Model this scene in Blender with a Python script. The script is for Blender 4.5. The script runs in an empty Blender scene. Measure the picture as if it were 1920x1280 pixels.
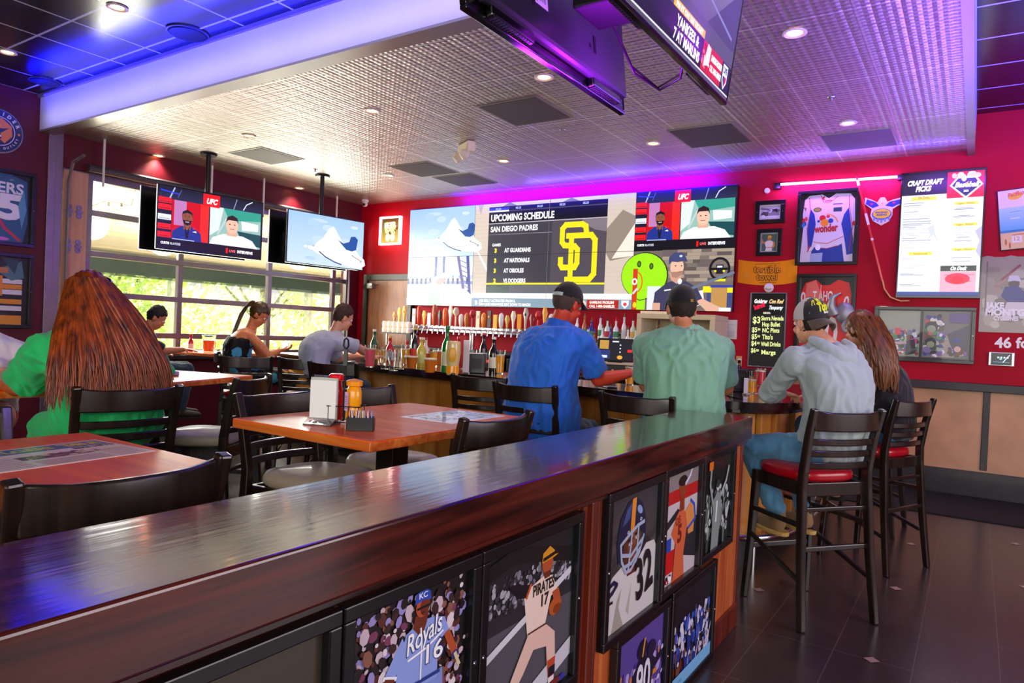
import bpy, bmesh, math, random
from mathutils import Vector, Matrix, noise, Euler
R = math.radians
rnd = random.Random(11)
scene = bpy.context.scene
COL = scene.collection

# ------------------------------------------------------------------ camera
AX = ((0.83209469, 0.04424522, -0.55286597), (0.55289427, 0.01271021, 0.83315447), (0.04389015, -0.99893984, -0.01388683))
EYE = Vector((0, 0, 1.45))
cd = bpy.data.cameras.new('camera'); cam = bpy.data.objects.new('camera', cd); COL.objects.link(cam)
cd.lens = 1311 / 1920 * 36; cd.sensor_width = 36; cd.clip_start = 0.05; cd.clip_end = 200
cam.matrix_world = Matrix(((AX[0][0], -AX[0][1], -AX[0][2], EYE.x), (AX[1][0], -AX[1][1], -AX[1][2], EYE.y),
                           (AX[2][0], -AX[2][1], -AX[2][2], EYE.z), (0, 0, 0, 1)))
scene.camera = cam
vs = scene.view_settings
vs.view_transform = 'Standard'; vs.look = 'None'; vs.gamma = 1; vs.use_curve_mapping = False; vs.exposure = 0.5

def ray(px, py):
    c = ((px - 960) / 1311, (py - 640) / 1311, 1.0)
    return Vector([sum(c[k] * AX[i][k] for k in range(3)) for i in range(3)])
def on_z(px, py, z): r = ray(px, py); return EYE + r * ((z - EYE.z) / r.z)       # where a sight line meets a level
def on_y(px, py, y): r = ray(px, py); return EYE + r * (y / r.y)                 # ... the wall plane Y = y
def on_x(px, py, x): r = ray(px, py); return EYE + r * (x / r.x)
def at_d(px, py, d): return EYE + ray(px, py) * d

# ------------------------------------------------------------------ world, sun
W = bpy.data.worlds.new('world'); scene.world = W; W.use_nodes = True
wn = W.node_tree.nodes; wl = W.node_tree.links
bg = wn['Background']
sky = wn.new('ShaderNodeTexSky'); sky.sky_type = 'HOSEK_WILKIE'; sky.sun_direction = (0.5, 0.45, 0.75); sky.turbidity = 3
mixw = wn.new('ShaderNodeMixRGB'); mixw.inputs[0].default_value = 0.75; mixw.inputs[2].default_value = (1.0, 0.97, 0.93, 1)
wl.new(sky.outputs[0], mixw.inputs[1]); wl.new(mixw.outputs[0], bg.inputs[0]); bg.inputs[1].default_value = 0.8

def sun(d, energy, col):
    l = bpy.data.lights.new('sun', 'SUN'); l.energy = energy; l.color = col; l.angle = R(1)
    o = bpy.data.objects.new('sun', l); COL.objects.link(o); o.rotation_euler = Vector(d).to_track_quat('-Z', 'Y').to_euler(); return o
sun((-0.62, -0.35, -0.8), 15.0, (1, .96, .88))
def area(name, loc, d, sx, sy, energy, col, spread=180, spec=1.0):
    l = bpy.data.lights.new(name, 'AREA'); l.shape = 'RECTANGLE'; l.size = sx; l.size_y = sy; l.energy = energy; l.color = col; l.spread = R(spread)
    l.specular_factor = spec
    o = bpy.data.objects.new(name, l); COL.objects.link(o); o.location = loc
    o.rotation_euler = Vector(d).to_track_quat('-Z', 'Y').to_euler(); return o
WARM = (1, .82, .62); BLUE = (.10, .08, 1.0); PURP = (.42, .05, 1.0)
# daylight coming in through the garage door windows (portal sized); the front and side lamps are added fill
area('window_daylight', (-8.45, 6.0, 2.15), (1, -.05, -.12), 4.0, 1.9, 105, (1, 1, .9), 150, .1)
area('front_fill_light', (.5, -2.6, 2.2), (-.35, 1, -.08), 6.0, 2.2, 130, (1, .95, .9), 170, .3)  # added fill from the unseen front, no source of its own
area('side_fill_light', (4.2, 4.0, 2.0), (-1, .15, -.1), 4.0, 2.0, 80, (1, .88, .95), 170, .3)  # added fill from the unseen right side
# the coloured led strips: on the ceiling beam, above the video wall; the edge, wall wash and television lamps are added for tint
def strip_light(name, a, b, d, w, energy, col):
    a, b = Vector(a), Vector(b); l = area(name, (a + b) / 2, d, (b - a).length, w, energy, col)
    z = -Vector(d).normalized(); x = (b - a).normalized(); y = z.cross(x).normalized()
    l.rotation_euler = Matrix((x, y, z)).transposed().to_euler(); return l
strip_light('beam_led_light', (-8.6, 3.36, 3.55), (-1.2, 3.36, 3.55), (0, .8, .35), .1, 9, (.40, .38, 1))
strip_light('beam_led_light', (-8.4, 3.30, 3.66), (-1.8, 3.30, 3.66), (0, .25, 1), .1, 85, (.0, .003, 1))
strip_light('wall_led_light', (-6.6, 8.2, 3.38), (-2.7, 8.2, 3.38), (0, .9, .25), .06, 150, (.03, 0, 1))
strip_light('wall_led_light', (-5.2, 8.05, 3.38), (-.2, 8.05, 3.38), (0, .1, 1), .1, 14, (.12, .09, 1))
strip_light('edge_tint_light', (-.2, 3.9, 2.75), (-.2, 7.6, 2.75), (-.45, 0, .9), .3, 46, (.20, .08, 1))  # added violet lamp hung below the tin ceiling to colour it
strip_light('ceiling_led_light', (.5, 5.0, 3.3), (.5, 8.0, 3.3), (0, .1, 1), .2, 60, (.0, .005, 1))
strip_light('tube_led_light', (-2.0, 8.28, 3.24), (-.75, 8.28, 3.24), (0, .9, -.5), .05, 9, (.36, .08, 1))
strip_light('wall_tint_light', (-.6, 7.7, 3.3), (1.6, 7.7, 3.3), (0, .9, -.35), .1, 10, (.30, .05, 1))  # added violet wash for the wall's upper right, no fixture
area('tv_back_tint_light', (-1.33, 2.9, 2.55), (-.4, 0, .9), .2, 1.2, 30, (.45, .02, 1))  # added lamp between the televisions that turns their backs purple
area('tv_bezel_tint_light', (-.55, 3.0, 2.2), (-.5, -.1, .9), .2, 1.0, 5, (.6, .05, 1))  # added mid-air lamp for purple on the television bezel
area('floor_wash_light', (1.5, 3.2, 3.3), (-.2, .3, -1), .6, .6, 25, (.3, .2, 1))

# ------------------------------------------------------------------ colours and materials
def lin(h):
    if not isinstance(h, str): return tuple(h)[:3] + (1,)
    h = h.lstrip('#'); o = []
    for i in (0, 2, 4):
        c = int(h[i:i + 2], 16) / 255; o.append(c / 12.92 if c <= .04045 else ((c + .055) / 1.055) ** 2.4)
    return tuple(o) + (1,)
MATS = {}
def nt(name):
    m = bpy.data.materials.new(name); m.use_nodes = True; MATS[name] = m
    return m, m.node_tree.nodes, m.node_tree.links, m.node_tree.nodes['Principled BSDF']
def mat(name, col, rough=.5, metal=0, emit=0, ecol=None, alpha=1, trans=0, ior=1.45, coat=0, bump=0, bscale=40, var=0, vscale=6, stretch=(1, 1, 1), sheen=0):
    if name in MATS: return MATS[name]
    m, n, l, b = nt(name)
    c = lin(col); b.inputs['Base Color'].default_value = c; b.inputs['Roughness'].default_value = rough
    b.inputs['Metallic'].default_value = metal; b.inputs['IOR'].default_value = ior
    b.inputs['Transmission Weight'].default_value = trans; b.inputs['Coat Weight'].default_value = coat; b.inputs['Coat Roughness'].default_value = .08
    b.inputs['Sheen Weight'].default_value = sheen
    if alpha < 1: b.inputs['Alpha'].default_value = alpha
    if emit: b.inputs['Emission Color'].default_value = lin(ecol or col); b.inputs['Emission Strength'].default_value = emit
    if bump or var:
        tc = n.new('ShaderNodeTexCoord'); mp = n.new('ShaderNodeMapping'); mp.inputs['Scale'].default_value = stretch
        l.new(tc.outputs['Object'], mp.inputs[0])
    if bump:
        t = n.new('ShaderNodeTexNoise'); t.inputs['Scale'].default_value = bscale; t.inputs['Detail'].default_value = 4; l.new(mp.outputs[0], t.inputs[0])
        bp = n.new('ShaderNodeBump'); bp.inputs['Strength'].default_value = bump; bp.inputs['Distance'].default_value = .01
        l.new(t.outputs[0], bp.inputs['Height']); l.new(bp.outputs[0], b.inputs['Normal'])
    if var:
        t = n.new('ShaderNodeTexNoise'); t.inputs['Scale'].default_value = vscale; t.inputs['Detail'].default_value = 5; l.new(mp.outputs[0], t.inputs[0])
        cr = n.new('ShaderNodeValToRGB'); cr.color_ramp.elements[0].position = .3; cr.color_ramp.elements[1].position = .7
        cr.color_ramp.elements[0].color = tuple(x * (1 - var) for x in c[:3]) + (1,); cr.color_ramp.elements[1].color = tuple(min(1, x * (1 + var * .7)) for x in c[:3]) + (1,)
        l.new(t.outputs[0], cr.inputs[0]); l.new(cr.outputs[0], b.inputs['Base Color'])
    return m
def vcol_mat(name, emit=0, rough=.45, coat=0):
    m, n, l, b = nt(name)
    a = n.new('ShaderNodeVertexColor'); a.layer_name = 'Col'
    b.inputs['Roughness'].default_value = rough; b.inputs['Coat Weight'].default_value = coat
    if emit:
        b.inputs['Base Color'].default_value = (.01, .01, .012, 1); l.new(a.outputs[0], b.inputs['Emission Color']); b.inputs['Emission Strength'].default_value = emit
    else: l.new(a.outputs[0], b.inputs['Base Color'])
    return m
PRINT = vcol_mat('printed_picture', 0, .35, .3); SCREEN = vcol_mat('lit_screen', .92, .25); BACKLIT = vcol_mat('backlit_panel', 1.0, .3); CHALK = vcol_mat('glowing_chalk_lettering', .9, .8)  # the chalk lettering is given a glow of its own

def wood(name, c0, c1, axis=0, rough=.3, coat=.4, scale=1.0, bump=.05, plank=0):
    m, n, l, b = nt(name)
    tc = n.new('ShaderNodeTexCoord'); mp = n.new('ShaderNodeMapping'); s = [14 * scale] * 3; s[axis] = 1.0 * scale; mp.inputs['Scale'].default_value = s
    l.new(tc.outputs['Object'], mp.inputs[0])
    t = n.new('ShaderNodeTexNoise'); t.inputs['Scale'].default_value = 2.2; t.inputs['Detail'].default_value = 8; t.inputs['Distortion'].default_value = .6; l.new(mp.outputs[0], t.inputs[0])
    cr = n.new('ShaderNodeValToRGB'); e = cr.color_ramp.elements; e[0].position = .33; e[1].position = .68; e[0].color = lin(c0); e[1].color = lin(c1)
    l.new(t.outputs[0], cr.inputs[0]); l.new(cr.outputs[0], b.inputs['Base Color'])
    b.inputs['Roughness'].default_value = rough; b.inputs['Coat Weight'].default_value = coat; b.inputs['Coat Roughness'].default_value = .12
    t2 = n.new('ShaderNodeTexNoise'); t2.inputs['Scale'].default_value = 3; t2.inputs['Detail'].default_value = 3; l.new(mp.outputs[0], t2.inputs[0])
    bp = n.new('ShaderNodeBump'); bp.inputs['Strength'].default_value = bump; bp.inputs['Distance'].default_value = .02; l.new(t2.outputs[0], bp.inputs['Height'])
    l.new(bp.outputs[0], b.inputs['Normal']); l.new(bp.outputs[0], b.inputs['Coat Normal'])
    return m

# ------------------------------------------------------------------ mesh helpers
class MB:
    def __init__(s): s.v = []; s.f = []; s.m = []; s.mi = 0; s.T = Matrix()
    def add(s, vs_, fs_, T=None):
        o = len(s.v); T = s.T @ T if T is not None else s.T
        s.v += [tuple(T @ Vector(p)) for p in vs_]; s.f += [tuple(i + o for i in f) for f in fs_]; s.m += [s.mi] * len(fs_); return s
    def box(s, a, b, T=None):
        x0, y0, z0 = a; x1, y1, z1 = b
        return s.add([(x0, y0, z0), (x1, y0, z0), (x1, y1, z0), (x0, y1, z0), (x0, y0, z1), (x1, y0, z1), (x1, y1, z1), (x0, y1, z1)],
                     [(0, 3, 2, 1), (4, 5, 6, 7), (0, 1, 5, 4), (1, 2, 6, 5), (2, 3, 7, 6), (3, 0, 4, 7)], T)
    def bar(s, p, q, w, h, up=(0, 0, 1)):      # rectangular bar from p to q
        p, q = Vector(p), Vector(q); d = (q - p); L = d.length; d.normalize(); u = Vector(up)
        x = d.cross(u); x = x.normalized() if x.length > 1e-5 else Vector((1, 0, 0)); z = x.cross(d)
        T = Matrix((x, d, z)).transposed().to_4x4(); T.translation = p
        return s.box((-w / 2, 0, -h / 2), (w / 2, L, h / 2), T)
    def sweep(s, pts, w, h, up=(0, 0, 1)):       # continuous rectangular section along a path
        pts = [Vector(p) for p in pts]; n = len(pts); vs_ = []; fs_ = []
        for i, p in enumerate(pts):
            d = (pts[min(i + 1, n - 1)] - pts[max(i - 1, 0)]).normalized(); x = d.cross(Vector(up)).normalized(); z = x.cross(d)
            ww = w[i] if isinstance(w, (list, tuple)) else w; hh = h[i] if isinstance(h, (list, tuple)) else h
            for a, c in ((-1, -1), (1, -1), (1, 1), (-1, 1)): vs_.append(tuple(p + x * a * ww / 2 + z * c * hh / 2))
        for i in range(n - 1):
            for k in range(4): fs_.append((i * 4 + k, i * 4 + (k + 1) % 4, i * 4 + 4 + (k + 1) % 4, i * 4 + 4 + k))
        fs_ += [(3, 2, 1, 0), tuple(n * 4 - 4 + k for k in range(4))]
        return s.add(vs_, fs_)
    def tube(s, pts, r, n=8, cap=True):
        pts = [Vector(p) for p in pts]; m = len(pts); vs_ = []; fs_ = []; prev = None
        for i, p in enumerate(pts):
            d = (pts[min(i + 1, m - 1)] - pts[max(i - 1, 0)])
            d = d.normalized() if d.length > 1e-9 else Vector((0, 0, 1))
            if prev is None: x = d.orthogonal().normalized()
            else: x = (prev - d * prev.dot(d)); x = x.normalized() if x.length > 1e-6 else d.orthogonal().normalized()
            prev = x; y = d.cross(x); rr = r[i] if isinstance(r, (list, tuple)) else r
            for k in range(n):
                a = 2 * math.pi * k / n; vs_.append(tuple(p + (x * math.cos(a) + y * math.sin(a)) * rr))
        for i in range(m - 1):
            for k in range(n): fs_.append((i * n + k, i * n + (k + 1) % n, (i + 1) * n + (k + 1) % n, (i + 1) * n + k))
        if cap: fs_ += [tuple(range(n))[::-1], tuple((m - 1) * n + k for k in range(n))]
        return s.add(vs_, fs_)
    def lathe(s, prof, n=20, T=None, cap=True):    # profile of (r, z)
        vs_ = []; fs_ = []
        for r_, z in prof:
            for k in range(n): a = 2 * math.pi * k / n; vs_.append((r_ * math.cos(a), r_ * math.sin(a), z))
        for i in range(len(prof) - 1):
            for k in range(n): fs_.append((i * n + k, i * n + (k + 1) % n, (i + 1) * n + (k + 1) % n, (i + 1) * n + k))
        if cap:
            fs_.append(tuple(range(n))[::-1]); fs_.append(tuple((len(prof) - 1) * n + k for k in range(n)))
        return s.add(vs_, fs_, T)
    def prism(s, poly, z0, z1, T=None):
        n = len(poly); vs_ = [(x, y, z0) for x, y in poly] + [(x, y, z1) for x, y in poly]
        fs_ = [tuple(range(n))[::-1], tuple(range(n, 2 * n))] + [(i, (i + 1) % n, n + (i + 1) % n, n + i) for i in range(n)]
        return s.add(vs_, fs_, T)
    def ball(s, c, r, nu=12, nv=8, rot=None):
        r = (r, r, r) if not isinstance(r, (tuple, list)) else r; vs_ = []; fs_ = []
        for j in range(1, nv):
            t = math.pi * j / nv
            for k in range(nu): a = 2 * math.pi * k / nu; vs_.append(Vector((r[0] * math.sin(t) * math.cos(a), r[1] * math.sin(t) * math.sin(a), r[2] * math.cos(t))))
        vs_ += [Vector((0, 0, r[2])), Vector((0, 0, -r[2]))]; N = len(vs_)
        for j in range(nv - 2):
            for k in range(nu): fs_.append((j * nu + k, (j + 1) * nu + k, (j + 1) * nu + (k + 1) % nu, j * nu + (k + 1) % nu))
        for k in range(nu): fs_.append((N - 2, k, (k + 1) % nu)); fs_.append((N - 1, (nv - 2) * nu + (k + 1) % nu, (nv - 2) * nu + k))
        if rot is not None: vs_ = [rot @ p for p in vs_]
        return s.add([tuple(p + Vector(c)) for p in vs_], fs_)
    def loft(s, rings, n=20):      # ring = (centre, half width, half depth, side vector, depth vector)
        vs_ = []; fs_ = []; m = len(rings)
        for c, a, b, sx, sy in rings:
            for k in range(n):
                t = 2 * math.pi * k / n; cc, ss = math.cos(t), math.sin(t)
                vs_.append(tuple(Vector(c) + Vector(sx) * a * math.copysign(abs(cc) ** .85, cc) + Vector(sy) * b * math.copysign(abs(ss) ** .85, ss)))
        for i in range(m - 1):
            for k in range(n): fs_.append((i * n + k, i * n + (k + 1) % n, (i + 1) * n + (k + 1) % n, (i + 1) * n + k))
        fs_ += [tuple(range(n))[::-1], tuple((m - 1) * n + k for k in range(n))]
        return s.add(vs_, fs_)
    def mesh(s, name, mats):
        me = bpy.data.meshes.new(name); me.from_pydata(s.v, [], s.f); me.update()
        for m in (mats if isinstance(mats, (list, tuple)) else [mats]): me.materials.append(m)
        if isinstance(mats, (list, tuple)):
            for p, i in zip(me.polygons, s.m): p.material_index = i
        return me
    def build(s, name, mats, parent=None, bevel=0, smooth=False, seg=2, T=None):
        o = bpy.data.objects.new(name, s.mesh(name, mats)); COL.objects.link(o)
        bm = bmesh.new(); bm.from_mesh(o.data); bmesh.ops.recalc_face_normals(bm, faces=bm.faces); bm.to_mesh(o.data); bm.free()
        if smooth: smooth_mesh(o.data, smooth if smooth is not True else 40)
        if parent: o.parent = parent
        if T is not None: o.matrix_local = T
        if bevel:
            b = o.modifiers.new('bevel', 'BEVEL'); b.width = bevel; b.segments = seg; b.limit_method = 'ANGLE'; b.angle_limit = R(40)
        return o
def smooth_mesh(me, ang=40):
    for p in me.polygons: p.use_smooth = True
    try: me.set_sharp_from_angle(angle=R(ang))
    except Exception: pass
def thing(name, label, cat, loc=(0, 0, 0), rz=0, group=None, rot=None):
    o = bpy.data.objects.new(name, None); COL.objects.link(o); o.location = loc; o.rotation_euler = rot or (0, 0, rz); o.empty_display_size = .1
    tag(o, label, cat, group); return o
def tag(o, label, cat, group=None, kind=None):
    o['label'] = label; o['category'] = cat
    if group: o['group'] = group
    if kind: o['kind'] = kind
    return o
def struct(o, label=None, cat=None):
    o['kind'] = 'structure'
    if label: o['label'] = label
    if cat: o['category'] = cat
    return o
def copy_tree(o, parent=None):
    c = o.copy(); COL.objects.link(c)
    if parent is not None: c.parent = parent
    for ch in [k for k in KIDS(o)]: copy_tree(ch, c)
    return c
def KIDS(o): return [k for k in bpy.data.objects if k.parent is o]
def frame_matrix(org, u, v):
    u = Vector(u).normalized(); v = Vector(v).normalized(); n = u.cross(v)
    T = Matrix((u, v, n)).transposed().to_4x4(); T.translation = Vector(org); return T

# ------------------------------------------------------------------ flat artwork (prints, screens, lettering)
_tx = {}
def glyphs(body, bold=0):
    k = (body, bold)
    if k in _tx: return _tx[k]
    cu = bpy.data.curves.new('t', 'FONT'); cu.body = body; cu.size = 1; cu.offset = bold; cu.resolution_u = 3
    ob = bpy.data.objects.new('t', cu); COL.objects.link(ob); dg = bpy.context.evaluated_depsgraph_get(); dg.update()
    me = bpy.data.meshes.new_from_object(ob.evaluated_get(dg)); tris = []
    me.calc_loop_triangles()
    for t in me.loop_triangles: tris.append([(me.vertices[i].co.x, me.vertices[i].co.y) for i in t.vertices])
    bpy.data.objects.remove(ob); bpy.data.curves.remove(cu); bpy.data.meshes.remove(me)
    xs = [p[0] for t in tris for p in t] or [0, 1]; _tx[k] = (tris, min(xs), max(xs)); return _tx[k]
class Art:
    STEP = .00012
    def __init__(s, w, h, base=None):
        s.w = w; s.h = h; s.t = []; s.z = 0
        if base: s.rect(0, 0, w, h, base)
    tf = None
    def tri(s, pts, c, z): s.t.append(([(s.tf[0] * p[0] + s.tf[1], s.tf[2] * p[1] + s.tf[3]) for p in pts] if s.tf else pts, c, z))
    def poly(s, pts, c, up=1):
        s.z += up
        if len(pts) <= 4 or True:
            from mathutils.geometry import tessellate_polygon
            for t in tessellate_polygon([[Vector((p[0], p[1], 0)) for p in pts]]): s.tri([tuple(pts[i]) for i in t], c, s.z)
        return s
    def rect(s, x0, y0, x1, y1, c, up=1): return s.poly([(x0, y0), (x1, y0), (x1, y1), (x0, y1)], c, up)
    def grad(s, x0, y0, x1, y1, c0, c1):       # printed colour blend, bottom c0 to top c1
        s.z += 1; s.t.append(([(x0, y0), (x1, y0), (x1, y1)], (c0, c0, c1), s.z)); s.t.append(([(x0, y0), (x1, y1), (x0, y1)], (c0, c1, c1), s.z)); return s
    def ell(s, cx, cy, rx, ry, c, n=18, rot=0, up=1):
        ca, sa = math.cos(rot), math.sin(rot)
        return s.poly([(cx + rx * math.cos(2 * math.pi * k / n) * ca - ry * math.sin(2 * math.pi * k / n) * sa,
                        cy + rx * math.cos(2 * math.pi * k / n) * sa + ry * math.sin(2 * math.pi * k / n) * ca) for k in range(n)], c, up)
    def line(s, pts, w, c, up=1):
        s.z += up
        for a, b in zip(pts, pts[1:]):
            dx, dy = b[0] - a[0], b[1] - a[1]; L = math.hypot(dx, dy) or 1; nx, ny = -dy / L * w / 2, dx / L * w / 2; ex, ey = dx / L * w * .3, dy / L * w * .3
            q = [(a[0] + nx - ex, a[1] + ny - ey), (a[0] - nx - ex, a[1] - ny - ey), (b[0] - nx + ex, b[1] - ny + ey), (b[0] + nx + ex, b[1] + ny + ey)]
            s.tri([q[0], q[1], q[2]], c, s.z); s.tri([q[0], q[2], q[3]], c, s.z); s.z += .02
        return s
    def text(s, body, x, y, size, c, width=None, align='L', shear=0, bold=0, rot=0, sy=1):
        s.z += 1; tr, a, b = glyphs(body, bold); k = size * 1.42; kx = k if width is None else width / max(b - a, 1e-6)
        tw = (b - a) * kx; ox = {'L': 0, 'C': -tw / 2, 'R': -tw}[align]; ca, sa = math.cos(rot), math.sin(rot)
        for t in tr:
            q = []
            for px, py in t:
                X = (px - a) * kx + ox + py * k * shear; Y = py * k * sy; q.append((x + X * ca - Y * sa, y + X * sa + Y * ca))
            s.tri(q, c, s.z)
        return s
    def specks(s, x0, y0, x1, y1, n, cols, r0, r1, seed=1, asp=1.4, up=.25):
        q = random.Random(seed)
        for i in range(n):
            r = q.uniform(r0, r1); s.ell(q.uniform(x0 + r, x1 - r), q.uniform(y0 + r * asp, y1 - r * asp), r, r * q.uniform(.6, asp), q.choice(cols), 7, q.uniform(-.5, .5), up)
        return s
    def clip(s, x0, y0, x1, y1):
        out = Art(x1 - x0, y1 - y0)
        for pts, c, z in s.t:
            P = [tuple(p) for p in pts]
            for ax, lim, sg in ((0, x0, 1), (0, x1, -1), (1, y0, 1), (1, y1, -1)):
                Q = []
                for i in range(len(P)):
                    a, b = P[i], P[(i + 1) % len(P)]; ia, ib = (a[ax] - lim) * sg >= 0, (b[ax] - lim) * sg >= 0
                    if ia: Q.append(a)
                    if ia != ib:
                        t = (lim - a[ax]) / (b[ax] - a[ax]); Q.append((a[0] + (b[0] - a[0]) * t, a[1] + (b[1] - a[1]) * t))
                P = Q
                if not P: break
            for i in range(1, len(P) - 1): out.t.append(([(p[0] - x0, p[1] - y0) for p in (P[0], P[i], P[i + 1])], c if isinstance(c, str) or len(c) != 3 or not isinstance(c[0], str) else c[0], z))
        out.z = s.z; return out
    def build(s, name, m, parent, T, step=None, rim=.002, curve=None):
        st = step or s.STEP; vs_ = []; fs_ = []; cs = []
        for pts, c, z in s.t:
            o = len(vs_); area2 = (pts[1][0] - pts[0][0]) * (pts[2][1] - pts[0][1]) - (pts[1][1] - pts[0][1]) * (pts[2][0] - pts[0][0])
            if abs(area2) < 1e-10: continue
            multi = not isinstance(c, str) and len(c) == 3 and isinstance(c[0], str); cl = list(c) if multi else [c] * 3; pl = list(pts)
            if area2 < 0: pl.reverse(); cl.reverse()
            for p in pl: vs_.append((p[0], p[1], z * st + (curve(p[0], p[1]) if curve else 0)))
            fs_.append((o, o + 1, o + 2)); cs += [lin(x) for x in cl]
        me = bpy.data.meshes.new(name); me.from_pydata(vs_, [], fs_); me.materials.append(m)
        ca = me.color_attributes.new('Col', 'FLOAT_COLOR', 'POINT')
        for i, c in enumerate(cs): ca.data[i].color = c
        ob = bpy.data.objects.new(name, me); COL.objects.link(ob)
        if parent: ob.parent = parent
        ob.matrix_local = T; return ob
# ================================================================== the room
XW, YB, ZC, ZU, YS, XR = -8.75, 8.42, 3.478, 3.84, 3.65, -.13
def math_node(n, op, a=None, b=None):
    m = n.new('ShaderNodeMath'); m.operation = op
    if isinstance(a, (int, float)): m.inputs[0].default_value = a
    if isinstance(b, (int, float)): m.inputs[1].default_value = b
    return m
def wired(n, l, op, a, b=None):
    m = n.new('ShaderNodeMath'); m.operation = op
    for i, q in enumerate((a, b)):
        if q is None: continue
        if isinstance(q, (int, float)): m.inputs[i].default_value = q
        else: l.new(q, m.inputs[i])
    return m.outputs[0]
def red_paint():
    m, n, l, b = nt('red_wall_paint'); tc = n.new('ShaderNodeTexCoord'); t = n.new('ShaderNodeTexNoise'); t.inputs['Scale'].default_value = 1.3; t.inputs['Detail'].default_value = 6
    l.new(tc.outputs['Object'], t.inputs[0]); cr = n.new('ShaderNodeValToRGB'); cr.color_ramp.elements[0].color = lin('#a4041f'); cr.color_ramp.elements[1].color = lin('#c00728')
    l.new(t.outputs[0], cr.inputs[0]); l.new(cr.outputs[0], b.inputs['Base Color']); b.inputs['Roughness'].default_value = .6; b.inputs['Specular IOR Level'].default_value = .2
    t2 = n.new('ShaderNodeTexNoise'); t2.inputs['Scale'].default_value = 160; l.new(tc.outputs['Object'], t2.inputs[0]); bp = n.new('ShaderNodeBump'); bp.inputs['Strength'].default_value = .12; bp.inputs['Distance'].default_value = .004
    l.new(t2.outputs[0], bp.inputs['Height']); l.new(bp.outputs[0], b.inputs['Normal']); return m
RED = red_paint(); DARKRED = mat('dark_red_wall_paint', '#5a0418', .5, bump=.1, bscale=120, var=.12)
BLACKM = mat('black_metal', '#0b0b0c', .35, bump=.03); DGREY = mat('dark_grey_paint', '#2b2a2e', .5, var=.15); WHITE = mat('white_plastic', '#e8e6e0', .4)
ALU = mat('brushed_aluminium', '#8f8690', .32, .75, var=.1); CHROME = mat('chrome', '#d8d8dc', .12, 1); STEEL = mat('stainless_steel', '#a8a8ac', .28, 1)
def tin():
    m, n, l, b = nt('pressed_tin'); tc = n.new('ShaderNodeTexCoord'); sp = n.new('ShaderNodeSeparateXYZ'); l.new(tc.outputs['Object'], sp.inputs[0])
    def wave(o, period, ph=0.0):       # 0..1 triangle distance from a line that repeats every period
        f = wired(n, l, 'FRACT', wired(n, l, 'ADD', wired(n, l, 'DIVIDE', o, period), ph)); return wired(n, l, 'MULTIPLY', wired(n, l, 'ABSOLUTE', wired(n, l, 'SUBTRACT', f, .5)), 2)
    P = .61 / 4
    fx, fy = wave(sp.outputs[0], P), wave(sp.outputs[1], P)
    dome = wired(n, l, 'MULTIPLY', wired(n, l, 'SUBTRACT', 1, wired(n, l, 'POWER', fx, 3)), wired(n, l, 'SUBTRACT', 1, wired(n, l, 'POWER', fy, 3)))
    dia = wired(n, l, 'GREATER_THAN', wired(n, l, 'ADD', wave(sp.outputs[0], P, .5), wave(sp.outputs[1], P, .5)), 1.45)
    fx2, fy2 = wave(sp.outputs[0], P / 3), wave(sp.outputs[1], P / 3)
    bead = wired(n, l, 'MULTIPLY', wired(n, l, 'SUBTRACT', 1, fx2), wired(n, l, 'SUBTRACT', 1, fy2))
    h = wired(n, l, 'ADD', wired(n, l, 'MULTIPLY', dome, .55), wired(n, l, 'ADD', wired(n, l, 'MULTIPLY', dia, .8), wired(n, l, 'MULTIPLY', bead, .9)))
    gx, gy = wave(sp.outputs[0], .61, .14), wave(sp.outputs[1], 1.22, .22)
    seam = wired(n, l, 'MAXIMUM', wired(n, l, 'GREATER_THAN', gx, .975), wired(n, l, 'GREATER_THAN', gy, .987))
    bp = n.new('ShaderNodeBump'); bp.inputs['Strength'].default_value = .62; bp.inputs['Distance'].default_value = .014; l.new(h, bp.inputs['Height'])
    l.new(bp.outputs[0], b.inputs['Normal'])
    mx = n.new('ShaderNodeMixRGB'); mx.inputs[1].default_value = lin('#b9b0a6'); mx.inputs[2].default_value = lin('#e6e2dc'); l.new(seam, mx.inputs[0]); l.new(mx.outputs[0], b.inputs['Base Color'])
    b.inputs['Metallic'].default_value = .7; b.inputs['Roughness'].default_value = .36; return m
TIN = tin()
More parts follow.
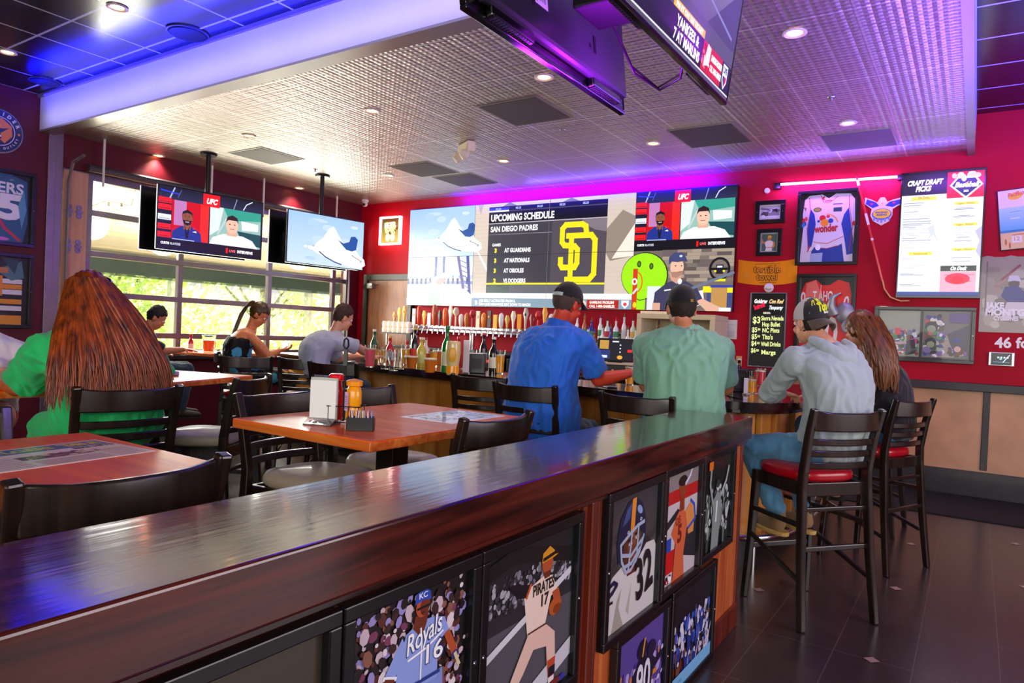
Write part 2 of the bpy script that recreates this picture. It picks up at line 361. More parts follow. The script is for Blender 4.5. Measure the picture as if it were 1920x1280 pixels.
def grid_tiles(name, base, line, sx, sy, w, rough, ox=0, oy=0, lrough=None, var=.15):
    m, n, l, b = nt(name); tc = n.new('ShaderNodeTexCoord'); sp = n.new('ShaderNodeSeparateXYZ'); l.new(tc.outputs['Object'], sp.inputs[0])
    def ln(o, s, off):
        f = wired(n, l, 'FRACT', wired(n, l, 'DIVIDE', wired(n, l, 'SUBTRACT', o, off - w / 2 - 50 * s), s)); return wired(n, l, 'LESS_THAN', f, w / s)
    g = wired(n, l, 'MAXIMUM', ln(sp.outputs[0], sx, ox), ln(sp.outputs[1], sy, oy))
    t = n.new('ShaderNodeTexNoise'); t.inputs['Scale'].default_value = 2.5; t.inputs['Detail'].default_value = 7; l.new(tc.outputs['Object'], t.inputs[0])
    cr = n.new('ShaderNodeValToRGB'); c = lin(base); cr.color_ramp.elements[0].position = .3; cr.color_ramp.elements[1].position = .7
    cr.color_ramp.elements[0].color = tuple(x * (1 - var) for x in c[:3]) + (1,); cr.color_ramp.elements[1].color = tuple(x * (1 + var) for x in c[:3]) + (1,); l.new(t.outputs[0], cr.inputs[0])
    mx = n.new('ShaderNodeMixRGB'); l.new(cr.outputs[0], mx.inputs[1]); mx.inputs[2].default_value = lin(line); l.new(g, mx.inputs[0]); l.new(mx.outputs[0], b.inputs['Base Color'])
    bp = n.new('ShaderNodeBump'); bp.inputs['Strength'].default_value = .3; bp.inputs['Distance'].default_value = .003; bp.invert = True; l.new(g, bp.inputs['Height']); l.new(bp.outputs[0], b.inputs['Normal'])
    b.inputs['Roughness'].default_value = rough; return m
FLOORM = grid_tiles('slate_floor_tile', '#3a2d2a', '#57463f', .33, .59, .005, .24, -.34 + .165, 3.65)
UPPER = grid_tiles('black_ceiling_tile', '#17161a', '#cfcfd4', .61, .61, .022, .22, -.2, 3.36)

def stbox(name, a, b, m, bevel=0):
    o = MB().box(a, b).build(name, m, bevel=bevel); struct(o); return o
stbox('floor', (-9.2, -3.2, -.1), (4.6, YB, 0), FLOORM)
# accent insets of the floor
g = MB()
for i in range(-9, 6):
    for j in range(-1, 5):
        x = -.34 + i * .66; y = 3.65 + j * 1.18 - (.59 if i % 2 else 0)
        g.add([(x - .035, y, .002), (x, y - .035, .002), (x + .035, y, .002), (x, y + .035, .002)], [(0, 1, 2, 3)])
o = g.build('trim_1', mat('pale_stone_inset', '#a58478', .35)); struct(o, 'small pale stone diamonds set into the dark floor tiles')
wb = MB(); wb.box((XW - .3, YB, 0), (4.6, YB + .15, ZU)); o = wb.build('wall_back', RED); struct(o)
# door in the back wall
d = thing('door_1', 'brown wooden door in a black frame beside the garage window', 'door', (-8.57, YB, 0)); d['kind'] = 'structure'
DW = wood('brown_door_veneer', '#6b3416', '#9a5a2c', 2, .4, .2)
MB().box((.09, -.035, .01), (1.0, -.005, 2.2)).build('door_panel', DW, d, .003)
f = MB(); f.box((0, -.07, 0), (.09, .0, 2.3)); f.box((1.0, -.07, 0), (1.09, .0, 2.3)); f.box((.09, -.07, 2.2), (1.0, .0, 2.3)); f.build('door_frame', BLACKM, d, .004)
c_ = MB(); c_.box((.13, -.12, 2.06), (.25, -.035, 2.15)); c_.bar((.2, -.1, 2.1), (.48, -.2, 2.13), .025, .012); c_.build('door_closer', STEEL, d, .006)
h_ = MB(); h_.box((.88, -.05, .95), (.93, -.035, 1.15)); h_.tube([(.905, -.05, 1.05), (.905, -.1, 1.05), (.80, -.1, 1.05)], .01); h_.build('door_handle', STEEL, d)
# left wall: pier, header and sill around the garage window
lw = MB(); lw.box((XW - .2, -3.2, 0), (XW, 3.72, ZU)); lw.box((XW - .2, 3.72, 3.10), (XW, YB, ZU)); lw.box((XW - .2, 3.72, 0), (XW, YB, .96)); lw.box((XW - .2, 8.2, .96), (XW, YB, 3.10))
o = lw.build('wall_left', DARKRED); struct(o)
cp = MB(); cp.box((XW, 3.62, .0), (XW + .03, 3.70, 3.478)); cp.box((XW - .02, 3.69, .0), (XW + .01, 3.78, 3.478)); o = cp.build('trim_2', ALU, bevel=.004); struct(o, 'steel corner guard at the end of the dark red pier')
# ceilings
o = MB().box((-9.2, -3.2, ZU), (4.6, YB, ZU + .1)).build('ceiling', UPPER); struct(o)
cl = MB(); cl.box((XW, YS, ZC), (XR, YB, ZC + .03)); o = cl.build('ceiling_tin', TIN); struct(o, 'pressed tin drop ceiling over the bar')
bmw = mat('white_beam_paint', '#d9d6dd', .45, bump=.05, var=.06, vscale=1.4)
bb = MB(); bb.box((XW, YS - .12, ZC - .035), (XR, YS, ZU)); bb.box((XR - .03, YS, ZC - .02), (XR + .03, YB, ZU)); o = bb.build('trim_3', bmw, bevel=.006); struct(o, 'white painted beam on the edge of the drop ceiling')
tr = MB(); tr.box((XW, YS - .125, ZC - .05), (XR + .035, YS + .03, ZC - .03)); tr.box((XW, YS - .15, ZU - .035), (XR + .05, YS - .11, ZU - .002)); tr.box((XR - .03, YS, ZC - .05), (XR + .035, YB, ZC - .018))
o = tr.build('trim_4', mat('grey_angle_trim', '#8d8678', .35, .4)); struct(o, 'grey metal angle along the edges of the white beam')
# led strips (real emitting tape that goes with the coloured light)
def led(name, a, b, w, col, e, label):
    m = mat('led_' + name, col, .5, emit=e, ecol=col); o = MB().bar(a, b, w, .012).build('led_strip', m); tag(o, label, 'light strip'); return o
led('blue', (-8.6, 3.51, ZU - .03), (-1.0, 3.51, ZU - .03), .02, '#2a22ff', 3, 'thin blue led tape along the top of the white ceiling beam')
led('violet', (-7.6, 8.385, 3.31), (-2.45, 8.385, 3.31), .02, '#4a1cff', .8, 'thin violet led tape on top of the video wall')
# back wall wainscot
MAPLE = mat('maple_panel', '#c8946c', .4, coat=.3, var=.18, vscale=3.5)
w_ = MB(); x = -2.4; 
o = MB().box((-2.6, YB - .03, .26), (4.6, YB - .001, 1.06)).build('trim_5', MAPLE); struct(o, 'pale maple panels along the foot of the red wall')
w_.box((-2.6, YB - .10, 1.06), (4.6, YB - .001, 1.14)); w_.box((-2.6, YB - .05, .0), (4.6, YB - .002, .26))
for x in (-2.5, -1.33, .11, 1.5, 2.8): w_.box((x - .03, YB - .045, .28), (x + .03, YB - .002, 1.08))
o = w_.build('trim_6', mat('dark_stained_trim', '#2f2a2c', .4, coat=.2, var=.2), bevel=.005); struct(o, 'dark ledge, battens and base board of the maple panelling')
o = MB().box((-1.3, 7.25, 0), (4.6, YB - .06, .012)).build('floor_mat', mat('black_rubber', '#060607', .75, bump=.3, bscale=90), bevel=.004); tag(o, 'long black rubber mat along the foot of the maple panels', 'mat')
# the room's right and front sides (behind the photographer), with openings added between piers to let fill light in
fr = MB(); fr.box((4.45, -3.2, 0), (4.6, .8, ZU)); fr.box((4.45, 6.4, 0), (4.6, YB, ZU)); fr.box((4.45, .8, 3.1), (4.6, 6.4, ZU)); fr.box((4.45, .8, 0), (4.6, 6.4, .8)); o = fr.build('wall_right', RED); struct(o)
fr = MB(); fr.box((-9.2, -3.2, 0), (-3.4, -3.05, ZU)); fr.box((3.6, -3.2, 0), (4.6, -3.05, ZU)); fr.box((-3.4, -3.2, 3.3), (3.6, -3.05, ZU)); o = fr.build('wall_front', RED); struct(o)

# ------------------------------------------------------------------ garage window
gw = thing('window_1', 'glass garage door with aluminium rails looking onto the patio', 'window', (XW, 3.8, 0)); gw['kind'] = 'structure'
fm = MB(); Y0, Y1 = .0, 4.40
for z in (.99, 1.20, 1.68, 2.16, 2.64, 3.06):
    hgt = .07 if z < 3.0 else .09
    fm.box((-.09, Y0, z - hgt / 2), (-.03, Y1, z + hgt / 2))
ymull = [on_x(p, 560, XW).y - 3.8 for p in (340, 508, 628)]
for y in [.30] + ymull:
    fm.box((-.10, y - .035, .95), (-.035, y + .035, 3.08))
fm.box((-.1, Y0, .95), (-.02, Y0 + .04, 3.1)); fm.box((-.1, Y1 - .04, .95), (-.02, Y1, 3.1))
fm.build('window_frame', ALU, gw, .005)
MB().box((-.07, Y0 + .05, 1.0), (-.064, Y1 - .05, 3.05)).build('window_pane', mat('window_glass', '#f4fbf6', .02, trans=1, alpha=.16, ior=1.2), gw)
MB().box((-.06, -.02, .90), (.10, Y1 + .04, .955)).build('window_sill', DGREY, gw, .006)
jb = MB(); jb.box((-.03, .0, .955), (.0, .26, 3.08)); jb.build('side_jamb', wood('tan_jamb', '#b98a6e', '#caa086', 2, .4, .2, .4, .01), gw)
hi = MB()
for z in (1.45, 1.72, 2.22, 2.62):
    for y in (.06, .17):
        hi.box((.0, y - .035, z - .02), (.02, y + .035, z + .012)); hi.lathe([(.0, 0), (.032, .0), (.03, .012), (0, .014)], 12, Matrix.Translation((.0, y, z + .045)) @ Matrix.Rotation(R(90), 4, 'Y')); hi.lathe([(.0, 0), (.032, .0), (.03, .012), (0, .014)], 12, Matrix.Translation((.0, y, z - .05)) @ Matrix.Rotation(R(90), 4, 'Y'))
hi.build('track_hinge', mat('zinc_hinge', '#8a7fae', .35, .6), gw)
tk = MB(); tk.tube([(.06, .02, .96), (.06, .02, 2.95), (.16, .02, 3.15), (.4, .02, 3.2)], .018, 6); tk.tube([(.06, Y1 - .06, .96), (.06, Y1 - .06, 2.95), (.16, Y1 - .06, 3.15)], .018, 6); tk.build('door_track', ALU, gw)
sh = MB(); sh.lathe([(.045, 0), (.045, 4.1)], 12, Matrix.Translation((.12, .2, 3.13)) @ Matrix.Rotation(R(-90), 4, 'X')); sh.build('spring_shaft', mat('galvanised_shaft', '#5c5860', .4, .6), gw)
for px, yt in ((180, 265), (389, 312), (483, 336), (629, 368)):
    p = on_z(px, yt, ZC); o = MB().tube([(0, 0, 0), (0, 0, -.55)], .014, 8).build('track_hanger', WHITE)
    o.location = (max(p.x, XW + .2), p.y, ZC); tag(o, 'slim white steel rod hanging from the tin ceiling near the garage window', 'hanger', 'garage track hangers')

# ------------------------------------------------------------------ patio and trees outside
PAT = mat('patio_concrete', '#b9b2a2', .7, var=.1)
o = stbox('patio_floor', (-15, 1.5, -.15), (-8.96, 15, -.05), PAT)
pc_ = MB(); pc_.add([(-12.75, 2.2, 2.50), (-8.96, 2.2, 3.34), (-8.96, 15, 3.34), (-12.75, 15, 2.50), (-12.75, 2.2, 2.58), (-8.96, 2.2, 3.42), (-8.96, 15, 3.42), (-12.75, 15, 2.58)], [(0, 3, 2, 1), (4, 5, 6, 7), (0, 1, 5, 4), (1, 2, 6, 5), (2, 3, 7, 6), (3, 0, 4, 7)]); struct(pc_.build('patio_ceiling', mat('cream_patio_ceiling', '#fbf2d6', .6, var=.05)))
pb = MB(); pb.box((-12.75, 2.2, 2.13), (-12.5, 15, 2.52)); pb.build('patio_beam', mat('dark_green_beam', '#24372c', .5, var=.2)); struct(bpy.data.objects['patio_beam'], 'dark green beam at the patio edge')
pw = MB(); pw.box((-12.7, 2.2, 2.95), (-12.5, 2.4, 3.3)); 
pc = [(-12.6, 4.2), (-12.6, 7.4), (-12.6, 10.6)]
for i, (x, y) in enumerate(pc):
    o = MB().box((-.07, -.07, 0), (.07, .07, 2.17)).build('patio_post', mat('pale_post_paint', '#c9cfc4', .5), bevel=.01); o.location = (x, y, -.05); tag(o, 'pale square post holding the dark green beam outside the window', 'post', 'patio posts')
pl = MB()
for k in range(4): pl.box((-12.4 + k * .9, 2.4, 2.56 + k * .2), (-12.34 + k * .9, 14.8, 2.59 + k * .2))
o = pl.build('patio_ceiling_seam', mat('cream_seam', '#cfc39c', .6)); o['kind'] = 'structure'
for i, (x, y) in enumerate(((-10.0, 4.6), (-10.4, 6.2), (-10.0, 8.6))):
    t = MB().box((-.06, -.6, -.03), (.06, .6, 0)); o = t.build('tube_lamp', mat('tube_lamp_light', '#fff6dd', .4, emit=6, ecol='#fff3d6'), bevel=.01); o.location = (x, y, 3.34 + (x + 8.96) * .2216 - .012); pl_ = bpy.data.lights.new('patio_tube_light', 'POINT'); pl_.energy = 55; pl_.color = (1, .95, .8); pl_.shadow_soft_size = .2; po_ = bpy.data.objects.new('patio_tube_light', pl_); COL.objects.link(po_); po_.location = (x, y, 2.62)
    tag(o, 'long fluorescent tube under the cream patio ceiling', 'lamp', 'patio tube lamps')
# leafy trees, sunlit
LEAF = mat('sunlit_leaf', '#d2ea88', .5, var=.2, vscale=1.5); LEAF.node_tree.nodes['Principled BSDF'].inputs['Transmission Weight'].default_value = .0
LEAF2 = mat('pale_leaf', '#eef7c4', .5, var=.15, vscale=1.5); BARK = mat('bark', '#6a5a48', .8, bump=.6, bscale=15)
def tree(name, label, x, y, h, r, n, m, seed, low=.4):
    q = random.Random(seed); t = thing(name, label, 'tree', (x, y, -.1), 0, 'trees beyond the patio')
    tk = MB(); tk.tube([(0, 0, 0), (.1, .05, h * .35), (.0, .1, h * .6)], [.16, .12, .05], 8)
    for a in range(5): an = a * 1.26; tk.tube([(.05, .05, h * .3), (math.cos(an) * r * .5, math.sin(an) * r * .5, h * .6)], [.06, .02], 6)
    tk.build('trunk', BARK, t, smooth=True)
    lf = MB(); blobs = [(q.uniform(-.6, .6) * r, q.uniform(-.9, .9) * r, h * q.uniform(low, .85), r * q.uniform(.3, .55)) for _ in range(12)]
    for i in range(n):
        b = q.choice(blobs); d = Vector((q.gauss(0, 1), q.gauss(0, 1), q.gauss(0, 1))).normalized(); p = Vector(b[:3]) + d * b[3] * q.uniform(.6, 1)
        s_ = q.uniform(.06, .15); u = Vector((q.gauss(0, 1), q.gauss(0, 1), q.gauss(0, 1))).normalized(); v = u.orthogonal().normalized(); w = u.cross(v)
        lf.add([tuple(p - v * s_), tuple(p + w * s_ * .5), tuple(p + v * s_), tuple(p - w * s_ * .5 + u * s_ * .2)], [(0, 1, 2, 3)])
    lf.build('foliage', m, t); return t
for i, (x, y, h, r, lab) in enumerate(((-17.5, 5.2, 4.6, 2.3, 'bright sunlit tree seen through the garage window panes nearest the dark pier'), (-18.5, 9.0, 5.2, 2.7, 'bright sunlit tree behind the middle mullion of the garage window'), (-17.8, 13.2, 4.6, 2.6, 'sunlit yellow-green tree behind the two window televisions'), (-17.5, 17.5, 4.8, 2.8, 'sunlit tree beyond the far end of the garage window'), (-20.5, 22.0, 5.5, 3.2, 'pale sunlit tree furthest along beyond the patio'))):
    tree('leafy_tree', lab, x, y, h, r, 5200, LEAF if i % 2 else LEAF2, 40 + i, .12)
hd = MB(); q = random.Random(5)
for i in range(9000):
    p = Vector((q.uniform(-16.2, -15.4), q.uniform(2, 24), abs(q.gauss(0, .55)) + .1)); s_ = q.uniform(.05, .12); u = Vector((q.gauss(0, 1), q.gauss(0, 1), q.gauss(0, 1))).normalized(); v = u.orthogonal().normalized(); w = u.cross(v)
    hd.add([tuple(p - v * s_), tuple(p + w * s_ * .5), tuple(p + v * s_), tuple(p - w * s_ * .5)], [(0, 1, 2, 3)])
o = hd.build('hedge', LEAF); tag(o, 'low sunlit hedge beyond the patio', 'hedge')
o = stbox('ground', (-60, -30, -.4), (-8.9, 60, -.16), mat('dry_grass_ground', '#b9bd7c', .9, var=.2, vscale=.8))

# ------------------------------------------------------------------ ceiling fittings
CANL = mat('warm_can_light', '#ffd9a0', .4, emit=14, ecol='#ffb765'); RIM = mat('white_can_rim', '#efe8dc', .35, .1)
def downlight(px, py, z, label, e=9, warm=True, power=True):
    p = on_z(px, py, z); t = thing('downlight', label, 'ceiling light', (p.x, p.y, z))
    MB().lathe([(.050, -.001), (.075, -.001), (.078, -.008), (.066, -.013), (.050, -.006)], 24, cap=False).build('rim', RIM, t, smooth=True)
    MB().lathe([(.0, -.004), (.048, -.004), (.048, -.002), (0, -.002)], 20, cap=False).build('lamp', CANL, t)
    if power:
        a = bpy.data.lights.new('downlight_lamp', 'SPOT'); a.energy = e; a.color = WARM; a.spot_size = R(110); a.spot_blend = .7; a.shadow_soft_size = .05
        o = bpy.data.objects.new('downlight_lamp', a); COL.objects.link(o); o.location = (p.x, p.y, z - .03)
    return t
for px, py, lab in ((697, 207, 'ceiling spot above the middle of the dining tables'), (467, 254, 'ceiling spot between the grey vent and the white beam'), (297, 291, 'ceiling spot nearest the garage window header'), (1020, 144, 'ceiling spot just beside the hanging television casing'),
                    (1225, 268, 'ceiling spot between two grey ceiling speakers above the video wall'), (944, 301, 'ceiling spot beyond the emergency light'), (728, 328, 'ceiling spot next to the pair of dark vents'), (561, 352, 'small ceiling spot above the two window televisions'),
                    (1490, 61, 'brightest ceiling spot on the violet tin tiles'), (1590, 230, 'ceiling spot beside the square speaker near the wall')):
    downlight(px, py, ZC, 'glowing warm recessed ' + lab, 38)
for px, py, lab in ((220, 13, 'round recessed light in the black ceiling tile beside the blue glow'), (14, 97, 'round recessed light in the black ceiling above the round sign')): downlight(px, py, ZU, lab, 5)
GP = mat('grey_speaker_grille', '#5a544c', .6, .2, bump=.4, bscale=300); GP2 = mat('grey_blue_grille', '#6d6a78', .5, .2, bump=.4, bscale=300)
def ceil_panel(px, py, w, lab, m=GP, dz=.012):
    p = on_z(px, py, ZC); t = thing('ceiling_speaker', lab, 'ceiling panel', (p.x, p.y, ZC))
    MB().box((-w[0], -w[1], -dz), (w[0], w[1], -.001)).build('grille', m, t, .003); 
    f = MB(); a, b = w; f.box((-a - .02, -b - .02, -.008), (a + .02, -b, 0)); f.box((-a - .02, b, -.008), (a + .02, b + .02, 0)); f.box((-a - .02, -b, -.008), (-a, b, 0)); f.box((a, -b, -.008), (a + .02, b, 0)); f.build('frame', mat('tin_grey_frame', '#9c9488', .4, .5), t)
for px, py, w, lab, m in ((985, 209, (.30, .31), 'large square grey speaker grille in the tin ceiling next to the hanging television', GP), (500, 292, (.3, .3), 'square grey vent panel in the tin ceiling above the window televisions', GP),
                          (795, 317, (.3, .3), 'dark grey vent panel, the one of the touching pair nearer the window', mat('dark_vent', '#4a4038', .6, bump=.3, bscale=200)), (872, 337, (.3, .3), 'dark grey vent panel, the one of the touching pair nearer the video wall', MATS['dark_vent']),
                          (1332, 254, (.3, .33), 'square grey speaker grille above the talking heads of the video wall', GP), (1611, 262, (.3, .3), 'square grey-blue speaker grille close to the blue-lit wall edge', GP2)): ceil_panel(px, py, w, lab, m)
for px, py, r, lab in ((352, 61, .17, 'round black speaker in the blue-lit black ceiling'), (85, 152, .15, 'round dark speaker in the black ceiling near the dark red pier')):
    p = on_z(px, py, ZU); t = thing('round_speaker', lab, 'ceiling speaker', (p.x, p.y, ZU)); MB().lathe([(0, -.02), (r * .85, -.02), (r * .9, -.01), (r * .9, 0)], 28, cap=False).build('grille', mat('black_grille', '#08080a', .6, bump=.4, bscale=200), t, smooth=True)
    MB().lathe([(r * .9, -.012), (r, -.012), (r, 0)], 28, cap=False).build('ring', mat('dark_ring', '#3b3b42', .4), t)
p = on_z(875, 268, ZC); t = thing('emergency_light', 'white emergency light with two round lamps under the tin ceiling', 'emergency light', (p.x, p.y, ZC), R(-30))
CREAM = mat('cream_plastic', '#efe2c2', .45)
MB().box((-.15, -.05, -.12), (.15, .05, -.005)).build('housing', CREAM, t, .015)
for s in (-1, 1):
    h = MB(); h.lathe([(0, 0), (.055, .0), (.062, .03), (.03, .09), (0, .09)], 18, Matrix.Translation((s * .09, -.05, -.15)) @ Matrix.Rotation(R(70), 4, 'X') @ Matrix.Translation((0, 0, -.03))); hh = h.build('lamp_head', CREAM, t, smooth=True)
for px, py, zz, nm in ((1559, 183, ZC, 'small metal fire sprinkler under the violet-lit tiles'), (1056, 244, ZC, 'small metal fire sprinkler next to the large speaker grille'), (591, 318, ZC, 'small dark fire sprinkler near the television poles')):
    p = on_z(px, py, zz); t = thing('sprinkler', nm, 'sprinkler', (p.x, p.y, zz)); MB().lathe([(0, 0), (.035, 0), (.033, -.006), (.012, -.01), (.012, -.03), (0, -.03)], 14, cap=False).build('escutcheon', STEEL, t, smooth=True); MB().lathe([(0, -.045), (.022, -.045), (.022, -.042), (0, -.04)], 12, cap=False).build('deflector', STEEL, t)
p = on_z(697, 369, ZC); t = thing('security_camera', 'small white dome security camera in the ceiling corner above the red wall', 'camera', (-8.35, 8.1, ZC))
MB().lathe([(0, 0), (.055, 0), (.055, -.03), (.03, -.04), (0, -.04)], 18, cap=False).build('base', WHITE, t, smooth=True); bl = MB(); bl.ball((0, 0, -.065), .045); bl.build('dome', WHITE, t, smooth=True); bl = MB(); bl.lathe([(0, 0), (.022, 0), (.02, .02), (0, .02)], 12, Matrix.Translation((.02, -.035, -.08)) @ Matrix.Rotation(R(100), 4, 'X')); bl.build('lens', BLACKM, t)
# pendant bulbs on a cord at the garage window
t = thing('bulb_cord', 'string of small clear bulbs on a drooping cord outside the garage window', 'string lights', (-9.2, 3.9, 2.86))
cdp = [(0, .0, -.35), (.0, .35, -.12), (0, .6, .02), (0, .9, .0), (0, 1.0, .42)]; MB().tube(cdp, .006, 5).build('cord', BLACKM, t)
for (x, y, z) in ((0, .12, -.25), (0, .62, .0), (0, .78, .02)): b = MB(); b.tube([(x, y, z), (x, y, z - .05)], .014, 8); b.build('socket', BLACKM, t); b = MB(); b.ball((x, y, z - .085), (.028, .028, .038), 10, 8); b.build('bulb', mat('warm_bulb', '#ffdca8', .3, emit=5, ecol='#ffc27a'), t, smooth=True)
# ================================================================== partition wall with photo frames
CAPW = wood('dark_cap_wood', '#1c0706', '#5a2016', 1, .16, .5, .9, .022)
CAPW.node_tree.nodes['Principled BSDF'].inputs['Coat Roughness'].default_value = .06
CHERRY = wood('cherry_panel', '#a8481c', '#d4753a', 2, .35, .4, .6, .03)
DARKCH = wood('dark_cherry_post', '#4a140a', '#7c2a14', 2, .35, .4, .8, .03)
pt = thing('partition_wall', 'waist-high wooden partition with a thick dark plank cap, hung with framed sports photos', 'partition', (-.97, -1.6, 0))
c_ = MB(); c_.box((-.34, -.2, .955), (.035, 5.27, 1.07)); c_.build('cap', CAPW, pt, .007, seg=3)
c_ = MB(); c_.box((-.325, -.2, .935), (.018, 5.255, .957)); c_.build('cap_molding', CAPW, pt, .004)
MB().box((-.30, -.2, .0), (-.002, 5.20, .94)).build('body_panel', CHERRY, pt)
e = MB(); e.box((-.31, 5.20, 0), (.006, 5.235, .94)); e.build('end_board', DARKCH, pt, .003)
p_ = MB(); p_.box((-.002, 3.475, .0), (.012, 3.50, .94)); p_.box((-.002, 3.52, 0), (.02, 3.555, .94)); p_.box((-.002, 3.58, 0), (.010, 3.60, .94)); p_.build('corner_molding', DARKCH, pt, .003)
MB().box((-.002, -.2, 0), (.012, 5.235, .12)).build('base_board', DARKCH, pt, .004)
SKIN1, SKIN2 = '#b5502a', '#6e2c18'
def art_batter(w, h):       # 0..w, 0..h ; player in powder blue with the club name and 16
    a = Art(w, h, '#140d10'); a.specks(0, 0, w, h, 800, ['#1f1216', '#5a2a22', '#8b5a4a', '#cdb9c4', '#9a8fd0', '#3a2020', '#e3d6dc', '#7a3a5a', '#241418', '#180e12', '#2a161a'], .004, .015, 3, 1.5, .05); a.z += 1; a.poly([(.30 * w, 0), (.34 * w, .30 * h), (.36 * w, .56 * h), (.76 * w, .56 * h), (.78 * w, .30 * h), (.80 * w, 0), (.60 * w, 0), (.56 * w, .22 * h), (.50 * w, 0)], '#7f94d8'); a.tf = (.84, .09 * w, .675, .525 * h)
    B, D = '#8fa4e6', '#5a6bbf'; s = w
    a.poly([(.30 * s, .0), (.33 * s, .26 * h), (.40 * s, .42 * h), (.53 * s, .47 * h), (.66 * s, .46 * h), (.80 * s, .42 * h), (.86 * s, .30 * h), (.77 * s, .27 * h), (.74 * s, .30 * h), (.74 * s, 0)], B)
    a.poly([(.20 * s, .2 * h), (.36 * s, .41 * h), (.42 * s, .30 * h), (.30 * s, .16 * h)], B); a.line([(.20 * s, .195 * h), (.31 * s, .155 * h)], .012, '#f4f4ff')
    a.poly([(.21 * s, .19 * h), (.30 * s, .155 * h), (.25 * s, .0), (.13 * s, .0)], SKIN2)
    a.poly([(.80 * s, .29 * h), (.86 * s, .31 * h), (.97 * s, .12 * h), (.90 * s, .10 * h)], SKIN1); a.ell(.94 * s, .09 * h, .045 * s, .035 * h, '#34356a'); a.line([(.94 * s, .1 * h), (.99 * s, -.0)], .012, '#d8c9a0')
    a.poly([(.46 * s, .44 * h), (.50 * s, .40 * h), (.55 * s, .34 * h), (.60 * s, .44 * h), (.62 * s, .52 * h), (.48 * s, .52 * h)], SKIN2)
    a.ell(.555 * s, .57 * h, .072 * s, .075 * h, SKIN1); a.ell(.575 * s, .565 * h, .05 * s, .065 * h, SKIN2); a.poly([(.47 * s, .60 * h), (.48 * s, .67 * h), (.56 * s, .70 * h), (.63 * s, .66 * h), (.64 * s, .60 * h), (.66 * s, .595 * h), (.56 * s, .615 * h)], '#2c4bb4')
    a.text('KC', .555 * s, .63 * h, .018, '#e8ecff', align='C', bold=.02); a.line([(.50 * s, .563 * h), (.62 * s, .563 * h)], .008, '#1a0c0a'); a.ell(.56 * s, .525 * h, .022 * s, .006 * h, '#4a1512')
    a.line([(.54 * s, .42 * h), (.555 * s, .30 * h), (.555 * s, 0)], .006, '#f0f2ff')
    a.text('Royals', .40 * s, .265 * h, .062, '#26357f', width=.37 * s, rot=.24, shear=.3, bold=.035); a.text('Royals', .405 * s, .268 * h, .062, '#ffffff', width=.37 * s, rot=.24, shear=.3, bold=.012)
    a.line([(.42 * s, .235 * h), (.60 * s, .26 * h), (.78 * s, .325 * h)], .007, '#ffffff')
    a.text('16', .60 * s, .145 * h, .062, '#26357f', bold=.04); a.text('16', .604 * s, .148 * h, .06, '#ffffff', bold=.015)
    a.rect(.36 * s, .03 * h, .76 * s, .055 * h, '#2c3a86'); return a
def art_pitcher(w, h):
    a = Art(w, h, '#54525a'); a.grad(0, .55 * h, w, h, '#2c2b30', '#141618'); a.specks(0, .62 * h, w, .86 * h, 260, ['#7c7c86', '#3b3b42', '#a8a8b0', '#26262a'], .004, .010, 8, up=.1)
    a.line([(0, .42 * h), (.95 * w, .70 * h)], .02, '#d8d8de'); a.line([(.3 * w, .0), (w, .2 * h)], .05, '#cfcfd6'); a.line([(.0, .9 * h), (.3 * w, .95 * h), (w, .8 * h)], .04, '#0e1010')
    J = '#f2d9c8'
    a.poly([(.40 * w, .70 * h), (.47 * w, .72 * h), (.62 * w, .75 * h), (.72 * w, .73 * h), (.80 * w, .62 * h), (.72 * w, .60 * h), (.66 * w, .44 * h), (.46 * w, .42 * h)], J)
    a.poly([(.24 * w, .77 * h), (.27 * w, .79 * h), (.48 * w, .735 * h), (.43 * w, .67 * h), (.34 * w, .69 * h)], '#141018'); a.line([(.43 * w, .67 * h), (.475 * w, .735 * h)], .01, '#c2541c')
    a.poly([(.73 * w, .62 * h), (.81 * w, .63 * h), (.86 * w, .52 * h), (.78 * w, .50 * h)], SKIN1); a.ell(.77 * w, .52 * h, .07 * w, .055 * h, '#b85a22'); a.ell(.80 * w, .50 * h, .05 * w, .03 * h, '#8a3a16')
    a.ell(.66 * w, .82 * h, .065 * w, .06 * h, SKIN1); a.poly([(.59 * w, .83 * h), (.60 * w, .89 * h), (.68 * w, .92 * h), (.74 * w, .88 * h), (.73 * w, .855 * h), (.79 * w, .85 * h), (.74 * w, .84 * h)], '#d99420'); a.line([(.61 * w, .85 * h), (.73 * w, .862 * h)], .01, '#241408')
    a.poly([(.61 * w, .77 * h), (.70 * w, .77 * h), (.69 * w, .73 * h), (.63 * w, .73 * h)], SKIN2)
    a.text('PIRATES', .50 * w, .655 * h, .03, '#221a18', width=.25 * w, bold=.03); a.text('17', .60 * w, .57 * h, .032, '#221a18', bold=.03); a.rect(.46 * w, .425 * h, .67 * w, .45 * h, '#5c2a1e')
    a.poly([(.46 * w, .44 * h), (.67 * w, .44 * h), (.78 * w, .36 * h), (.80 * w, .17 * h), (.70 * w, .17 * h), (.68 * w, .30 * h), (.53 * w, .33 * h), (.42 * w, .22 * h), (.14 * w, .0), (.02 * w, .0), (.28 * w, .22 * h)], '#e8c2b0')
    a.poly([(.70 * w, .20 * h), (.80 * w, .20 * h), (.79 * w, .05 * h), (.73 * w, .05 * h)], '#c04a2a'); a.rect(.72 * w, .09 * h, .80 * w, .15 * h, '#1a1626'); a.rect(.72 * w, .05 * h, .79 * w, .085 * h, '#ece6e4'); a.ell(.79 * w, .035 * h, .085 * w, .02 * h, '#7a2420'); a.ell(.9 * w, .03 * h, .04 * w, .02 * h, '#3a3aa0'); return a
